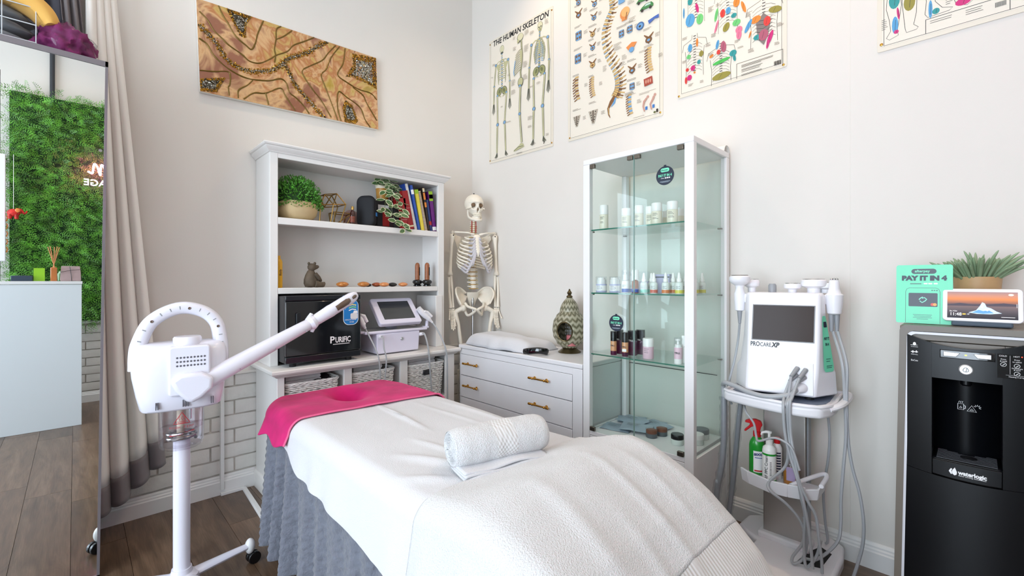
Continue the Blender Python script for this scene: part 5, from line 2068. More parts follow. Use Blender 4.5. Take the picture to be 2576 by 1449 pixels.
# spine
def vert(r, h, pr):
    b = MB()
    b.lathe([(r * .96, -h * .5), (r, -h * .46), (r * .84, 0), (r, h * .46), (r * .96, h * .5)], 16)
    b.tube([(0, r * .8, 0), (0, r + pr, -pr * .45)], [r * .28, r * .14], 8)
    for s in (-1, 1):
        b.tube([(s * r * .6, r * .6, 0), (s * (r + pr * .7), r * 1.0, h * .1)], [r * .28, r * .16], 8)
    return mesh_of(b, 'vertebra', MATS['bone'], True, 60)


def discm(r, h):
    return mesh_of(MB().lathe([(r * .9, -h * .5), (r * 1.0, 0), (r * .9, h * .5)], 14), 'spinal_disc', MATS['disc_gold'], True, 60)


vc, vt, vl = vert(.0135, .0100, .018), vert(.0165, .0165, .028), vert(.0235, .0250, .030)
dc, dt, dl = discm(.0125, .005), discm(.0150, .005), discm(.0225, .008)


def spine_y(z):
    return interp([(0.98, 0.055), (1.08, 0.030), (1.16, 0.020), (1.28, 0.040), (1.42, 0.070), (1.55, 0.055), (1.62, 0.022), (1.72, 0.018)], z)


z = 1.708
for i in range(24):
    me, dm, h = (vc, dc, 0.0150) if i < 7 else ((vt, dt, 0.0215) if i < 19 else (vl, dl, 0.0330))
    z -= h
    y = spine_y(z)
    link_mesh('vertebra', me, sk, (0, y, z))
    link_mesh('spinal_disc', dm, sk, (0, y, z - h / 2))
    if i % 1 == 0 and i > 1:
        for s in (-1, 1):
            q = 0.018 if i < 7 else 0.020 if i < 19 else 0.028
            kp('nerve_root', MB().tube([(s * q * .5, y + .006, z - h * .4), (s * (q + .010), y - .004, z - h * .5)], .0028, 6), 'nerve_yellow')
zl = z - 0.02
for s in (-1, 1):
    kp('vertebral_artery', MB().tube([(s * 0.016, 0.012, 1.70), (s * 0.018, 0.010, 1.66), (s * 0.016, 0.014, 1.605)], .0036, 8), 'artery_red')

# rib cage
for i in range(12):
    zv = 1.572 - i * 0.0215
    yv = spine_y(zv)
    w = interp([(0, .058), (2, .098), (5, .122), (8, .126), (11, .098)], i)
    dep = interp([(0, .070), (3, .135), (6, .150), (9, .135), (11, .08)], i)
    drop = interp([(0, .028), (3, .060), (6, .085), (9, .090), (11, .05)], i)
    ext = 1.0 if i < 7 else (0.90 if i < 8 else 0.84 if i < 9 else 0.78 if i < 10 else 0.52 if i < 11 else 0.40)
    for s in (-1, 1):
        P = []
        nn = 16
        for k2 in range(nn + 1):
            t_ = k2 / nn * ext
            a = t_ * pi * 0.86
            P.append((s * (0.012 + w * sin(a) ** 0.8 * (1 if a < pi / 2 else 1)), yv + 0.030 * sin(min(a * 2.2, pi)) - dep * (1 - cos(a)) / 2 * 1.12, zv + 0.006 - drop * t_ ** 1.2))
        kp('rib', MB().tube(P, [0.0048] + [0.0062] * (nn - 1) + [0.0060], 8, flat=1.4))
        e = Vector(P[-1])
        if i < 10:
            # costal cartilage to the breastbone or the rib above
            tx, tz = (0.016, 1.560 - i * 0.020) if i < 7 else (0.020 + 0.012 * (i - 6), 1.424 - 0.020 * (i - 6))
            ty = -0.075 - 0.006 * i if i < 7 else -0.112 + 0.006 * (i - 7)
            mid = ((e.x + s * tx) / 2, min(e.y, ty) - 0.004, min(e.z, tz) - (0.004 + 0.004 * max(0, i - 3)))
            kp('costal_cartilage', MB().tube(spline([tuple(e), mid, (s * tx, ty, tz)], 4), 0.0072, 8, flat=1.3), 'cartilage')
b = MB()
rr_ = []
for zz_, wx, yy in ((1.585, .018, -.066), (1.578, .029, -.070), (1.555, .026, -.078), (1.540, .015, -.083), (1.520, .016, -.088), (1.480, .018, -.100), (1.448, .015, -.110), (1.432, .008, -.114), (1.412, .005, -.114)):
    rr_.append([(wx * cos(t_), yy + .0055 * sin(t_), zz_) for t_ in [2 * pi * q / 14 for q in range(14)]])
kp('sternum', b.loft(rr_))
for s in (-1, 1):
    kp('clavicle', MB().tube(spline([(s * .022, -.070, 1.582), (s * .070, -.085, 1.594), (s * .115, -.045, 1.600), (s * .158, -.005, 1.604)], 5), [.009] * 3 + [.0062] * 9 + [.0075] * 4, 10))
    sc_ = MB()
    sc_.add([(s * .060, .105, 1.575), (s * .150, .050, 1.590), (s * .155, .045, 1.560), (s * .085, .112, 1.430), (s * .066, .114, 1.470)], [(0, 1, 2, 3, 4)])
    kp('scapula', sc_, solid=0.006, bevel=0.002)
    kp('scapula_spine', MB().tube(spline([(s * .066, .118, 1.552), (s * .12, .095, 1.582), (s * .165, .030, 1.608), (s * .172, .005, 1.604)], 4), [.006] * 8 + [.010] * 5, 8))
    sh = Vector((s * .176, .012, 1.575))
    el = Vector((s * .190, .022, 1.268))
    wr_ = Vector((s * .182, -.012, 1.018))
    hu = kp('humerus', MB().tube([sh + Vector((-s * .012, 0, .014)), sh + Vector((-s * .004, 0, .006)), sh + Vector((0, 0, -.02)), lerp(sh, el, .2), lerp(sh, el, .55), lerp(sh, el, .88), el + Vector((0, 0, .01)), el], [.012, .026, .022, .0150, .0135, .0160, .029, .021], 14, flat=0.85))
    kp('joint_bolt', MB().ell(sh + Vector((-s * .006, -.022, .004)), .006, 8, 6), 'dark_plastic', hu)
    kp('ulna', MB().tube([el + Vector((-s * .008, .012, .018)), el + Vector((-s * .008, .008, -.012)), lerp(el, wr_, .5) + Vector((-s * .013, .004, 0)), wr_ + Vector((-s * .012, .004, .012)), wr_ + Vector((-s * .012, .004, 0))], [.013, .014, .0082, .0078, .0092], 10))
    kp('radius', MB().tube([el + Vector((s * .010, -.006, -.012)), el + Vector((s * .010, -.006, -.026)), lerp(el, wr_, .5) + Vector((s * .013, -.002, 0)), wr_ + Vector((s * .010, 0, .016)), wr_ + Vector((s * .010, 0, -.002))], [.0125, .0095, .0095, .0130, .0140], 10))
    hb_ = MB()
    for q in range(8):
        hb_.ell(wr_ + Vector((s * (-.016 + .011 * (q % 4)), .002, -.014 - .012 * (q // 4))), .0078, 8, 6)
    hd = kp('wrist_bones', hb_)
    for q in range(5):
        bx = (-.019, -.008, .003, .014, .022)[q] * s * -1
        L4 = (.034, .064, .066, .062, .056)[q], (.028, .040, .044, .041, .032)[q], (.020, .025, .029, .027, .020)[q], (0.0, .018, .019, .018, .016)[q]
        p = wr_ + Vector((bx * .9, 0, -.026))
        dirn = Vector((bx * (1.3 if q else 3.0) * (1.0), -.10 if q else -.35, -1 if q else -.75)).normalized() if q else Vector((bx * 9.0, -.5, -1)).normalized()
        fb_ = MB()
        for n_, l_ in enumerate(L4):
            if l_ <= 0: continue
            e_ = p + dirn * l_
            fb_.tube([p + dirn * .001, p + dirn * .005, lerp(p, e_, .5), e_ - dirn * .006, e_ - dirn * .001], [.0045, .0062, .0036, .0054, .0040], 8)
            p = e_
            dirn = (dirn + Vector((0, -.20, .03))).normalized()
        kp('finger_bones', fb_, 'bone', hd)

# pelvis
pv = MB()
for s in (-1, 1):
    ci = spline([(s * .040, .062, 1.100), (s * .060, .045, 1.062), (s * .082, .010, 1.036), (s * .092, -.016, 1.026)], 7)
    co_ = spline([(s * .046, .078, 1.128), (s * .098, .066, 1.168), (s * .142, .016, 1.166), (s * .150, -.036, 1.115), (s * .116, -.040, 1.044)], 7)

    def wing(u, v, s=s, ci=ci, co_=co_):
        p, q = ci[int(round(u * (len(ci) - 1)))], co_[int(round(u * (len(co_) - 1)))]
        r_ = lerp(p, q, v)
        return (r_.x + s * .014 * sin(pi * v), r_.y + .020 * sin(pi * v), r_.z)
    wv = MB().grid(wing, 21, 10)
    kp('pelvic_wing', wv, solid=0.008, bevel=0.0)
    crest = [wing(i / 21, 1.0) for i in range(22)]
    kp('pelvic_crest', MB().tube(crest, .0075, 8))
    kp('pubic_arch', MB().tube(spline([(s * .075, -.005, 1.050), (s * .060, -.040, 1.025), (s * .022, -.072, 1.010), (s * .008, -.074, 1.000), (s * .030, -.050, .972), (s * .055, -.015, .955), (s * .066, .010, .975), (s * .075, .010, 1.010)], 5), .0105, 10))
    kp('hip_socket', MB().ell((s * .088, -.002, 1.012), (.024, .028, .028), 14, 9))
    # femur and lower leg
    hp0, kn, an = Vector((s * .100, -.004, 1.008)), Vector((s * .092, -.004, .560)), Vector((s * .090, .02, .160))
    kp('femur', MB().tube([hp0, hp0 + Vector((s * .018, 0, -.006)), hp0 + Vector((s * .048, .004, -.022)), hp0 + Vector((s * .052, .004, -.050)), lerp(hp0, kn, .25) + Vector((s * .034, -.004, 0)), lerp(hp0, kn, .6) + Vector((s * .016, -.006, 0)), kn + Vector((0, 0, .05)), kn + Vector((0, 0, .012)), kn], [.022, .018, .020, .021, .0145, .0140, .019, .034, .028], 14))
    kp('patella', MB().ell(kn + Vector((0, -.034, .01)), (.020, .010, .022), 12, 8))
    kp('tibia', MB().tube([kn + Vector((0, 0, -.004)), kn + Vector((0, 0, -.03)), lerp(kn, an, .3), lerp(kn, an, .75), an + Vector((0, 0, .02)), an], [.030, .028, .0150, .0120, .018, .016], 12))
    kp('fibula', MB().tube([kn + Vector((s * .034, .012, -.03)), lerp(kn, an, .5) + Vector((s * .034, .012, 0)), an + Vector((s * .026, .008, -.006))], [.009, .006, .009], 8))
    ft = MB()
    ft.tube([an + Vector((0, .045, -.045)), an + Vector((0, .02, -.03)), an + Vector((0, -.03, -.030)), an + Vector((0, -.07, -.045))], [.018, .022, .024, .018], 12)
    for q in range(5):
        x = (q - 2) * .014
        ft.tube([an + Vector((x * .7, -.06, -.044)), an + Vector((x, -.12, -.058)), an + Vector((x * 1.15, -.16 + abs(q - 1.0) * .008, -.060))], [.008, .006, .005], 8)
    kp('foot_bones', ft)
kp('sacrum', MB().loft([[(w * cos(t_), y_ + d_ * sin(t_), z_) for t_ in [2 * pi * q / 16 for q in range(16)]] for z_, w, y_, d_ in ((1.135, .052, .030, .022), (1.10, .046, .048, .018), (1.06, .032, .066, .013), (1.02, .018, .066, .009), (.985, .008, .052, .006))]))
# stand
kp('stand_pole', MB().tube([(0, .045, .0325), (0, .045, 1.13)], .0095, 12).tube([(0, .045, 1.05), (0, .055, 1.10)], .012, 10), 'steel')
for q in range(5):
    a = 2 * pi * q / 5 + .35
    f_ = kp('stand_foot', MB().tube([(0, .045, .07), (.05 * cos(a), .045 + .05 * sin(a), .065), (.125 * cos(a), .045 + .125 * sin(a), .045)], [.018, .014, .010], 10), 'steel')
    kp('stand_caster', MB().ell((.125 * cos(a), .045 + .125 * sin(a), .021), (.018, .018, .021), 12, 8), 'black_rubber', f_)

# ================================================================ GLASS DISPLAY CABINET
glass_mat('cab_glass', (0.968, 0.994, 0.985), fres=1.28)
glass_mat('shelf_glass', (0.94, 0.985, 0.97), fres=1.3)
mat('glass_edge', C(36, 108, 88), 0.1, coat=0.3)
mat('door_edge', C(136, 166, 156), 0.2)
mat('cab_white', C(238, 236, 235), 0.4)
mat('hinge_metal', C(118, 110, 100), 0.32, 0.9)
gc = thing('display_cabinet', 'tall white framed glass display cabinet with two glass doors', 'display cabinet', (-0.235, -1.825, 0), -90)
xa, xb, yf, yb, zt, zb = -0.308, 0.309, -0.215, 0.208, 1.888, 0.412
for x0, x1 in ((xa, xa + 0.042), (xb - 0.044, xb)):
    build(MB().box(x0, yf, 0.0, x1, yf + 0.032, zt - 0.028), 'front_post', 'cab_white', gc, bevel=0.002)
    build(MB().box(x0 if x0 == xa else x1 - 0.03, yb - 0.035, 0.0, x0 + 0.03 if x0 == xa else x1, yb, zt - 0.028), 'rear_post', 'cab_white', gc, bevel=0.002)
build(MB().box(xa, yf, zt - 0.028, xb, yb, zt), 'top_board', 'cab_white', gc, bevel=0.003)
build(MB().box(xa + 0.035, yf + 0.006, zb - 0.022, xb - 0.035, yb, zb), 'floor_board', 'cab_white', gc, bevel=0.002)
build(MB().box(xa + 0.043, yf + 0.004, 0.05, xb - 0.045, yf + 0.022, zb - 0.024), 'lower_front', 'cab_white', gc, bevel=0.002)
for x0, x1 in ((xa + 0.004, xa + 0.020), (xb - 0.020, xb - 0.004)):
    build(MB().box(x0, yf + 0.033, 0.03, x1, yb - 0.036, zb - 0.004), 'lower_side', 'cab_white', gc, bevel=0.001)
    build(MB().box(x0 + 0.004, yf + 0.033, zb - 0.003, x0 + 0.009, yb - 0.036, zt - 0.029), 'side_pane', 'cab_glass', gc, smooth=False)
build(MB().box(xa + 0.032, yb - 0.022, zb + 0.001, xb - 0.032, yb - 0.018, zt - 0.029), 'back_pane', 'cab_glass', gc, smooth=False)
for i, (x0, x1) in enumerate(((xa + 0.044, 0.0015), (0.0045, xb - 0.046))):
    d = build(MB().box(x0, yf + 0.003, zb + 0.004, x1, yf + 0.008, zt - 0.031), 'glass_door', 'cab_glass', gc, smooth=False)
    e = x1 if i == 0 else x0
    build(MB().box(e - 0.0008, yf + 0.0028, zb + 0.004, e + 0.0008, yf + 0.0082, zt - 0.031), 'door_edge', 'door_edge', d, smooth=False)
    for zz in (zt - 0.042, zb + 0.016):
        o0 = (x0 + 0.002, x0 + 0.032) if i == 0 else (x1 - 0.032, x1 - 0.002)
        build(MB().box(o0[0], yf - 0.004, zz - 0.012, o0[1], yf + 0.012, zz + 0.010), 'hinge', 'hinge_metal', d, bevel=0.002)
    c0 = (x1 - 0.034, x1 - 0.003) if i == 0 else (x0 + 0.003, x0 + 0.034)
    build(MB().box(c0[0], yf - 0.004, zt - 0.052, c0[1], yf + 0.014, zt - 0.032), 'door_catch', 'hinge_metal', d, bevel=0.002)
SH = (1.505, 1.163, 0.832)
for z in SH:
    s = build(MB().box(xa + 0.024, yf + 0.018, z - 0.006, xb - 0.024, yb - 0.026, z), 'glass_shelf', 'shelf_glass', gc, smooth=False)
    build(MB().box(xa + 0.024, yf + 0.0172, z - 0.0064, xb - 0.024, yf + 0.0178, z + 0.0002), 'shelf_edge', 'glass_edge', s, smooth=False)
    for px in (xa + 0.030, xb - 0.030):
        for py in (yf + 0.045, yb - 0.045):
            build(MB().box(px - 0.010, py - 0.008, z - 0.013, px + 0.010, py + 0.008, z - 0.0065), 'shelf_pin', 'hinge_metal', s, bevel=0.001)
build(MB().tube([(xa + 0.05, yb - 0.03, 0.735), (xb - 0.05, yb - 0.03, 0.735)], 0.0024, 6), 'rear_line', 'dark_plastic', gc)  # thin dark line across the back of the cabinet
# a rolled paper end pokes up from the cabinet's back edge
tag(build(MB().grid(lambda u, v: (-0.045 + 0.036 * cos(u * pi), -2.03 - 0.10 * v, zt + 0.001 + 0.036 * sin(u * pi)), 16, 4), 'paper_roll', 'white_ink_paper', None, solid=0.001), 'curled white paper lying on top of the glass cabinet', 'paper')

# round stickers
mat('sticker_navy', C(26, 36, 56), 0.4)
mat('mint', C(128, 232, 190), 0.4)


def round_sticker(lab, y, z, r):
    o = thing('round_sticker', lab, 'sticker', (-0.4515, y, z), -90, 'navy payment stickers on glass doors')
    b = MB().lathe([(r, 0), (r, -0.0012), (0, -0.0012)], 40, ax='y')
    b.box(-r * .13, -0.0012, r * .96, r * .13, 0, r * 1.12)
    build(b, 'disc', 'sticker_navy', o)
    build(MB().prism(rrect(-r * .48, r * .38, r * .48, r * .78, r * .19), -0.0018, -0.0013), 'logo_pill', 'mint', o)
    text('afterpay', r * .23, 'sticker_navy', o, (-r * .05, -0.002, r * .58), bold=.0002, depth=0.0001)
    text('PAY IT IN 4', r * .38, 'mint', o, (0, -0.0017, 0), bold=r * .012, width=r * 1.5, depth=0.0001)
    b = MB()
    b.ink(rrect(-r * .45, -r * .30, -r * .10, -r * .25, r * .01), C(220, 220, 220), -0.0014)
    for q in range(3):
        b.ink(rrect(-r * .02 + q * r * .21, -r * .33, r * .15 + q * r * .21, -r * .20, r * .04), C(240, 240, 240), -0.0014)
    for q, w in ((-.60, .55), (-.66, .6), (-.72, .4)):
        b.ink(rrect(-r * w, r * q, r * w, r * (q + .03), r * .01), C(150, 165, 175), -0.0014)
    build(b, 'small_print', 'print', o, smooth=False, ink=True)


round_sticker('round navy PAY IT IN 4 sticker high on right glass door', -1.997, 1.726, 0.045)
round_sticker('round navy PAY IT IN 4 sticker on lower left glass door', -1.729, 1.009, 0.042)

# ---------------------------------------------------------------- products
mat('prod_white', C(244, 242, 238), 0.3)
mat('prod_cream', C(228, 222, 202), 0.35)
mat('prod_lilac', C(196, 196, 222), 0.4)
mat('prod_blue', C(66, 92, 172), 0.4)
mat('prod_teal', C(150, 214, 196), 0.4)
mat('prod_red', C(206, 112, 96), 0.4)
mat('prod_orange', C(214, 128, 74), 0.4)
mat('prod_yellow', C(214, 204, 84), 0.4)
mat('prod_amber', C(156, 84, 30), 0.12, coat=0.4)
mat('frost', C(222, 228, 222), 0.25)
mat('prod_pink', C(232, 196, 208), 0.4)
mat('prod_plum', C(74, 18, 52), 0.3)
mat('prod_skin', C(216, 156, 112), 0.3)
mat('prod_black', C(24, 22, 24), 0.25)
mat('prod_grey', C(96, 102, 106), 0.4)
glass_mat('clear_cap', (0.95, 0.96, 0.97), fres=1.35)


def lines(o, r, z0, n, w, col=C(60, 58, 60), dz=0.0055):
    b = MB()
    random.seed(int(z0 * 9999) + n)
    for i in range(n):
        ww = w * random.uniform(0.6, 1.0)
        z = z0 - i * dz
        x0 = -w / 2
        m = 5
        for k2 in range(m):
            a0, a1 = (x0 + ww * k2 / m) / r, (x0 + ww * (k2 + .75) / m) / r
            rr = r + 0.0004
            b.add([(rr * sin(a0), -rr * cos(a0), z), (rr * sin(a1), -rr * cos(a1), z), (rr * sin(a1), -rr * cos(a1), z + .0022), (rr * sin(a0), -rr * cos(a0), z + .0022)], [(0, 1, 2, 3)], col)
    build(b, 'label_print', 'print', o, smooth=False, ink=True)


def prod(name, lab, x, y, z, rz=-76, cat='bottle', group=None):
    return thing(name, lab, cat, (x, y, z + 0.0004), rz, group)


G1 = 'white bottles on the top glass shelf'
for (y, h, r, lab, x) in ((-1.612, 0.132, 0.0235, 'tallest slim white bottle at left end of top glass shelf', -.39), (-1.747, 0.100, 0.0245, 'white cream bottle, second from left on top glass shelf', -.385), (-1.818, 0.106, 0.0250, 'white cream bottle, third from left on top glass shelf', -.385),
                          (-1.872, 0.098, 0.0215, 'slimmer white cream bottle, fourth from left on top glass shelf', -.365), (-1.922, 0.106, 0.0255, 'white cream bottle, fifth from left on top glass shelf', -.39), (-2.003, 0.104, 0.0255, 'white cream bottle at right end of top glass shelf', -.39)):
    o = prod('cream_bottle', lab, x, y, SH[0], group=G1)
    build(MB().lathe([(r * .94, 0), (r, .003), (r, h * .60), (r * .97, h * .61)], 28), 'bottle_body', 'prod_cream', o)
    build(MB().lathe([(r * .98, h * .612), (r, h * .62), (r, h * .97), (r * .94, h), (0, h)], 28), 'cap', 'prod_white', o)
    lines(o, r, h * .50, 3, r * 1.2)
    lines(o, r, h * .30, 2, r * 1.2)
for y, x, h, lab in ((-1.90, -.24, .085, 'white jar behind the row on top glass shelf, left one'), (-1.965, -.235, .088, 'white jar behind the row on top glass shelf, right one')):
    o = prod('cream_bottle', lab, x, y, SH[0], group=G1)
    build(MB().lathe([(.022, 0), (.022, h * .6)], 20), 'bottle_body', 'prod_cream', o)
    build(MB().lathe([(.0222, h * .6), (.0222, h), (0, h)], 20), 'cap', 'prod_white', o)

G2 = 'serums and jars on the middle glass shelf'
for y, lab in ((-1.585, 'white lidded jar with lilac label at left end of middle shelf'), (-1.672, 'white lidded jar with lilac label, second on middle shelf')):
    o = prod('lidded_jar', lab, -.375, y, SH[1], cat='jar', group=G2)
    build(MB().lathe([(.028, 0), (.030, .003), (.030, .046)], 28), 'jar_body', 'prod_lilac', o)
    build(MB().lathe([(.0302, .010), (.0303, .038)], 28), 'jar_label', 'prod_white', o)
    build(MB().lathe([(.026, .046), (.026, .070), (.022, .072), (.022, .080), (0, .080)], 28), 'pump_cap', 'prod_white', o)
    build(MB().lathe([(.0305, .047), (.0305, .084), (.028, .087), (0, .087)], 28), 'clear_overcap', 'clear_cap', o)
    lines(o, .0304, .034, 4, .034, C(120, 120, 150), .006)


def serum(lab, x, y, band, kind='dropper', h=.104, r=.0185, body='frost'):
    o = prod('serum_bottle', lab, x, y, SH[1], group=G2)
    hb = h * .56
    build(MB().lathe([(r * .94, 0), (r, .003), (r, hb * .82), (r * .85, hb * .94), (r * .5, hb), (r * .5, hb + .003)], 24), 'bottle_body', body, o)
    build(MB().lathe([(r * 1.01, .004), (r * 1.01, hb * .34)], 24), 'colour_band', band, o)
    if kind == 'dropper':
        build(MB().lathe([(r * .62, hb + .001), (r * .62, hb + .016), (r * .46, hb + .018), (r * .42, h * .80), (r * .30, h * .96), (r * .12, h), (0, h)], 20), 'dropper_cap', 'prod_white', o)
    elif kind == 'pump':
        build(MB().lathe([(r * .7, hb), (r * .7, h * .8), (r * .3, h * .82), (r * .3, h * .9), (r * .5, h * .92), (r * .5, h), (0, h)], 20), 'pump_cap', 'prod_white', o)
        build(MB().lathe([(r * .98, hb * 1.0), (r * .98, h * .98), (0, h * 1.01)], 20), 'clear_overcap', 'clear_cap', o)
    else:
        build(MB().lathe([(r * .98, hb + .002), (r, hb + .006), (r, h), (0, h)], 20), 'cap', 'prod_white', o)
    lines(o, r, hb * .62, 3, r * 1.1, C(130, 130, 135), .005)
    return o


serum('clear pump bottle with royal blue band on middle shelf', -.385, -1.742, 'prod_blue', 'pump', .120, .0195, 'prod_white')
serum('blue banded pump bottle tucked behind the front one', -.33, -1.752, 'prod_blue', 'pump', .112, .0195)
serum('amber oil bottle with white cap and blue label on middle shelf', -.385, -1.800, 'prod_blue', 'cap', .120, .0170, 'prod_amber')
serum('dropper bottle with pale teal band on middle shelf', -.375, -1.843, 'prod_teal')
serum('dropper bottle with teal band, behind and right of the front teal one', -.315, -1.852, 'prod_teal')
serum('dropper bottle with coral red band on middle shelf', -.390, -1.906, 'prod_red')
serum('dropper bottle with orange band, front one of the pair', -.385, -1.966, 'prod_orange')
serum('dropper bottle with orange band, behind the front one', -.325, -1.975, 'prod_orange')
serum('dropper bottle with yellow band, front one at right', -.385, -2.034, 'prod_yellow')
serum('dropper bottle with yellow band, behind the front one', -.325, -2.040, 'prod_yellow')
serum('dropper bottle with yellow band, rearmost at right end of shelf', -.265, -2.058, 'prod_yellow')
serum('dropper bottle with yellow band, next to the cabinet side pane', -.205, -2.068, 'prod_yellow')
o = prod('carton', 'pale carton with dark stripe behind serum bottles on middle shelf', -.235, -1.865, SH[1], -90, 'box')
build(MB().box(-.055, -.02, 0, .055, .02, .098), 'carton_body', 'prod_lilac', o, bevel=.001)
build(MB().box(-.0552, -.0203, .080, .0552, -.019, .086), 'carton_stripe', 'prod_grey', o)
o = prod('cosmetic_tub', 'clear topped tub behind the amber bottle on middle shelf', -.25, -1.775, SH[1], -90, 'jar')
build(MB().lathe([(.028, 0), (.028, .06)], 24), 'tub_body', 'prod_lilac', o)
build(MB().lathe([(.0285, .06), (.0285, .112), (0, .112)], 24), 'tub_cap', 'clear_cap', o)

for x, y, lab, lab2 in ((-.392, -1.675, 'foundation bottle with peach body and black cap, left one', False), (-.392, -1.745, 'foundation bottle with peach body and paper sticker, right one', True)):
    o = prod('foundation_bottle', lab, x, y, SH[2], group='foundation bottles')
    build(MB().lathe([(.0160, 0), (.0165, .002), (.0165, .022)], 24), 'bottle_foot', 'prod_plum', o)
    build(MB().lathe([(.0165, .022), (.0165, .072), (.0160, .074)], 24), 'bottle_body', 'prod_skin', o)
    build(MB().lathe([(.0166, .074), (.0166, .123), (.0155, .125), (0, .125)], 24), 'cap', 'prod_black', o)
    text('TRU.', .0105, 'ink_black', o, (0, -.0170, .050), bold=.0003)
    if lab2: build(MB().box(-.011, -.0175, .026, .011, -.0145, .040), 'price_sticker', 'prod_white', o)
for x, y, w, lab in ((-.335, -1.672, .036, 'tall plum and black carton behind left foundation bottle'), (-.330, -1.752, .042, 'tall plum and black carton behind right foundation bottle'), (-.270, -1.762, .042, 'rearmost plum and black carton on lower shelf')):
    o = prod('cosmetic_carton', lab, x, y, SH[2], -76, 'box', 'plum cartons')
    build(MB().box(-w / 2, -.018, 0, w / 2, .018, .075), 'carton_lower', 'prod_plum', o, bevel=.0008)
    build(MB().box(-w / 2, -.018, .0752, w / 2, .018, .130), 'carton_upper', 'prod_black', o, bevel=.0008)
    text('TRU.', .011, 'ink_white', o, (-.004, -.0183, .078), bold=.0003)
    text('GLOWING', .011, 'prod_grey', o, (w / 2 + .0004, 0, .085), rot=(pi / 2, -pi / 2, pi / 2))
o = prod('cream_bottle', 'white capped pink bottle in centre of lower glass shelf', -.365, -1.862, SH[2])
build(MB().lathe([(.0255, 0), (.027, .003), (.027, .062)], 28), 'bottle_body', 'prod_pink', o)
build(MB().lathe([(.0272, .062), (.0272, .100), (.025, .103), (0, .103)], 28), 'cap', 'prod_white', o)
lines(o, .027, .050, 3, .03, dz=.009)
o = prod('pump_bottle', 'slim pink pump bottle with white neck on lower glass shelf', -.395, -2.034, SH[2])
build(MB().lathe([(.0175, 0), (.018, .002), (.018, .080)], 24), 'bottle_body', 'prod_white', o)
build(MB().lathe([(.0182, .024), (.0182, .078)], 24), 'pink_label', 'prod_pink', o)
build(MB().lathe([(.015, .080), (.015, .092), (.006, .094), (.006, .108), (.012, .110), (.012, .118), (0, .118)], 20), 'pump', 'prod_white', o)
build(MB().lathe([(.0178, .081), (.0178, .124), (0, .126)], 24), 'clear_overcap', 'clear_cap', o)
text('TRU.', .012, 'ink_black', o, (0, -.0186, .052), bold=.0004)
o = prod('cosmetic_carton', 'white carton standing behind the slim pump bottle', -.345, -2.052, SH[2], -70, 'box')
build(MB().box(-.020, -.018, 0, .020, .018, .132), 'carton_body', 'prod_white', o, bevel=.0008)
text('TRU.', .012, 'ink_black', o, (0.003, -.0184, .075), bold=.0004)

# bottom: silver sachets, tubs, jars
mat('foil', C(168, 182, 196), 0.35, 0.3, bump=(20, 0.4, 0.006))
ZB0 = zb


def sachet(lab, x, y, rz, k):
    o = thing('foil_sachet', lab, 'sachet', (x, y, ZB0), rz, 'foil sachets')
    z0 = 0.004 + k * 0.011

    def f(u, v, s):
        e = min(u, 1 - u, v, 1 - v) * 2
        puff = 0.007 * (1 - math.exp(-e * 6))
        return ((u - .5) * .165, (v - .5) * .125, z0 + s * puff + .006 * mnoise.noise(Vector((u * 3, v * 3, k))) * 0.6 + k * .004 * v)
    b = MB().grid(lambda u, v: f(u, v, 1), 14, 12)
    b.grid(lambda u, v: f(1 - u, v, -0.3), 14, 12)
    build(b, 'pouch', 'foil', o, angle=80)
    b = MB()
    for i in range(3):
        b.ribbon([(-.05, .012 - i * .014), (.02 - i * .01, .012 - i * .014)], .004, C(90, 96, 104))
    b.v = [(p[0], p[2], z0 + 0.0125 + k * .003) for p in b.v]
    build(b, 'pouch_print', 'print', o, smooth=False, ink=True)


sachet('silver foil mask sachet at left rear of cabinet floor', -.12, -1.625, -60, 0)
sachet('silver foil mask sachet at left front of cabinet floor', -.30, -1.640, -78, 0)
sachet('silver foil mask sachet lying on top at left rear', -.17, -1.660, -98, 1.2)
sachet('silver foil mask sachet in middle front of pile', -.27, -1.740, -70, 1.3)
sachet('silver foil mask sachet spread at right of pile', -.13, -1.775, -110, 0.5)
sachet('lowest right foil mask sachet under the others', -.11, -1.735, -75, 0)
for x, y, lab in ((-.300, -1.845, 'small clear tub of brown powder, front one'), (-.235, -1.868, 'small clear tub of brown powder, rear one')):
    o = thing('powder_tub', lab, 'tub', (x, y, ZB0 + .0004), -90, 'powder tubs')
    build(MB().lathe([(.026, 0), (.028, .003), (.028, .022)], 24), 'tub_body', 'prod_grey', o)
    build(MB().lathe([(.0275, .022), (.0275, .038), (0, .038)], 24), 'powder', mat('powder_brown', C(128, 78, 56), 0.7), o)
    build(MB().lathe([(.030, .0), (.0305, .044), (.029, .047), (0, .047)], 24), 'clear_lid', 'clear_cap', o)
for x, y, m1, m2, r, lab in ((-.130, -2.035, 'prod_grey', 'frost', .035, 'cream jar with dark grey lid near cabinet back'), (-.225, -2.050, 'prod_white', 'frost', .034, 'cream jar with white lid beside the grey lidded jar'), (-.300, -1.985, 'prod_black', 'frost', .030, 'cream jar with black lid partly behind the door post')):
    o = thing('cream_jar', lab, 'jar', (x, y, ZB0 + .0004), -90, 'cream jars')
    build(MB().lathe([(r * .95, 0), (r, .003), (r, .028)], 28), 'jar_body', m2, o)
    build(MB().lathe([(r * 1.02, .028), (r * 1.02, .048), (r * .96, .051), (0, .051)], 28), 'lid', m1, o)

# ================================================================ TROLLEY AND DEVICE
mat('cart_white', C(232, 231, 234), 0.35)
mat('brushed_steel', C(186, 182, 178), 0.42, 0.9, bump=(120, 0.05, 0.001))
glass_mat('plastic_wrap', (0.90, 0.91, 0.92), fres=1.4, rough=0.08)
TL = (-0.22, -2.44, 0)
tc_ = thing('equipment_trolley', 'white equipment trolley with steel column and two trays', 'trolley', TL, -90)


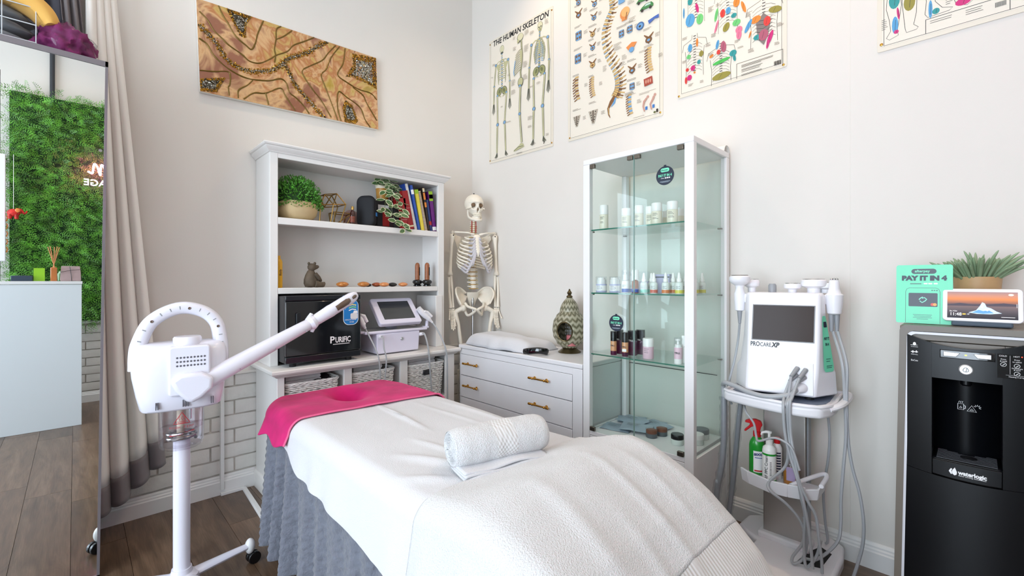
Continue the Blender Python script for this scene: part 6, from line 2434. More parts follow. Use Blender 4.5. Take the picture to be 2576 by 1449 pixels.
def tp(name, mb, m='cart_white', par=None, **kw):
    return build(mb, name, m, par or tc_, **kw)


upper = [(-.200, -.165), (-.175, -.190), (-.06, -.222), (.06, -.236), (.135, -.222), (.172, -.205), (.198, -.150), (.202, -.08), (.190, .14), (-.190, .14), (-.204, -.06)]
tp('upper_tray', MB().slab(upper, 0.700, 0.742), bevel=0.012, seg=4)
tp('tray_mat', MB().slab([(x * .86, y * .80) for x, y in upper], 0.7421, 0.7440), mat('mat_blue', C(108, 120, 140), 0.5))
tp('tray_lip', MB().tube([(x * .97, y * .97, 0.744) for x, y in upper], 0.008, 8, closed=True))
tp('tray_handle', MB().tube(spline([(.185, -.15, .730), (.215, -.10, .742), (.222, .0, .752), (.205, .10, .750), (.185, .13, .735)], 5), 0.016, 10, flat=0.7))
tp('column', MB().box(-.083, -.022, 0.085, .083, .03, 0.70), 'brushed_steel', bevel=0.006)
tp('column_edge', MB().box(.083, -.012, 0.085, .090, .03, 0.70), 'grey_plastic', bevel=0.002)
low = [(-.125, -.160), (-.09, -.185), (.0, -.215), (.06, -.205), (.115, -.185), (.150, -.150), (.150, -.030), (-.13, -.030)]
tp('lower_tray', MB().slab(low, 0.372, 0.380), bevel=0.003)
wallb = MB()
n = len(low)
for i in range(n - 2):
    a, b2 = low[i], low[i + 1]
    if i == 4 or i == 5: hgt = 0.412
    else: hgt = 0.420
    wallb.add([(a[0], a[1], .366), (b2[0], b2[1], .366), (b2[0] * 1.04, b2[1] * 1.04, hgt), (a[0] * 1.04, a[1] * 1.04, hgt), (a[0] * .96, a[1] * .96, .372), (b2[0] * .96, b2[1] * .96, .372), (b2[0] * .99, b2[1] * .99, hgt), (a[0] * .99, a[1] * .99, hgt)],
              [(0, 1, 2, 3), (5, 4, 7, 6), (3, 2, 6, 7), (1, 0, 4, 5), (0, 3, 7, 4), (1, 5, 6, 2)])
tp('tray_rim', wallb, bevel=0.002)
tp('tray_handle', MB().tube(spline([(.070, -.195, .415), (.110, -.130, .432), (.146, -.040, .436), (.160, -.045, .430), (.158, -.13, .418)], 5), 0.0085, 10, flat=1.0))
tp('column_foot', MB().slab([(-.10, -.05), (.10, -.05), (.10, .05), (-.10, .05)], 0.085, 0.115), bevel=0.008)
base = [(-.150, -.04), (-.095, -.075), (-.10, -.25), (-.15, -.31), (-.06, -.33), (.06, -.33), (.16, -.30), (.205, -.20), (.205, .02), (.190, .13), (.14, .17), (-.14, .17), (-.19, .12), (-.195, .0)]
tp('base', MB().slab(base, 0.040, 0.090), bevel=0.014, seg=4)
tp('base_recess', MB().slab([(.075, -.15), (.155, -.12), (.165, .02), (.12, .05), (.09, -.04)], 0.0885, 0.0910), 'black_rubber')
for x, y in ((-.14, .12), (.15, .12), (.14, -.27), (-.09, -.28)):
    tp('caster', MB().tube([(x - .012, y, .020), (x + .012, y, .020)], .0198, 16).tube([(x, y, .02), (x, y, .045)], .008, 8), 'caster_black', bevel=0.003)

# ---------------------------------------------------------------- device
DV = (-0.238, -2.44, 0.7448)
dv = thing('aesthetic_device', 'white aesthetic treatment machine with dark screen and PROCARE XP lettering', 'treatment machine', DV, -77)


def vp(name, mb, m='cart_white', par=None, **kw):
    return build(mb, name, m, par or dv, **kw)


def ring(z, xl, xr, yf, yc, xo, yb):
    # front edge from xl..xr at yf, chamfers out to +-xo at yc, back at yb
    return [(xl, yf, z), (xr, yf, z), (xo, yc, z), (xo, yb, z), (-xo, yb, z), (-xo, yc, z)]


RG = [ring(.014, -.132, .108, -.128, -.02, .182, .12), ring(.022, -.136, .110, -.132, -.02, .186, .124), ring(.11, -.133, .118, -.126, -.035, .180, .124), ring(.135, -.132, .120, -.123, -.04, .166, .12),
      ring(.24, -.130, .124, -.112, -.055, .152, .115), ring(.34, -.128, .125, -.098, -.06, .146, .105), ring(.405, -.127, .125, -.088, -.06, .144, .095), ring(.428, -.126, .124, -.080, -.055, .142, .09), ring(.432, -.12, .118, -.072, -.05, .136, .084)]
body = vp('housing', MB().loft(RG), 'white_plastic', bevel=0.008, seg=3, angle=30)
for x in (-.10, .09):
    for y in (-.09, .08):
        vp('rubber_foot', MB().lathe([(.016, 0), (.016, .016)], 14, (x, y, 0)), 'black_rubber')
# front plane helper: y on the front at height z
FY = [(0.022, -.132), (.11, -.126), (.135, -.123), (.24, -.112), (.34, -.098), (.405, -.088)]


def fy(z): return lin(FY, z)


def fquad(x0, x1, z0, z1, dx, off):
    return [(x0 - dx, fy(z0) - off, z0), (x1 - dx, fy(z0) - off, z0), (x1, fy(z1) - off, z1), (x0, fy(z1) - off, z1)]


b = MB()
q = fquad(-.110, .108, .235, .378, .004, .0022)
q2 = [(p[0], p[1] + .01, p[2]) for p in q]
b.add(q + q2, [(0, 1, 2, 3), (7, 6, 5, 4), (0, 4, 5, 1), (1, 5, 6, 2), (2, 6, 7, 3), (3, 7, 4, 0)])
vp('screen', b, mat('screen_brown', C(58, 47, 43), 0.18, spec=0.12), smooth=False)
b = MB()
b.tube([(p[0], p[1], p[2]) for p in fquad(-.112, .110, .233, .380, .004, .001)], 0.0022, 6, closed=True)
vp('screen_bezel', b, 'grey_plastic')
tilt = atan2(.112 - .126, .24 - .11)
text('PRO', .027, 'ink_black', dv, (-.103, fy(.214) - .0013, .214), rot=(pi / 2 - .105, 0, 0), width=.034, name='lettering', bold=.0004)
text('CARE', .024, 'ink_black', dv, (-.064, fy(.213) - .0013, .213), rot=(pi / 2 - .105, 0, 0), width=.040)
text('XP', .027, 'ink_black', dv, (-.029, fy(.214) - .0013, .214), rot=(pi / 2 - .105, 0, 0), width=.030, shear=.2, bold=.0010)
# mint sticker on the right chamfer
A_, B_ = Vector((.118, -.126, .11)), Vector((.180, -.035, .11))
A2, B2 = Vector((.125, -.098, .34)), Vector((.146, -.06, .34))


def ch(u, v, off=.0016):
    p = lerp(lerp(A_, B_, u), lerp(A2, B2, u), v)
    n = (B_ - A_).cross(A2 - A_).normalized()
    if n.y > 0: n = -n
    return p + n * off


b = MB()
for u0, u1, v0, v1, col, off in ((.34, .95, .02, 1.0, C(120, 226, 184), .0012),):
    pts = []
    for kx, kz in rrect(u0, v0, u1, v1, .12, 4):
        pts.append(tuple(ch(kx, kz, off)))
    b.add(pts, [tuple(range(len(pts)))], col)
b.add([tuple(ch(u, v, .002)) for u, v in rrect(.46, .80, .86, .90, .04, 3)], [tuple(range(16))], C(26, 36, 56))
for v0, w in ((.24, .3), (.20, .25), (.12, .35), (.09, .3)):
    b.add([tuple(ch(u, v, .002)) for u, v in ((.5, v0), (.5 + w, v0), (.5 + w, v0 + .012), (.5, v0 + .012))], [(0, 1, 2, 3)], C(60, 120, 104))
vp('mint_sticker', b, 'print', smooth=False, ink=True)
ang = atan2(.091, .062)
for t_, z_ in (('PAY IT', .60), ('IN 4', .50)):
    p = ch(.66, z_, .0024)
    text(t_, .016, 'sticker_navy', dv, tuple(p), rot=(pi / 2 - .10, 0, ang * .92), width=.030 if z_ > .55 else .018, bold=.0005, depth=.0001, name='sticker_lettering')
# connector plate and plugs
b = MB()
q = fquad(.030, .104, .022, .150, 0, .003)
q2 = [(p[0], p[1] + .008, p[2]) for p in q]
b.add(q + q2, [(0, 1, 2, 3), (7, 6, 5, 4), (0, 4, 5, 1), (1, 5, 6, 2), (2, 6, 7, 3), (3, 7, 4, 0)])
vp('connector_plate', b, 'white_plastic', bevel=0.002)
plugs = [((.050, .128), (-.022, -.040, -.030)), ((.078, .124), (-.022, -.040, -.030)), ((.074, .094), (-.024, -.040, -.016)), ((.046, .100), (-.022, -.038, -.02))]
for (x, z), d in plugs:
    p = Vector((x, fy(z) - .002, z))
    vp('cable_plug', MB().tube([p, p + Vector(d) * .25, p + Vector(d)], [.0095, .0090, .0070], 12), 'grey_plastic')
p = Vector((.066, fy(.052) - .002, .050))
vp('hose_plug', MB().tube([p, p + Vector((-.006, -.012, 0)), p + Vector((-.02, -.03, -.004))], [.020, .020, .014], 18), 'white_plastic')
# treatment heads parked on top
def head(x, y, r, h, rz=0.0, name='treatment_head', top='steel'):
    o2 = vp(name, MB().lathe([(r * .48, .43), (r * .50, .43 + h * .35), (r * .95, .43 + h * .52), (r, .43 + h * .70), (r * .96, .43 + h * .92), (r * .85, .43 + h)], 26, (x, y, 0)), 'white_plastic')
    vp('metal_face', MB().lathe([(r * .84, .43 + h), (r * .80, .43 + h + .003), (0, .43 + h + .003)], 26, (x, y, 0)), top, o2)
vp('small_head', MB().lathe([(.016, .43), (.016, .462), (.012, .470), (0, .470)], 18, (-.046, .03, 0)), 'grey_plastic')
head(.030, .03, .034, .040)
head(.108, .045, .050, .058)
head(-.130, .06, .034, .058)
head(.152, .06, .038, .044)
for s, hx, hy in ((-1, -.172, -.02), (1, .176, -.03)):
    vp('holder_bracket', MB().box(min(hx, s * .12) + (0 if s > 0 else .02), hy - .012, .385, max(hx, s * .12) - (.02 if s > 0 else 0), hy + .012, .425), 'white_plastic', bevel=0.004)
    if s < 0:
        hp_ = vp('handpiece', MB().lathe([(.010, .345), (.020, .350), (.022, .385), (.024, .425), (.020, .432), (.017, .450), (.020, .462), (.038, .474), (.044, .486), (.043, .500), (.036, .506)], 26, (hx, hy, 0)), 'white_plastic')
        vp('metal_face', MB().lathe([(.036, .506), (.034, .509), (0, .509)], 24, (hx, hy, 0)), 'hinge_metal', hp_)
        vp('strain_relief', MB().tube([(hx, hy, .347), (hx, hy, .290)], [.011, .006], 10), 'grey_plastic', hp_)
    else:
        hp_ = vp('handpiece', MB().lathe([(.018, .345), (.025, .350), (.030, .390), (.032, .425), (.024, .432), (.019, .450), (.018, .478), (.015, .486), (0, .486)], 26, (hx, hy, 0)), 'white_plastic')
        for a in range(4):
            vp('metal_tip', MB().ell((hx + .009 * cos(a * pi / 2), hy + .009 * sin(a * pi / 2), .489), .0055, 10, 6), 'steel', hp_)
        for dx in (-.009, .009):
            vp('strain_relief', MB().tube([(hx + dx, hy, .347), (hx + dx, hy, .275)], [.011, .007], 10), 'grey_plastic', hp_)
# cables (drawn in room coordinates, carried by the device)
XI = (Matrix.Translation(DV) @ Matrix.Rotation(radians(-77), 4, 'Z')).inverted()


def wcable(pts, r, m='cable_grey', name='cable', n=8):
    b = MB()
    b.X = XI
    b.tube(spline(pts, 7), r, n)
    return vp(name, b, m)


def wpt(l):
    return tuple((Matrix.Translation(DV) @ Matrix.Rotation(radians(-77), 4, 'Z')) @ Vector(l))


def pend(i):
    (x, z), d = plugs[i]
    return wpt((x + d[0], fy(z) - .002 + d[1], z + d[2]))


K1 = [(-.45, -2.503, .725), (-.443, -2.499, .645), (-.435, -2.505, .562), (-.428, -2.493, .488), (-.440, -2.440, .415), (-.455, -2.447, .385), (-.440, -2.494, .350), (-.420, -2.535, .300), (-.405, -2.552, .245), (-.40, -2.546, .193), (-.40, -2.512, .125), (-.40, -2.515, .100), (-.39, -2.543, .124), (-.38, -2.556, .181), (-.38, -2.555, .227), (-.38, -2.545, .29)]
K2 = [(-.455, -2.510, .728), (-.446, -2.508, .643), (-.450, -2.519, .566), (-.450, -2.534, .500), (-.445, -2.544, .440), (-.435, -2.550, .385), (-.42, -2.559, .313), (-.41, -2.553, .220), (-.40, -2.555, .115), (-.39, -2.568, .112), (-.38, -2.590, .157), (-.37, -2.601, .216)]
K3 = [(-.460, -2.518, .730), (-.450, -2.518, .627), (-.455, -2.532, .542), (-.455, -2.546, .460), (-.44, -2.573, .381), (-.42, -2.595, .324), (-.41, -2.603, .233), (-.40, -2.609, .160), (-.39, -2.609, .100)]
for i, K in enumerate((K1, K2, K3)):
    e = pend(i)
    over = [e, (-.425 - .01 * i, lerp(e[1], K[0][1], .7), .770), (-.462, K[0][1], .745)]
    wcable(over + K[1:] if i else over + K, 0.0056)
e = pend(3)
wcable([e, (-.42, -2.49, .772), (-.468, -2.497, .742), (-.462, -2.500, .64), (-.455, -2.515, .55), (-.458, -2.540, .47), (-.45, -2.56, .38), (-.43, -2.575, .26), (-.42, -2.585, .12)], 0.0056)
wcable([(-.30, -2.31, .695), (-.36, -2.318, .690), (-.423, -2.347, .672), (-.426, -2.377, .633), (-.429, -2.387, .585), (-.445, -2.402, .571), (-.452, -2.457, .599), (-.462, -2.502, .596), (-.462, -2.528, .57), (-.462, -2.55, .50)], 0.0046)
r0 = wpt((.176, -.03, .275))
wcable([(r0[0], r0[1] + .004, r0[2]), (-.285, -2.655, .90), (-.28, -2.662, .768), (-.28, -2.666, .623), (-.28, -2.658, .495), (-.28, -2.650, .363), (-.285, -2.650, .268), (-.30, -2.640, .194), (-.32, -2.58, .112), (-.33, -2.535, .098)], 0.0060)
wcable([(r0[0], r0[1] - .012, r0[2]), (-.28, -2.668, .90), (-.28, -2.668, .769), (-.271, -2.671, .608), (-.263, -2.683, .497), (-.254, -2.705, .395), (-.246, -2.716, .290), (-.237, -2.713, .198), (-.232, -2.698, .115), (-.24, -2.680, .04), (-.26, -2.665, .008)], 0.0060)
wcable([(-.12, -2.56, .695), (-.10, -2.574, .627), (-.106, -2.580, .538), (-.111, -2.575, .445), (-.117, -2.560, .312), (-.123, -2.567, .187), (-.135, -2.579, .114), (-.14, -2.572, .095)], 0.0052)
l0 = wpt((-.172, -.02, .290))
wcable([l0, (-.272, -2.262, .958), (-.285, -2.252, .870), (-.30, -2.238, .790), (-.30, -2.225, .72), (-.29, -2.24, .66)], 0.0052)
# thick hose round the front and two wrapped hoses at the left
hp0 = wpt((.046, fy(.05) - .032, .046))
wcable([hp0, (-.42, -2.500, .772), (-.44, -2.43, .758), (-.43, -2.361, .760), (-.41, -2.303, .772), (-.38, -2.245, .774), (-.34, -2.222, .75), (-.34, -2.225, .70)], 0.0100, name='thick_hose', n=12)
for nm, P, r in (('wrapped_hose', [(-.34, -2.225, .70), (-.358, -2.232, .60), (-.373, -2.236, .50), (-.387, -2.232, .40), (-.395, -2.215, .28), (-.395, -2.21, .15), (-.40, -2.22, .013)], .0125), ('wrapped_hose', [(-.30, -2.285, .695), (-.30, -2.275, .60), (-.30, -2.262, .45), (-.30, -2.250, .32), (-.305, -2.238, .20), (-.32, -2.23, .1), (-.33, -2.24, .012)], .0110)):
    hs = wcable(P, r, 'grey_plastic', nm, 10)
    b = MB(); b.X = XI
    S = spline(P, 10)
    random.seed(2)
    b.tube(S, [r * random.uniform(1.15, 1.7) for _ in S], 9)
    build(b, 'plastic_wrap', 'plastic_wrap', hs, smooth=False)

# bottles in the lower tray
ZL = 0.3805
o = thing('spray_bottle', 'green disinfectant spray bottle with red trigger on lower tray', 'spray bottle', (-0.300, -2.350, ZL), -77)
mat('bottle_green', C(28, 150, 44), 0.25, coat=0.2)
mat('trigger_red', C(206, 26, 34), 0.3)
r = .031
build(MB().lathe([(r * .93, 0), (r, .004), (r, .120), (r * .92, .138), (r * .62, .154), (r * .42, .162), (r * .42, .166)], 30, sy=.85), 'bottle_body', 'bottle_green', o)
build(MB().lathe([(.0155, .162), (.0155, .184), (.012, .186)], 18), 'collar', 'trigger_red', o)
b = MB()
b.prism([(-.010, .184), (.012, .184), (.016, .205), (.022, .215), (.016, .232), (-.006, .238), (-.030, .234), (-.046, .226), (-.046, .218), (-.026, .216), (-.030, .206), (-.048, .186), (-.050, .180), (-.044, .178), (-.022, .200), (-.012, .206)], -.009, .009)
build(b, 'trigger_head', 'trigger_red', o, bevel=0.003)
b = MB()


def wrapface(b, x0, x1, z0, z1, rad, col, sy=.85, off=.0006, m=8):
    pts = []
    for i in range(m + 1):
        a = lerp(x0, x1, i / m) / rad
        pts.append(((rad + off) * sin(a), -(rad + off) * cos(a) * sy))
    for p0, p1 in zip(pts, pts[1:]):
        b.add([(p0[0], p0[1], z0), (p1[0], p1[1], z0), (p1[0], p1[1], z1), (p0[0], p0[1], z1)], [(0, 1, 2, 3)], col)


wrapface(b, -.012, .034, .012, .104, r, C(245, 245, 245))
wrapface(b, -.008, .030, .016, .022, r, C(200, 40, 40), off=.0009)
wrapface(b, -.006, .030, .074, .077, r, C(60, 80, 160), off=.0009)
build(b, 'front_label', 'print', o, smooth=False, ink=True)
text('ISOCOL', .0135, mat('ink_navy', C(30, 40, 120), .4), o, (.010, -.0285, .091), width=.040, bold=.0006, rot=(pi / 2, 0, .36), name='label_lettering')
o = thing('cream_pump_bottle', 'white pump bottle labelled RF PPC Cream on lower tray', 'pump bottle', (-0.345, -2.412, ZL), -77)
r = .0265
build(MB().lathe([(r * .94, 0), (r, .003), (r, .128), (r * .9, .142), (r * .5, .152), (r * .45, .156)], 30), 'bottle_body', 'prod_white', o)
build(MB().lathe([(r * 1.012, .004), (r * 1.012, .012)], 30), 'green_stripe', 'bottle_green', o)
build(MB().lathe([(r * 1.012, .112), (r * 1.012, .120)], 30), 'green_stripe', 'bottle_green', o)
build(MB().lathe([(.0135, .153), (.0135, .172), (.0055, .174), (.0055, .200), (.010, .202), (.010, .208), (0, .209)], 18).tube([(0, 0, .205), (-.012, -.004, .206), (-.026, -.008, .202), (-.029, -.009, .192)], [.006, .006, .005, .004], 8), 'pump', 'prod_white', o)
text('RF PPC Cream', .0165, 'ink_black', o, (-.0095, -.0262, .064), rot=(pi / 2, -pi / 2, -.36), width=.098, name='label_lettering')
b = MB()
random.seed(4)
for i in range(9):
    z0 = .030 + i * .0066
    for q in range(3):
        wrapface(b, .0035 + q * .0024, .0045 + q * .0024, z0 + random.uniform(0, .002), z0 + .0052, r, C(30, 30, 30), sy=1, m=1)
    wrapface(b, .003, .010, z0 + .002, z0 + .0028, r, C(30, 30, 30), sy=1, m=1)
build(b, 'label_print', 'print', o, smooth=False, ink=True)
o = thing('amber_bottle', 'clear bottle of amber liquid behind the hanging cables', 'bottle', (-0.315, -2.485, ZL), -77)
build(MB().lathe([(.026, 0), (.028, .004), (.028, .060)], 26), 'liquid', mat('amber_liquid', C(190, 128, 36), 0.1, coat=0.5), o)
build(MB().lathe([(.0284, .0), (.0286, .075), (.020, .100), (.009, .112), (.009, .118)], 26), 'bottle_body', 'jar_glass', o)
b = MB(); wrapface(b, -.016, .016, .022, .078, .0284, C(176, 160, 196), sy=1, off=.001)
build(b, 'front_label', 'print', o, smooth=False, ink=True)
build(MB().lathe([(.011, .112), (.011, .130), (0, .131)], 16), 'cap', 'dark_plastic', o)
o = thing('red_cap_bottle', 'white bottle with red cap behind the cream pump bottle', 'bottle', (-0.285, -2.425, ZL), -77)
build(MB().lathe([(.018, 0), (.019, .003), (.019, .130), (.012, .145), (.009, .150)], 22), 'bottle_body', 'prod_white', o)
build(MB().lathe([(.0125, .148), (.0125, .172), (0, .173)], 18), 'cap', 'trigger_red', o)
b = MB()
for i in range(8): wrapface(b, -.002, .016, .03 + i * .011, .036 + i * .011, .019, C(40, 44, 70), sy=1)
build(b, 'label_bars', 'print', o, smooth=False, ink=True)

# ================================================================ WATER COOLER
mat('cooler_taupe', C(112, 104, 94), 0.4)
mat('cooler_black', C(13, 14, 17), 0.30, spec=0.3)
mat('cooler_trim', C(216, 216, 222), 0.3)
mat('silver_btn', C(186, 188, 190), 0.3, 0.6)
CL = (-0.20, -3.005, 0)
wc = thing('water_cooler', 'tall black and taupe water cooler with dispensing recess and waterlogic lettering', 'water cooler', CL, -90)


def cp(name, mb, m='cooler_black', par=None, **kw):
    return build(mb, name, m, par or wc, **kw)


ZT_ = 1.076
RW = [[(-w, -.188, z), (w, -.188, z), (w, .185, z), (-w, .185, z)] for z, w in ((0.0, .186), (.5, .178), (ZT_, .168))]
RW = [[(p[0], max(p[1], -.045), p[2]) for p in r] for r in RW]
cp('cabinet_shell', MB().loft(RW), 'cooler_taupe', bevel=0.008, seg=3)
for s in (-1, 1):
    cp('shell_cheek', MB().loft([[(s * w, -.190, z), (s * w, -.040, z), (s * (w - .03), -.040, z), (s * (w - .03), -.190, z)] for z, w in ((0.0, .1858), (.5, .1778), (ZT_ - .002, .1678))]), 'cooler_taupe', bevel=0.003)
cp('shell_top', MB().box(-.139, -.190, ZT_ - .05, .139, -.040, ZT_ - .0005), 'cooler_taupe', bevel=0.002)
cp('shell_backing', MB().box(-.139, -.190, .02, -.092, -.040, ZT_ - .052).box(.080, -.190, .02, .139, -.040, ZT_ - .052).box(-.091, -.190, .02, .079, -.040, .58).box(-.091, -.190, .92, .079, -.040, ZT_ - .052), 'cooler_taupe', smooth=False)
# frame round the front
def hw(z): return lerp(.186, .168, z / ZT_)
def frame(w0, w1, y0, y1, ztop, r, m, name):
    b = MB()
    def ring(k):
        P = [(-(hw(0) - k), 0.0), (-(hw(ztop) - k), ztop - k - r)]
        for i in range(1, 8):
            a = radians(180 - 90 * i / 8)
            P.append((-(hw(ztop) - k) + r + r * cos(a), ztop - k - r + r * sin(a)))
        P += [(-p[0], p[1]) for p in P[::-1]]
        return P
    A, B = ring(w0), ring(w1)
    n = len(A)
    vs = [(p[0], y0, p[1]) for p in A] + [(p[0], y0, p[1]) for p in B] + [(p[0], y1, p[1]) for p in A] + [(p[0], y1, p[1]) for p in B]
    fs = []
    for i in range(n - 1):
        fs += [(i, n + i, n + i + 1, i + 1), (i, i + 1, 2 * n + i + 1, 2 * n + i), (n + i, 3 * n + i, 3 * n + i + 1, n + i + 1)]
    b.add(vs, fs)
    return cp(name, b, m, angle=50)
frame(0.0, .019, -.206, -.18, ZT_ + .001, .022, 'cooler_taupe', 'front_bezel')
frame(.018, .026, -.204, -.18, ZT_ - .002, .020, 'cooler_trim', 'light_trim')


def bulge(x): return -.200 - .018 * (1 - (x / .17) ** 2)


def slabc(x0, x1, z0, z1, th=.012, off=0.0, n=16, zf0=None, zf1=None):
    b = MB()
    vs = []
    for i in range(n + 1):
        x = lerp(x0, x1, i / n)
        a, c = (zf0(x) if zf0 else z0), (zf1(x) if zf1 else z1)
        y = bulge(x) + off
        vs += [(x, y, a), (x, y, c), (x, y + th, a), (x, y + th, c)]
    fs = [(0, 2, 3, 1), (n * 4, n * 4 + 1, n * 4 + 3, n * 4 + 2)]
    for i in range(n):
        o = i * 4
        fs += [(o, o + 1, o + 5, o + 4)[::-1], (o + 2, o + 6, o + 7, o + 3)[::-1], (o + 1, o + 3, o + 7, o + 5)[::-1], (o, o + 4, o + 6, o + 2)[::-1]]
    return b.add(vs, fs)


PWX = .148
seam = lambda x: .596 - .012 * (1 - (x / .15) ** 2)
topc = lambda x: 1.010 + .036 * (x / .148) ** 2
cp('lower_door', slabc(-PWX - .008, PWX + .008, .03, .59, zf1=lambda x: seam(x) - .0015))
cp('front_left', slabc(-PWX, -.086, .6, 1.04, n=8, zf0=seam, zf1=topc))
cp('front_right', slabc(.074, PWX, .6, 1.04, n=8, zf0=seam, zf1=topc))
cp('front_top', slabc(-.0858, .0738, .908, 1.03, n=16, zf1=topc))
cp('tray_front', slabc(-.0845, .0725, .6, .640, n=16, off=-.003, zf0=lambda x: seam(x) + .004), bevel=0.0015)
cp('recess_sides', MB().box(-.090, -.196, .585, -.086, -.06, .915).box(.074, -.196, .585, .078, -.06, .915).box(-.09, -.196, .907, .078, -.06, .912))
rb = MB()
rb.grid(lambda u, v: (lerp(-.088, .076, u), -.062 - .05 * (2 * u - 1) ** 2 * -1 - .05, lerp(.585, .912, v)), 18, 4)
cp('recess_back', rb, mat('recess_black', C(10, 11, 14), 0.3, spec=0.12))
tb = MB()
tb.grid(lambda u, v: (lerp(-.086, .074, u), lerp(bulge(lerp(-.086, .074, u)) + .002, -.07, v), .641), 18, 4)
cp('drip_tray', tb, 'cooler_black', solid=.003)
g = MB()
for i in range(9):
    y = -.20 + i * .013
    g.box(-.075, y, .6425, .064, y + .004, .6445)
cp('drip_grille', g, mat('grille_grey', C(58, 58, 62), .4))
cp('drain_hole', MB().lathe([(.020, .645), (.020, .6465), (0, .6465)], 24, (0, -.15, 0)), 'ink_black')
cp('spout', MB().lathe([(.014, .912), (.014, .885), (.010, .880), (0, .880)], 20, (-.006, -.135, 0)), 'cooler_black')
# controls
pod = cp('button_pod', slabc(-.066, .058, .977, 1.003, th=.004, off=-.003), 'black_gloss', bevel=0.004)
for s, x0 in ((1, -.058), (-1, .050)):
    y = bulge(x0) - .0065
    cp('dispense_button', MB().prism([(x0, .998), (x0 + s * .040, .996), (x0 + s * .030, .983), (x0, .983)], y, y + .004), 'silver_btn', pod, bevel=0.0015)
cp('indicator_light', MB().ell((-.006, bulge(0) - .005, .991), (.003, .002, .002), 10, 6), mat('led_green', C(200, 230, 60), .3, emit=((.7, 1, .1), 3)), pod)
bt = cp('select_button', MB().lathe([(.0165, 0), (.0165, -.004), (.014, -.006), (0, -.006)], 30, (-.006, bulge(0) - .0005, .945), ax='y'), 'silver_btn')
cp('button_mark', MB().tube([(-.006 + .006 * cos(t) * (1 - .35 * sin(t)), bulge(0) - .0068, .945 + .007 * sin(t)) for t in [2 * pi * i / 16 for i in range(16)]], .0008, 5, closed=True).tube([(-.006, bulge(0) - .0068, .938), (-.003, bulge(0) - .0068, .951)], .0007, 5), 'ink_black', bt)
pn = cp('control_panel', slabc(.062, .140, .930, 1.004, th=.003, off=-.0022, n=8), 'black_gloss')
yp = bulge(.09) - .0032
rt_ = (pi / 2, 0, -.2)
for s_, x, z, sz in (('COLD', .074, .998, .0062), ('HOT', .102, .998, .0062), ('Press', .075, .988, .0055), ('& hold', .075, .982, .0055), ('Press', .103, .988, .0055), ('to select', .103, .982, .0055), ('Then press', .103, .962, .0052), ('& hold', .103, .957, .0052), ('Heating in progress', .106, .936, .0052)):
    text(s_, sz, 'ink_white', wc, (x, bulge(x) - .0033, z), depth=.0001, rot=(pi / 2, 0, .18), name='panel_lettering')
for x, z in ((.075, .972), (.103, .970), (.103, .946)):
    cp('touch_ring', MB().tube([(x + .006 * cos(t), bulge(x) - .003, z + .006 * sin(t)) for t in [2 * pi * i / 20 for i in range(20)]], .0006, 5, closed=True).tube([(x - .002, bulge(x) - .003, z - .003), (x + .003, bulge(x) - .003, z + .002)], .0008, 5), 'ink_white', pn)
cp('panel_rules', MB().box(.0885, bulge(.0885) - .0032, .944, .0890, bulge(.0885) - .0024, 1.0).box(.066, bulge(.08) - .0022, .9405, .137, bulge(.12) - .0026 - .004, .9409), 'ink_white', pn)
cp('led', MB().ell((.113, bulge(.113) - .003, .998), .0016, 8, 6), mat('led_red', C(220, 40, 30), .3, emit=((1, .1, .05), 2)), pn)
# marks printed at the left
for z, s_ in ((1.006, 'FILTRATION'), (.980, 'FIREWALL')):
    x = -.129
    y = bulge(x) - .0006
    b = MB()
    if z > 1:
        b.tube([(x - .010, y, z + .004), (x + .010, y, z + .004)], .0008, 5).ell((x, y, z + .008), (.004, .0006, .006), 10, 6)
    else:
        b.tube([(x - .009, y, z + .007), (x + .009, y, z + .007)], .0016, 5).tube([(x - .004, y, z + .011), (x - .004, y, z + .003)], .0016, 5).tube([(x + .005, y, z + .012), (x + .005, y, z + .004)], .0014, 5)
    cp('printed_mark', b, 'ink_white')
    text(s_, .0042, 'ink_white', wc, (x, y, z - .002), depth=.0001, rot=(pi / 2, 0, -.22), width=.018, name='mark_lettering')
text('BioCote', .0085, 'ink_white', wc, (-.129, bulge(-.129) - .0008, .958), depth=.0001, rot=(pi / 2, 0, -.22), width=.018, name='mark_lettering')
# hot water warnings inside the recess
def mk(P, r=.0009, closed=False): return MB().tube([(x, -.1145 - .0, z) for x, z in P], r, 5, closed=closed)
yb_ = -.114
w = MB()
for P, c_ in (([(-.026, .795), (-.012, .795), (-.012, .814), (-.026, .814)], True), ([(-.012, .810), (-.008, .808), (-.008, .800), (-.012, .798)], False), ([(-.022, .800), (-.019, .806), (-.016, .800)], True), ([(-.004, .792), (.007, .812), (.018, .792)], True), ([(.002, .796), (.007, .801), (.012, .796)], True)):
    w.tube([(x, yb_, z) for x, z in P], .0010, 5, closed=c_)
for i in range(3): w.tube([(-.024 + i * .004, yb_, .817), (-.022 + i * .004, yb_, .823)], .0008, 5)
for i in range(6):
    a = radians(i * 36 - 20)
    w.tube([(.020 + .004 * cos(a), yb_, .808 + .004 * sin(a)), (.020 + .009 * cos(a), yb_, .808 + .009 * sin(a))], .0008, 5)
cp('hot_warning_mark', w, 'ink_white')
# logo
y = bulge(-.02) - .0045
lg = MB()
lg.prism([(-.038, .606), (-.032, .601), (-.027, .604), (-.026, .612), (-.031, .626), (-.037, .616)], y, y + .002)
lg.prism([(-.045, .612), (-.040, .603), (-.036, .605), (-.039, .614), (-.037, .620), (-.040, .622)], y, y + .002)
cp('drop_logo', lg, 'ink_white')
text('waterlogic', .0175, 'ink_white', wc, (.0085, bulge(.01) - .0036, .612), width=.064, bold=.0007, name='logo_lettering')
text('Better thinking, better water', .005, 'ink_white', wc, (.0085, bulge(.01) - .0036, .603), width=.062, name='logo_lettering')

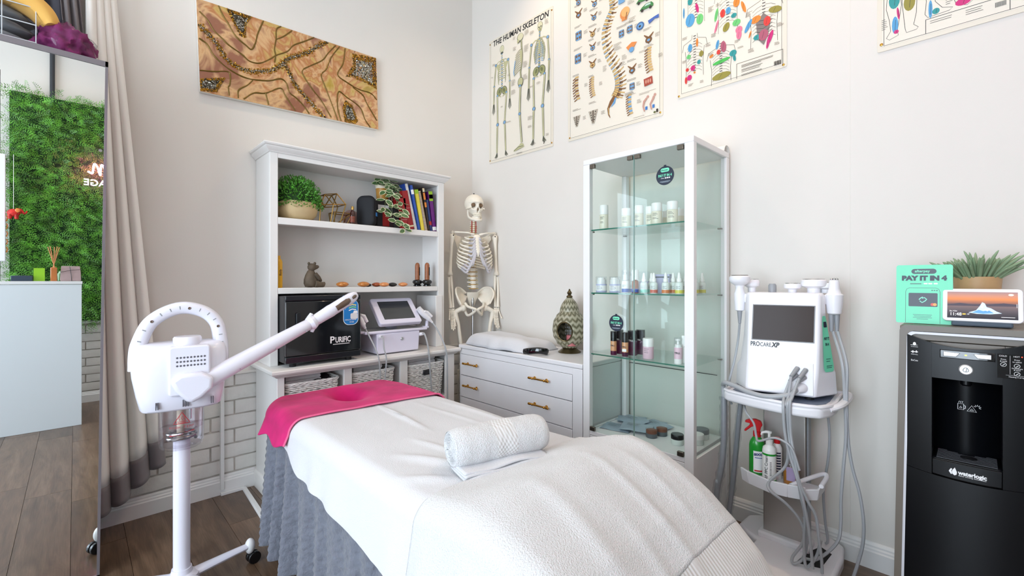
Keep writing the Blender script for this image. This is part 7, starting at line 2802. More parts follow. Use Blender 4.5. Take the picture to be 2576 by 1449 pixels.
# ---------------------------------------------------------------- things on the cooler
ZK = ZT_ + .0012
o = thing('counter_card', 'mint green PAY IT IN 4 counter card on the water cooler', 'counter card', (-0.312, -2.893, ZK), -90)
o.rotation_euler = (radians(-5), 0, radians(-90))
build(MB().prism(rrect(-.074, 0, .074, .208, .007), -.001, .001), 'card', mat('card_mint', C(118, 228, 186), .45), o)
build(MB().add([(-.03, .001, .12), (.03, .001, .12), (.03, .045, .003), (-.03, .045, .003)], [(0, 1, 2, 3)]), 'easel_leg', 'white_ink_paper', o, solid=.0012)
b = MB()
y = -.00115
b.ink(rrect(-.033, .176, .033, .194, .009), C(24, 34, 54), y)
for x0, w_ in ((-.036, .03), (.0, .010), (.012, .010), (.026, .010)):
    b.ink(rrect(x0, .139, x0 + w_, .1425 if w_ > .02 else .1435, .0008), C(60, 110, 96) if w_ > .02 else C(240, 250, 246), y)
b.ribbon([(-.048, .002), (-.048, .112), (-.045, .122), (-.038, .126), (.032, .126), (.039, .122), (.042, .112), (.042, .002)], .0012, C(36, 86, 76), y)
b.ink(rrect(-.040, .060, .036, .108, .003), C(26, 34, 52), y)
b.ribbon([(-.010, .080), (-.004, .074), (.004, .080), (.008, .086), (.002, .092), (-.004, .089)], .0028, C(126, 236, 196), y)
b.ribbon([(-.012, .084), (-.008, .090), (-.002, .094)], .0028, C(126, 236, 196), y)
b.disc((.023, .068), .005, .005, C(220, 50, 40), y)
b.disc((.029, .068), .005, .005, C(240, 160, 50), y)
for z, w_ in ((.030, .05), (.025, .045), (.020, .05), (.015, .03)):
    b.ink(rrect(-w_ / 2 - .003, z, w_ / 2 - .003, z + .002, .0005), C(70, 140, 120), y)
for i in range(3): b.ink(rrect(.020 + i * .006, .116, .024 + i * .006, .119, .0005), C(36, 86, 76), y)
build(b, 'card_print', 'print', o, smooth=False, ink=True)
text('afterpay', .0125, 'mint', o, (-.004, -.0019, .1855), width=.040, depth=.0001, bold=.0003)
text('PAY IT IN 4', .022, 'sticker_navy', o, (0, -.0019, .160), width=.118, depth=.0001, bold=.0016)

o = thing('smart_display', 'white smart display showing iceberg photo and 11:48 on the cooler', 'smart display', (-0.300, -3.034, ZK), -90)
build(MB().loft([[(x * s, y_ * t, z) for x, y_ in ((-.072, -.028), (.072, -.028), (.066, .045), (-.066, .045))] for z, s, t in ((0, 1, 1), (.018, .98, .95), (.05, .80, .5))]), 'fabric_base', mat('fabric_slate', C(92, 104, 116), .9, bump=(600, .4, .001)), o, bevel=.006)
DM = Matrix.Translation((0, -.030, .016)) @ Matrix.Rotation(radians(-17), 4, 'X')
b = MB(); b.X = DM
b.prism(rrect(-.092, 0, .092, .112, .012), -.004, .005)
build(b, 'frame', 'white_plastic', o, bevel=.002)


def screen_ink_mat():
    m = bpy.data.materials.new('screen_picture')
    m.use_nodes = True
    k = NT(m)
    a = k.n('ShaderNodeVertexColor'); a.layer_name = 'Ink'
    k.l(a, 'Color', k.b, 'Base Color'); k.l(a, 'Color', k.b, 'Emission Color')
    k.b.inputs['Emission Strength'].default_value = 0.55
    k.b.inputs['Roughness'].default_value = 0.1
    MATS['screen_picture'] = m


screen_ink_mat()
b = MB(); b.X = DM
y = -.0042
W2, Z0, Z1 = .0805, .010, .101
rows = [(0, (34, 30, 38)), (.14, (56, 50, 56)), (.30, (84, 74, 78)), (.46, (112, 92, 92)), (.52, (92, 74, 78)), (.60, (150, 96, 76)), (.72, (206, 124, 72)), (.84, (190, 128, 104)), (1, (150, 122, 122))]
for i in range(24):
    t0, t1 = i / 24, (i + 1) / 24
    tm = (t0 + t1) / 2
    for (a, ca), (c, cc) in zip(rows, rows[1:]):
        if a <= tm <= c:
            q = (tm - a) / (c - a)
            col = C(*[lerp(u, v, q) for u, v in zip(ca, cc)])
    b.add([(-W2, y, lerp(Z0, Z1, t0)), (W2, y, lerp(Z0, Z1, t0)), (W2, y, lerp(Z0, Z1, t1)), (-W2, y, lerp(Z0, Z1, t1))], [(0, 1, 2, 3)], col)
y -= .0002
b.ink([(-.0805, .056), (-.05, .062), (-.02, .058), (.02, .060), (.05, .064), (.0805, .060), (.0805, .054), (-.0805, .052)], C(70, 62, 74), y)
b.ink([(-.030, .030), (-.012, .038), (-.004, .052), (.002, .066), (.008, .062), (.012, .050), (.022, .046), (.034, .036), (.046, .030), (.02, .026), (-.010, .026)], C(190, 214, 236), y)
b.ink([(-.022, .030), (-.006, .040), (.004, .036), (.016, .040), (.028, .030), (.004, .027)], C(96, 150, 206), y)
b.ink([(-.002, .050), (.002, .064), (.006, .056), (.003, .046)], C(236, 244, 250), y)
b.ink([(.010, .046), (.020, .043), (.014, .036), (.006, .040)], C(226, 238, 248), y)
b.disc((.066, .092), .006, .0035, C(235, 225, 205), y)
b.ink(rrect(-.044, .022, -.036, .026, .001), C(240, 190, 80), y)
b.ink(rrect(.044, .0165, .074, .018, .0005), C(220, 220, 220), y)
b.ink(rrect(.0775, .050, .0785, .062, .0003), C(230, 230, 230), y)
build(b, 'screen', 'screen_picture', o, smooth=False, ink=True)
mat('ink_glow', C(245, 245, 245), .4, emit=((1, 1, 1), .7))
for s_, sz, x, z, w_ in (('11:48', .015, -.060, .0225, .026), ('Sat, 4 Oct', .0058, -.0655, .0335, .018), ('19°', .006, -.030, .0235, None)):
    p = DM @ Vector((x, -.0050, z))
    text(s_, sz, 'ink_glow', o, tuple(p), rot=(pi / 2 - radians(17), 0, 0), width=w_, depth=.0001, name='clock_lettering')

o = thing('succulent_pot', 'spiky grey-green succulent in pale wooden bowl on the cooler', 'potted plant', (-0.155, -3.025, ZK), -90)
mat('bowl_wood', C(196, 158, 112), .5, vary=(9, .12))
mat('succulent', C(136, 158, 124), .5, vary=(25, .18))
build(MB().lathe([(.040, 0), (.046, .004), (.056, .08), (.062, .165), (.057, .165), (.050, .14)], 34), 'bowl', 'bowl_wood', o)
build(MB().lathe([(0, .150), (.052, .148), (.05, .14)], 24), 'soil', 'soil', o)
fm = []
for q in range(4):
    b = MB()
    L_ = .075 + .010 * q
    bend = .010 + .006 * q
    P = [(bend * (t ** 2), 0, L_ * t) for t in (0, .15, .35, .6, .8, .94, 1)]
    b.tube(P, [.0030, .0042, .0050, .0052, .0045, .0028, .0008], 7)
    fm.append(mesh_of(b, 'finger_leaf', MATS['succulent'], True, 80))
random.seed(14)
for i in range(130):
    a = random.uniform(0, 2 * pi)
    rr = .050 * sqrt(random.random())
    tl = .06 + .85 * (rr / .050) ** 2.0 + random.uniform(-.10, .15)
    s = random.uniform(.78, 1.12)
    link_mesh('finger_leaf', fm[i % 4], o, (rr * cos(a), rr * sin(a), .150), Euler((0, tl * .8, a), 'XYZ'), (s, s, s))

# ================================================================ WALL ART
random.seed(31)
m = bpy.data.materials.new('resin_marble')
m.use_nodes = True
k = NT(m)
mp = k.coord('Object', (1, 1, 1))
n1 = k.n('ShaderNodeTexNoise', i_Scale=2.0, i_Detail=3.0, i_Distortion=1.2); k.l(mp, 0, n1, 'Vector')
n2 = k.n('ShaderNodeTexNoise', i_Scale=4.5, i_Detail=5.0, i_Distortion=4.0); k.l(mp, 0, n2, 'Vector')
mx = k.n('ShaderNodeMath', operation='MULTIPLY_ADD'); mx.inputs[1].default_value = 0.45; k.l(n2, 'Fac', mx, 0); k.l(n1, 'Fac', mx, 2)
r = k.ramp([(0.44, C(112, 88, 18)), (0.56, C(176, 144, 44)), (0.63, C(200, 164, 92)), (0.69, C(178, 112, 58)), (0.76, C(214, 170, 118)), (0.86, C(146, 90, 60))], mx, 0)
k.l(r, 'Color', k.b, 'Base Color')
k.b.inputs['Roughness'].default_value = 0.12
k.b.inputs['Coat Weight'].default_value = 1.0
MATS['resin_marble'] = m
mat('vein_gold', C(112, 86, 26), .3, .5)
mat('gem_gold', C(176, 126, 34), .2, .6)
mat('gem_dark', C(70, 58, 40), .15, .5)
mat('gem_silver', C(196, 192, 180), .15, .7)
VEINS = [[(-.522,.185),(-.488,.154),(-.458,.105),(-.42,.073),(-.387,.045),(-.323,.013),(-.282,-.015),(-.229,-.011),(-.173,.029),(-.133,.066),(-.068,.11),(-.031,.159),(.037,.206),(.1,.253)],[(-.43,.253),(-.41,.204),(-.387,.169),(-.349,.107),(-.3,.073),(-.269,.058),(-.246,.107),(-.234,.158),(-.204,.239),(-.198,.25)],[(-.1,.252),(-.127,.225),(-.132,.163),(-.143,.099),(-.138,.064),(-.145,.019)],[(-.036,.249),(-.088,.195),(-.129,.164)],[(-.529,.036),(-.493,.015),(-.463,-.036),(-.415,-.078),(-.367,-.103),(-.316,-.118),(-.264,-.118),(-.178,-.101),(-.115,-.072),(-.081,-.09),(-.065,-.142),(-.025,-.168),(.016,-.203),(.051,-.249)],[(-.535,-.14),(-.466,-.128),(-.397,-.109),(-.385,-.137),(-.39,-.184),(-.397,-.197),(-.394,-.244)],[(-.269,-.123),(-.298,-.159),(-.345,-.2),(-.349,-.247)],[(-.321,-.246),(-.267,-.198),(-.202,-.182),(-.117,-.13),(-.089,-.172),(-.034,-.249)],[(-.202,-.182),(-.188,-.248)],[(.24,.246),(.187,.178),(.146,.119),(.062,.056),(.018,.017),(.029,-.023),(.082,-.092),(.131,-.144),(.193,-.241)],[(.267,.248),(.207,.157),(.17,.068),(.137,.019),(.166,-.064),(.208,-.171),(.236,-.251)],[(.305,.247),(.287,.141),(.247,.056),(.311,.02),(.395,-.005),(.483,-.01),(.528,-.045)],[(.352,-.002),(.423,-.039),(.45,-.088),(.523,-.194)],[(.259,-.253),(.239,-.164),(.249,-.059),(.307,-.082),(.398,-.128),(.432,-.203),(.471,-.258)]]
BANDS = [[(-.525,.108),(-.5,.09),(-.46,.048),(-.427,.003),(-.4,-.039),(-.346,-.069),(-.295,-.074),(-.23,-.062),(-.164,-.034),(-.118,.003),(-.088,.036),(-.058,.07),(-.003,.105),(.059,.144),(.117,.2),(.184,.254)],[(-.088,.03),(-.061,-.023),(-.028,-.088),(.018,-.133),(.06,-.173),(.103,-.215),(.153,-.256)]]
PATCH = [[(-.389,.252),(-.256,.255),(-.295,.2),(-.298,.113),(-.329,.121),(-.366,.198)],[(-.54,-.19),(-.413,-.15),(-.455,-.239),(-.544,-.251)],[(.36,.231),(.546,.253),(.534,.03),(.455,.052),(.355,.066),(.305,.059),(.357,.149)],[(.293,-.105),(.341,-.127),(.38,-.228),(.358,-.247),(.287,-.254),(.277,-.156)]]
pa = thing('resin_painting', 'gold and peach marbled resin painting with crushed glass veins', 'painting', (-1.435, -0.012, 2.549))
pa.rotation_euler = (0, radians(-2.0), 0)
build(MB().box(-.534, -.018, -.254, .534, .008, .254), 'canvas', 'white_ink_paper', pa, bevel=.002)
build(MB().box(-.534, -.0215, -.254, .534, -.0182, .254), 'resin_surface', 'resin_marble', pa, bevel=.0012)
CLX = lambda p: (max(-.532, min(.532, p[0])), max(-.252, min(.252, p[1])))
for v in VEINS:
    S = spline([(CLX(p)[0], -.0215, CLX(p)[1]) for p in v], 5)
    build(MB().tube([(p.x, p.y, max(-.252, min(.252, p.z))) for p in S], [.0042 + .0016 * mnoise.noise(p * 30) for p in S], 6), 'gold_vein', 'vein_gold', pa)


def gems(spots, name):
    bs = [MB(), MB(), MB()]
    for x, z, c in spots:
        if abs(x) > .530 or abs(z) > .250: continue
        s = random.uniform(.0028, .0062)
        M_ = Euler((random.uniform(0, 6), random.uniform(0, 6), random.uniform(0, 6))).to_matrix()
        vs = [Vector((x, -.0225, z)) + M_ @ Vector(v_) * s for v_ in ((1, 0, 0), (-1, 0, 0), (0, 1, 0), (0, -1, 0), (0, 0, 1), (0, 0, -1))]
        bs[c].add(vs, [(0, 2, 4), (2, 1, 4), (1, 3, 4), (3, 0, 4), (2, 0, 5), (1, 2, 5), (3, 1, 5), (0, 3, 5)])
    for b, mm_ in zip(bs, ('gem_gold', 'gem_dark', 'gem_silver')):
        if b.v: build(b, name, mm_, pa, smooth=False, kind='stuff')


def inside(p, poly):
    c = False
    n = len(poly)
    for i in range(n):
        (x0, z0), (x1, z1) = poly[i], poly[(i + 1) % n]
        if (z0 > p[1]) != (z1 > p[1]) and p[0] < (x1 - x0) * (p[1] - z0) / (z1 - z0) + x0: c = not c
    return c


for bd in BANDS:
    S = spline([(p[0], 0, p[1]) for p in bd], 12)
    sp_ = []
    for p in S:
        for _ in range(13):
            d = random.gauss(0, .0085)
            a = random.uniform(0, 6.3)
            sp_.append((p.x + d * cos(a), p.z + d * sin(a), (0 if abs(d) > .010 else random.choice((1, 1, 2, 0)))))
    gems(sp_, 'crushed_glass_band')
for q, po in enumerate(PATCH):
    xs, zs = [p[0] for p in po], [p[1] for p in po]
    cx_, cz_ = sum(xs) / len(xs), sum(zs) / len(zs)
    sp_ = []
    for _ in range(2200):
        p = (random.uniform(min(xs), max(xs)), random.uniform(min(zs), max(zs)))
        if inside(p, po):
            e = inside((cx_ + (p[0] - cx_) * 1.5, cz_ + (p[1] - cz_) * 1.5), po)
            sp_.append((p[0], p[1], (random.choice((1, 1, 2)) if q != 2 else random.choice((2, 2, 1))) if e else random.choice((0, 0, 1))))
    gems(sp_, 'crushed_glass_patch')

# ---------------------------------------------------------------- charts
mat('chart_paper', C(233, 226, 212), .3, coat=.25)
mat('chart_border', C(228, 220, 204), .25, coat=.4)
INK, GR = C(50, 46, 44), C(130, 124, 116)


def chart(label, yc, z0, w, h, pins, bw=.020, x=-0.0025):
    o = thing('anatomy_chart', label, 'poster', (x, yc, z0), -90, 'laminated anatomy charts')
    build(MB().prism(rrect(-w / 2, 0, w / 2, h, .008), -.0012, .0012), 'laminate_sheet', 'chart_border', o)
    build(MB().box(-w / 2 + bw * .8, -.0016, bw * .8, w / 2 - bw * .8, -.0011, h - bw * .8), 'chart_sheet', 'chart_paper', o, smooth=False)
    for x, z in pins:
        build(MB().lathe([(.0058, 0), (.0058, -.002), (.003, -.0035), (0, -.0035)], 14, (x, -.0015, z), ax='y'), 'brass_pin', 'brass', o)
    b = MB()
    x0, x1, a, c = -w / 2 + bw, w / 2 - bw, bw, h - bw
    for P in ([(x0, a), (x1, a)], [(x1, a), (x1, c)], [(x1, c), (x0, c)], [(x0, c), (x0, a)]): b.ribbon(P, .0016, INK, -.0017)
    return o, b


Y = -.0017


def tl(b, x, z, w, n=3, dz=.006, col=GR, al=1):
    for i in range(n):
        ww = w * random.uniform(.55, 1)
        b.ink([(x, z - i * dz), (x + ww * al, z - i * dz), (x + ww * al, z - i * dz + .0016), (x, z - i * dz + .0016)], col, Y)


def R(b, P, w, c): b.ribbon(P, w, c, Y)
def D(b, x, z, rx, rz, c, rot=0): b.disc((x, z), rx, rz, c, Y, 14, rot)


BON, BND, BNL, BLU = C(186, 184, 142), C(84, 88, 76), C(214, 210, 176), C(124, 166, 206)


def bone(b, p, q, w):
    R(b, [p, q], [w * 1.25, w * 1.25], BND)
    R(b, [p, ((p[0] + q[0]) / 2, (p[1] + q[1]) / 2), q], [w, w * .72, w], BON)
    R(b, [p, q], w * .3, BNL)


def joint(b, p, r): D(b, p[0], p[1], r * 1.1, r, BND); D(b, p[0], p[1], r * .85, r * .8, BLU)


def skel_fig(b, J, back):
    # J: skull_top chin neck shL shR elL elR hanL hanR pelvTop hipL hipR femL femR knL knR anL anR
    (st_, ch_, nk, sl, sr, el, er, hl, hr, pv_, il, ir, fl_, fr_, kl, kr, al, ar) = J
    cx_ = (st_[0] + ch_[0]) / 2
    hh = st_[1] - ch_[1]
    D(b, cx_, st_[1] - hh * .42, hh * .36, hh * .42, BND); D(b, cx_, st_[1] - hh * .42, hh * .33, hh * .39, BNL)
    if back:
        R(b, [(cx_, st_[1]), (cx_, ch_[1] + hh * .2)], .0014, BND)
        D(b, cx_, ch_[1] + hh * .12, hh * .24, hh * .14, BND)
    else:
        D(b, cx_, ch_[1] + hh * .22, hh * .22, hh * .24, BON)
        for s in (-1, 1): D(b, cx_ + s * hh * .14, st_[1] - hh * .52, hh * .09, hh * .08, BND)
        D(b, cx_, st_[1] - hh * .68, hh * .05, hh * .07, BND)
        R(b, [(cx_ - hh * .13, ch_[1] + hh * .16), (cx_ + hh * .13, ch_[1] + hh * .16)], .003, INK)
    n = 20
    for i in range(n):
        t = i / (n - 1)
        z = lerp(ch_[1], pv_[1] - .02, t)
        x = lerp(nk[0], pv_[0], t)
        D(b, x, z, lerp(.007, .012, t), .0062, BND); D(b, x, z, lerp(.005, .009, t), .0044, BON if i % 2 else BLU)
    sw = abs(sr[0] - sl[0]) / 2
    mx_ = (sl[0] + sr[0]) / 2
    zt_ = (sl[1] + sr[1]) / 2
    for i in range(10):
        z = lerp(zt_ + .008, lerp(zt_, pv_[1], .72), i / 9)
        w = sw * interp([(0, .34), (2, .58), (5, .70), (9, .60)], i)
        for s in (-1, 1):
            P = [(mx_ + s * .006, z + .012), (mx_ + s * w * .7, z + .014), (mx_ + s * w, z - .008), (mx_ + s * w * .82, z - .026), (mx_ + s * w * .35, z - .030 + (.014 if i > 5 else .010))]
            R(b, P[:4] if back else P, .0062, BND)
            R(b, P[:4] if back else P, .0042, BON)
            if not back: R(b, P[3:], .0046, BLU)
    if not back: R(b, [(mx_, zt_ + .01), (mx_, zt_ - .085)], [.016, .009], BON)
    for s, sh_, e_, h_ in ((-1, sl, el, hl), (1, sr, er, hr)):
        R(b, [(mx_ + s * .01, zt_ + .012), ((mx_ + sh_[0]) / 2, zt_ + .020), sh_], .0065, BON)
        if back: b.ink([(sh_[0], sh_[1]), (mx_ + s * .022, zt_ - .006), (mx_ + s * .036, zt_ - .080)], BON, Y)
        bone(b, sh_, e_, .011); joint(b, sh_, .012); joint(b, e_, .010)
        wz = lerp(e_[1], h_[1], .62); wx = lerp(e_[0], h_[0], .62)
        bone(b, (e_[0] - .004, e_[1]), (wx - .005, wz), .0058); bone(b, (e_[0] + .004, e_[1]), (wx + .005, wz), .0058)
        for q in range(5):
            R(b, [(wx + (q - 2) * .003, wz), (lerp(wx, h_[0], .6) + (q - 2) * .007, lerp(wz, h_[1], .6)), (h_[0] + (q - 2) * .008, h_[1] + abs(q - 2) * .010)], .0036, BND)
    for s, hp_, f_, k_, a_ in ((-1, il, fl_, kl, al), (1, ir, fr_, kr, ar)):
        cx2 = lerp(pv_[0], hp_[0], .62)
        D(b, cx2, hp_[1] - .006, .030, .036, BND, s * .5); D(b, cx2, hp_[1] - .006, .026, .031, C(150, 152, 104), s * .5); D(b, cx2 - s * .004, hp_[1] - .004, .012, .018, C(112, 116, 78), s * .5)
        R(b, [(hp_[0], hp_[1] - .035), (pv_[0] + s * .008, pv_[1] - .075)], .008, BON)
        joint(b, (hp_[0] + s * .004, f_[1] + .02), .011)
        bone(b, (hp_[0] + s * .006, f_[1] + .015), k_, .013); joint(b, k_, .015)
        bone(b, (k_[0], k_[1] - .012), a_, .010); bone(b, (k_[0] + s * .010, k_[1] - .018), (a_[0] + s * .007, a_[1]), .0045)
        for q in range(5): R(b, [a_, (a_[0] + s * .006 + (q - 2) * .006, a_[1] - .028), (a_[0] + s * .012 + (q - 2) * .008, a_[1] - .046 + abs(q - 2) * .004)], .0042, BND)


o, b = chart('THE HUMAN SKELETON chart with three skeletons, leftmost on the wall', -0.5725, 2.19, .692, 1.006, ((-.334, .978), (.334, .978), (-.334, .022), (.334, .026)))
skel_fig(b, [(-.191, .922), (-.191, .852), (-.191, .82), (-.262, .783), (-.118, .783), (-.283, .615), (-.100, .606), (-.290, .386), (-.100, .385), (-.191, .587), (-.239, .564), (-.143, .560), (-.246, .51), (-.143, .51), (-.242, .297), (-.160, .297), (-.248, .072), (-.148, .072)], True)
skel_fig(b, [(.221, .942), (.221, .868), (.218, .83), (.135, .799), (.297, .799), (.113, .635), (.310, .630), (.104, .389), (.302, .394), (.212, .620), (.163, .592), (.263, .590), (.154, .520), (.263, .524), (.161, .316), (.247, .315), (.155, .092), (.255, .092)], False)
# side view
D(b, .018, .905, .034, .030, BND); D(b, .020, .906, .031, .027, BNL); D(b, -.004, .880, .012, .016, BON); R(b, [(-.006, .868), (.022, .872)], .005, BND)
S_ = spline([(.030, 0, .872), (.032, 0, .83), (.040, 0, .77), (.036, 0, .70), (.022, 0, .64), (.026, 0, .60)], 6)
for p in S_: D(b, p.x, p.z, .008, .005, BND); D(b, p.x, p.z, .006, .0035, BON)
for i in range(10):
    z = .80 - i * .017
    R(b, [(.036, z + .012), (.004, z + .006), (-.030 - .004 * min(i, 5), z - .020)], .005, BND); R(b, [(.036, z + .012), (.004, z + .006), (-.030 - .004 * min(i, 5), z - .020)], .0032, BON)
b.ink([(.04, .80), (.014, .80), (.02, .72), (.036, .70)], BON, Y)
R(b, [(-.034, .74), (-.052, .66), (-.046, .63)], .008, BLU)
D(b, .022, .560, .030, .036, BND); D(b, .022, .562, .026, .031, BON); joint(b, (.016, .530), .013)
bone(b, (.020, .525), (.012, .325), .015); joint(b, (.012, .318), .013); bone(b, (.014, .305), (.034, .095), .014)
b.ink([(.050, .082), (.060, .058), (.020, .050), (-.052, .040), (-.050, .050), (.010, .078), (.026, .092)], BON, Y)
R(b, [(-.050, .044), (.0, .066), (.050, .064)], .004, BND)
for x, z, w, n in ((-.30, .80, .04, 3), (-.315, .70, .03, 2), (-.06, .93, .03, 4), (-.06, .85, .04, 5), (.065, .93, .05, 6), (.06, .82, .05, 9), (.05, .70, .05, 8), (.05, .60, .055, 7), (-.08, .60, .05, 8), (-.08, .52, .05, 6), (.12, .90, .05, 4), (.27, .93, .04, 6), (.12, .49, .04, 2), (.10, .27, .05, 5), (.10, .20, .04, 3), (-.14, .29, .06, 2), (-.20, .43, .04, 2), (.14, .06, .05, 3), (.19, .50, .04, 3), (-.02, .02, .07, 2), (.28, .10, .03, 3), (-.12, .66, .03, 3)): tl(b, x, z, w, n)
R(b, [(.26, .035), (.266, .045), (.262, .052)], .006, INK)
build(b, 'chart_print', 'print', o, smooth=False, ink=True)
text('THE HUMAN SKELETON', .062, 'ink_black', o, (.004, -.0024, .966), width=.600, shear=.12, bold=.0012, depth=.0002, name='chart_title')

# spine chart
TAN, BRN, DKB, ORG, RED, GRN, BLM = C(206, 172, 112), C(128, 88, 52), C(70, 52, 40), C(222, 138, 74), C(166, 72, 56), C(66, 132, 76), C(108, 160, 206)
o, b = chart('spine and vertebra chart with long curved golden backbone, second from left', -1.405, 2.19, .702, 1.0, ((-.335, .022), (.335, .020)))
S_ = spline([(p[0], 0, p[1]) for p in [(0.015, .96), (.008, .90), (.003, .827), (.007, .765), (-.028, .705), (-.05, .638), (-.041, .543), (-.01, .456), (.034, .373), (.055, .299), (.051, .241), (.030, .205)]], 3)
for i, p in enumerate(S_):
    q = S_[min(i + 1, len(S_) - 1)] - S_[max(i - 1, 0)]
    nx_, nz_ = -q.z, q.x
    L_ = sqrt(nx_ ** 2 + nz_ ** 2)
    nx_, nz_ = nx_ / L_, nz_ / L_
    w = lerp(.018, .030, i / len(S_))
    f = lambda a, c: (p.x - nx_ * a + q.x / L_ * c, p.z - nz_ * a + q.z / L_ * c)
    b.ink([f(-w, -.009), f(w * .9, -.009), f(w * 1.0, .006), f(-w, .006)], BRN if i % 2 else DKB, Y)
    b.ink([f(-w * .2, -.007), f(w * .85, -.007), f(w * .9, .004), f(-w * .2, .004)], TAN, Y)
    b.ink([f(-w * .1, .005), f(w, .005), f(w, .010), f(-w * .1, .010)], BLM if i % 3 else BNL, Y)
    b.ink([f(-w * .3, .004), f(-w * 1.9, -.004), f(-w * 2.0, -.012), f(-w * .6, -.006)], TAN if i % 2 else BRN, Y)
R(b, [(.030, .205), (.0, .175), (-.022, .140), (-.018, .10), (-.008, .078)], [.030, .026, .016, .010, .004], BRN)
R(b, [(.034, .195), (.022, .165), (.0, .145)], [.010, .016, .004], BLM)
R(b, [(-.020, .145), (-.016, .10)], .005, TAN)


def glyph(x, z, s, kind):
    c1, c2 = random.choice(((TAN, BLM), (BRN, BLM), (BLM, BRN), (TAN, BRN)))
    if kind == 'v':
        for a in (.6, 2.5, 4.7): R(b, [(x, z), (x + s * .9 * cos(a), z + s * .9 * sin(a) + s * .15)], [s * .4, s * .12], BRN)
        D(b, x, z - s * .2, s * .52, s * .42, DKB); D(b, x, z - s * .2, s * .46, s * .36, c1); D(b, x, z - s * .22, s * .24, s * .18, c2)
    elif kind == 'b':
        b.ink(rrect(x - s * .5, z - s * .7, x + s * .5, z + s * .7, s * .15), BLM, Y)
        for i in range(4): D(b, x + (-.22 if i % 2 else .22) * s, z + (i // 2 - .5) * s * .7, s * .17, s * .2, BRN)
        for i in (-1, 1): R(b, [(x + i * s * .5, z - s * .6), (x + i * s * .5, z + s * .6)], s * .12, DKB)
    elif kind == 's':
        for i in range(9):
            t = i / 8
            xx = x + s * .5 * (t - .3) ** 2
            b.ink(rrect(xx - s * .26, z + s * (1.1 - 2.3 * t), xx + s * .2, z + s * (1.1 - 2.3 * t) + s * .2, s * .05), c1 if i % 2 else TAN, Y)
            R(b, [(xx - s * .2, z + s * (1.15 - 2.3 * t)), (xx - s * .55, z + s * (1.0 - 2.3 * t))], s * .12, BRN)
    elif kind == 'q':
        b.ink([(x - s * .6, z + s * .6), (x + s * .6, z + s * .6), (x + s * .15, z - s * .8), (x - s * .15, z - s * .8)], C(176, 166, 150), Y)
        for i in range(4):
            for j in (-1, 1): D(b, x + j * s * (.3 - i * .05), z + s * (.4 - i * .27), s * .07, s * .07, INK)
        R(b, [(x, z + s * .6), (x, z - s * .7)], s * .12, DKB)


for x, z, s, kd in ((-.259, .848, .042, 'v'), (-.259, .700, .044, 'b'), (-.264, .546, .046, 'b'), (-.274, .344, .064, 's'), (-.274, .127, .052, 'q'), (-.128, .863, .036, 'v'), (-.133, .776, .036, 'v'), (-.143, .670, .036, 'v'), (-.143, .581, .036, 'v'), (-.143, .468, .040, 'v'), (-.143, .316, .052, 's'), (-.138, .123, .062, 'q'),
                    (.076, .581, .032, 'b'), (.135, .586, .032, 'b'), (.262, .480, .042, 'v'), (.151, .334, .040, 'v'), (.266, .352, .058, 's'), (.151, .229, .030, 'b'), (.135, .121, .050, 's'), (-.259, .93, .036, 'v')):
    glyph(x, z, s, kd)
    tl(b, x - .035, z + s * 1.5, .07, 2, .007, INK)
    tl(b, x + s * 1.0, z + .012, .032, 4)
D(b, .097, .697, .030, .036, ORG); D(b, .105, .706, .030, .030, C(236, 176, 110)); b.ink([(.082, .672), (.118, .68), (.116, .655), (.078, .655)], ORG, Y); R(b, [(.116, .70), (.108, .66)], .006, BRN)
for x, z in ((.223, .730), (.246, .676)):
    b.ink([(x - .045, z - .012), (x - .03, z + .004), (x + .0, z + .018), (x + .035, z + .016), (x + .048, z), (x + .046, z - .014)], GRN, Y)
    b.ink([(x - .012, z + .004), (x + .0, z + .015), (x + .028, z + .013), (x + .030, z + .003)], C(190, 214, 206), Y)
    for s in (-.026, .028): D(b, x + s, z - .014, .009, .009, INK)
R(b, [(.262, .575), (.30, .588), (.328, .588)], [.024, .014, .022], C(70, 104, 178)); D(b, .207, .576, .026, .024, C(66, 104, 158)); D(b, .207, .576, .018, .016, BLM); D(b, .205, .574, .008, .007, DKB)
b.ink(rrect(.055, .770, .10, .800, .003), BLM, Y)
b.ink([(.11, .480), (.15, .50), (.185, .49), (.16, .462), (.14, .452), (.125, .46)], ORG, Y); D(b, .148, .455, .018, .016, BLM)
b.ink([(.23, .245), (.285, .250), (.290, .205), (.235, .200)], RED, Y)
for i in range(3): D(b, .246 + i * .014, .226, .005, .012, C(206, 150, 130))
for x, l in ((.239, 1), (.285, -1)):
    PK = C(196, 150, 136)
    R(b, [(x + .012, .128), (x - .006 * l, .112), (x - .012, .085), (x - .004, .052)], [.012, .014, .010, .008], PK); D(b, x + .018, .134, .008, .008, PK); b.ink(rrect(x + .002, .058, x + .016, .078, .002), C(60, 120, 190), Y)
for x, z, w, n in ((.13, .65, .05, 5), (.02, .53, .06, 7), (.20, .42, .09, 2), (.06, .40, .06, 4), (.20, .165, .11, 2), (.10, .185, .08, 2), (.16, .03, .12, 1), (-.03, .90, .03, 8), (.12, .76, .05, 4), (.06, .84, .06, 6), (-.06, .42, .03, 6), (.08, .44, .04, 5), (.25, .79, .05, 3)): tl(b, x, z, w, n, .0065)
D(b, .302, .030, .008, .006, C(96, 104, 60)); b.ink(rrect(.312, .026, .324, .046, .003), INK, Y)
build(b, 'chart_print', 'print', o, smooth=False, ink=True)

# trigger-point charts
MAG, PNK, TEA, OLV, LBL, LGR, ORN, REDS, MAU = C(206, 40, 120), C(232, 120, 150), C(48, 150, 150), C(150, 140, 60), C(86, 158, 206), C(110, 198, 116), C(236, 136, 52), C(220, 62, 56), C(176, 90, 112)


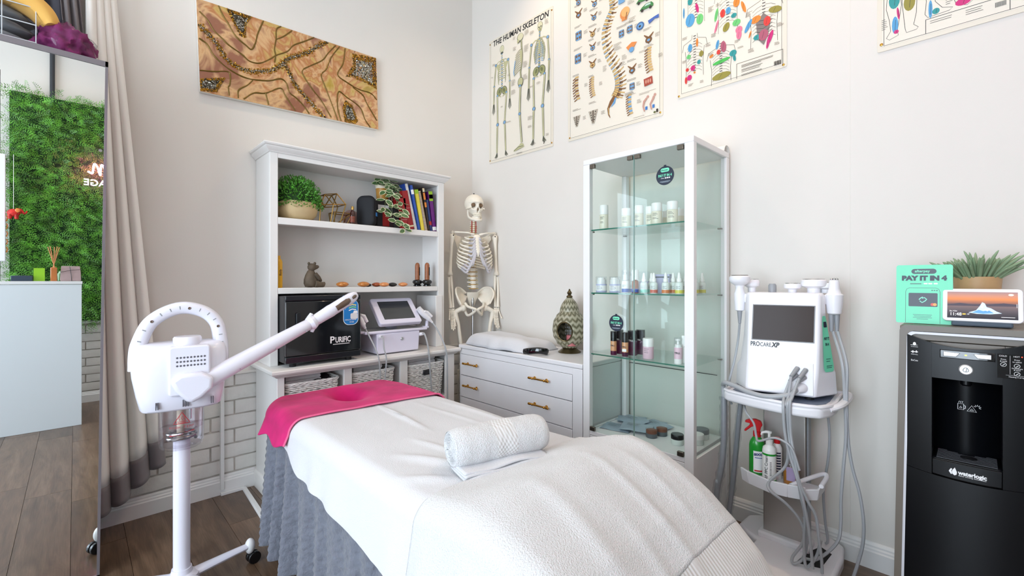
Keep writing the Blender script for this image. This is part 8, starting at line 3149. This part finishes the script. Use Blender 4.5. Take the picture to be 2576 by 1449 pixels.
def figure(P, hatch=None, w=.0016):
    R(b, P, w, INK)
    if hatch:
        for i in range(len(hatch)): R(b, hatch[i], .0012, GR)


def torso(cx_, zt_, wS, wW, h):
    for s in (-1, 1):
        R(b, [(cx_ + s * .014, zt_ + .03), (cx_ + s * .016, zt_ + .006), (cx_ + s * wS, zt_ - .012), (cx_ + s * wS * 1.12, zt_ - .05)], .0016, INK)
        R(b, [(cx_ + s * wS * .85, zt_ - .05), (cx_ + s * wW, zt_ - h * .6), (cx_ + s * wW * 1.05, zt_ - h)], .0016, INK)
        for i in range(9):
            z = zt_ - .02 - i * h * .085
            R(b, [(cx_ + s * .006, z), (cx_ + s * wW * .55, z - .006), (cx_ + s * wW * .9, z - .020)], .0013, GR if i % 2 else INK)
    for i in range(14):
        z = zt_ + .02 - i * h * .07
        R(b, [(cx_ - .007, z), (cx_ + .007, z)], .0045, C(96, 92, 88))


o, b = chart('muscle trigger point chart with colourful torsos, above the glass cabinet', -2.118, 2.258, .545, .800, ((-.265, .012), (.258, .012)), .022)
torso(-.168, .60, .055, .045, .22); torso(0.0, .50, .062, .046, .22); torso(.172, .36, .075, .058, .22); torso(-.175, .300, .062, .046, .21); torso(-.034, .205, .066, .048, .19)
b.ink([(.17, .30), (.205, .26), (.19, .18), (.172, .14), (.150, .17), (.14, .22), (.138, .26)], C(132, 118, 114), Y)
for i in range(6): R(b, [(.135, .27 - i * .018), (.170, .262 - i * .02), (.21, .27 - i * .016)], .002, INK)
for x, z, rx, rz, c, r_ in ((-.200, .416, .026, .036, LBL, 0), (-.146, .401, .019, .028, LGR, 0), (-.161, .468, .008, .028, MAG, .2), (-.20, .52, .014, .02, TEA, 0), (-.236, .47, .005, .03, LBL, 0), (-.025, .38, .013, .022, REDS, 0), (.003, .383, .013, .018, LBL, 0), (.031, .346, .014, .012, TEA, 0), (.044, .408, .016, .024, ORN, 0), (.078, .37, .008, .034, ORN, .3), (-.058, .385, .008, .034, LGR, -.2),
                        (.044, .304, .020, .017, LGR, 0), (.056, .262, .017, .018, PNK, 0), (.056, .236, .013, .024, PNK, 0), (-.007, .300, .016, .024, OLV, -.4), (-.057, .322, .006, .034, PNK, -.3), (.136, .280, .024, .018, ORN, .2), (.101, .262, .010, .034, LBL, -.5), (.109, .216, .004, .018, ORN, -.3), (.223, .295, .030, .016, OLV, -.3), (.187, .252, .016, .024, REDS, 0), (.14, .189, .015, .013, TEA, 0),
                        (.171, .19, .022, .028, MAU, 0), (.200, .165, .010, .036, MAG, -.35), (.19, .135, .006, .02, MAG, -.2), (-.200, .262, .012, .022, LBL, 0), (-.208, .215, .012, .012, LGR, 0), (-.138, .209, .012, .016, OLV, 0), (-.151, .168, .010, .012, TEA, 0), (-.184, .145, .013, .015, MAG, 0), (-.204, .098, .014, .016, MAG, 0), (-.161, .278, .006, .024, ORN, 0), (-.223, .088, .007, .020, REDS, 0), (-.216, .145, .009, .010, REDS, .5), (-.175, .118, .006, .006, ORN, 0),
                        (-.032, .130, .046, .010, C(76, 186, 84), .12), (-.032, .052, .048, .018, OLV, .05), (.027, .152, .018, .016, TEA, 0), (.034, .125, .007, .018, TEA, .2), (-.052, .225, .008, .024, LBL, -.2), (-.021, .203, .014, .030, MAU, .1), (-.046, .183, .010, .013, REDS, 0), (-.083, .175, .012, .008, ORN, .6)):
    D(b, x, z, rx, rz, c, r_)
    R(b, [(x - rx * .3, z - rz * .6), (x + rx * .1, z + rz * .6)], .0012, INK)
for x, z in ((.045, .012), (.256, .012)): R(b, [(x, z), (x, .088)], .0016, INK)
R(b, [(.045, .088), (.256, .088)], .0016, INK)
for z, n in ((.072, 3), (.050, 2), (.038, 1), (.024, 2)): tl(b, .068, z, .15, n, .005, INK)
for i in range(9): b.ink(rrect(.218 + i * .0034, .020, .2196 + i * .0034 + (.001 if i % 3 else 0), .040, .0002), INK, Y)
for x, z, w, n in ((-.245, .33, .03, 3), (-.115, .25, .03, 4), (-.10, .19, .03, 3), (.035, .21, .03, 3), (.10, .14, .03, 4), (.22, .13, .03, 3), (-.085, .29, .03, 4), (.09, .33, .03, 5), (.23, .22, .03, 4), (-.10, .44, .03, 6), (-.245, .20, .025, 3), (-.06, .44, .03, 3), (-.21, .06, .03, 3), (-.145, .06, .03, 3), (.095, .45, .04, 5), (.05, .17, .03, 2)): tl(b, x, z, w, n, .005)
build(b, 'chart_print', 'print', o, smooth=False, ink=True)

o, b = chart('leg and foot trigger point chart at far right, near the water cooler', -3.06, 2.197, .660, .820, ((-.316, .030), (.31, .03)), .022, -0.0055)
figure([(-.296, .24), (-.300, .17), (-.290, .12), (-.286, .075), (-.300, .050), (-.290, .040), (-.262, .050), (-.264, .075), (-.258, .12), (-.252, .17), (-.256, .24)])
figure([(-.248, .24), (-.250, .18), (-.244, .11), (-.240, .065), (-.236, .050), (-.205, .052), (-.200, .060), (-.214, .075), (-.206, .12), (-.204, .18), (-.21, .24)])
figure([(-.182, .25), (-.176, .15), (-.180, .10), (-.172, .085), (-.11, .088), (-.100, .096), (-.13, .108), (-.150, .14), (-.152, .25)])
figure([(-.10, .25), (-.098, .13), (-.09, .10), (-.06, .088), (-.046, .10), (-.058, .14), (-.060, .25)])
figure([(.0, .16), (-.01, .10), (.03, .10), (.07, .115), (.04, .13), (.03, .2)])
for x, z, rx, rz, c, r_ in ((-.274, .200, .018, .036, TEA, 0), (-.227, .170, .018, .034, OLV, 0), (-.272, .095, .010, .036, LBL, 0), (-.262, .140, .004, .026, MAG, .1), (-.268, .066, .008, .008, MAG, 0), (-.164, .115, .006, .036, LBL, 0), (-.148, .101, .011, .012, TEA, 0), (-.072, .105, .022, .014, MAG, 0), (-.28, .26, .02, .03, REDS, 0), (-.22, .27, .02, .04, LGR, 0), (-.16, .24, .01, .05, ORN, 0), (.02, .25, .02, .04, LBL, 0)):
    D(b, x, z, rx, rz, c, r_); R(b, [(x, z - rz * .6), (x + rx * .2, z + rz * .6)], .0012, INK)
R(b, [(-.178, .022), (-.178, .078)], .0018, INK); R(b, [(-.178, .078), (.30, .078)], .0018, INK); R(b, [(.049, .022), (.049, .3)], .0018, INK)
for x, z, w, n in ((-.165, .066, .09, 2), (-.065, .066, .06, 3), (-.315, .13, .02, 6), (-.12, .13, .02, 3)): tl(b, x, z, w, n, .008, INK)
for i in range(9): b.ink(rrect(.012 + i * .0032, .044, .0137 + i * .0032, .062, .0002), INK, Y)
build(b, 'chart_print', 'print', o, smooth=False, ink=True)
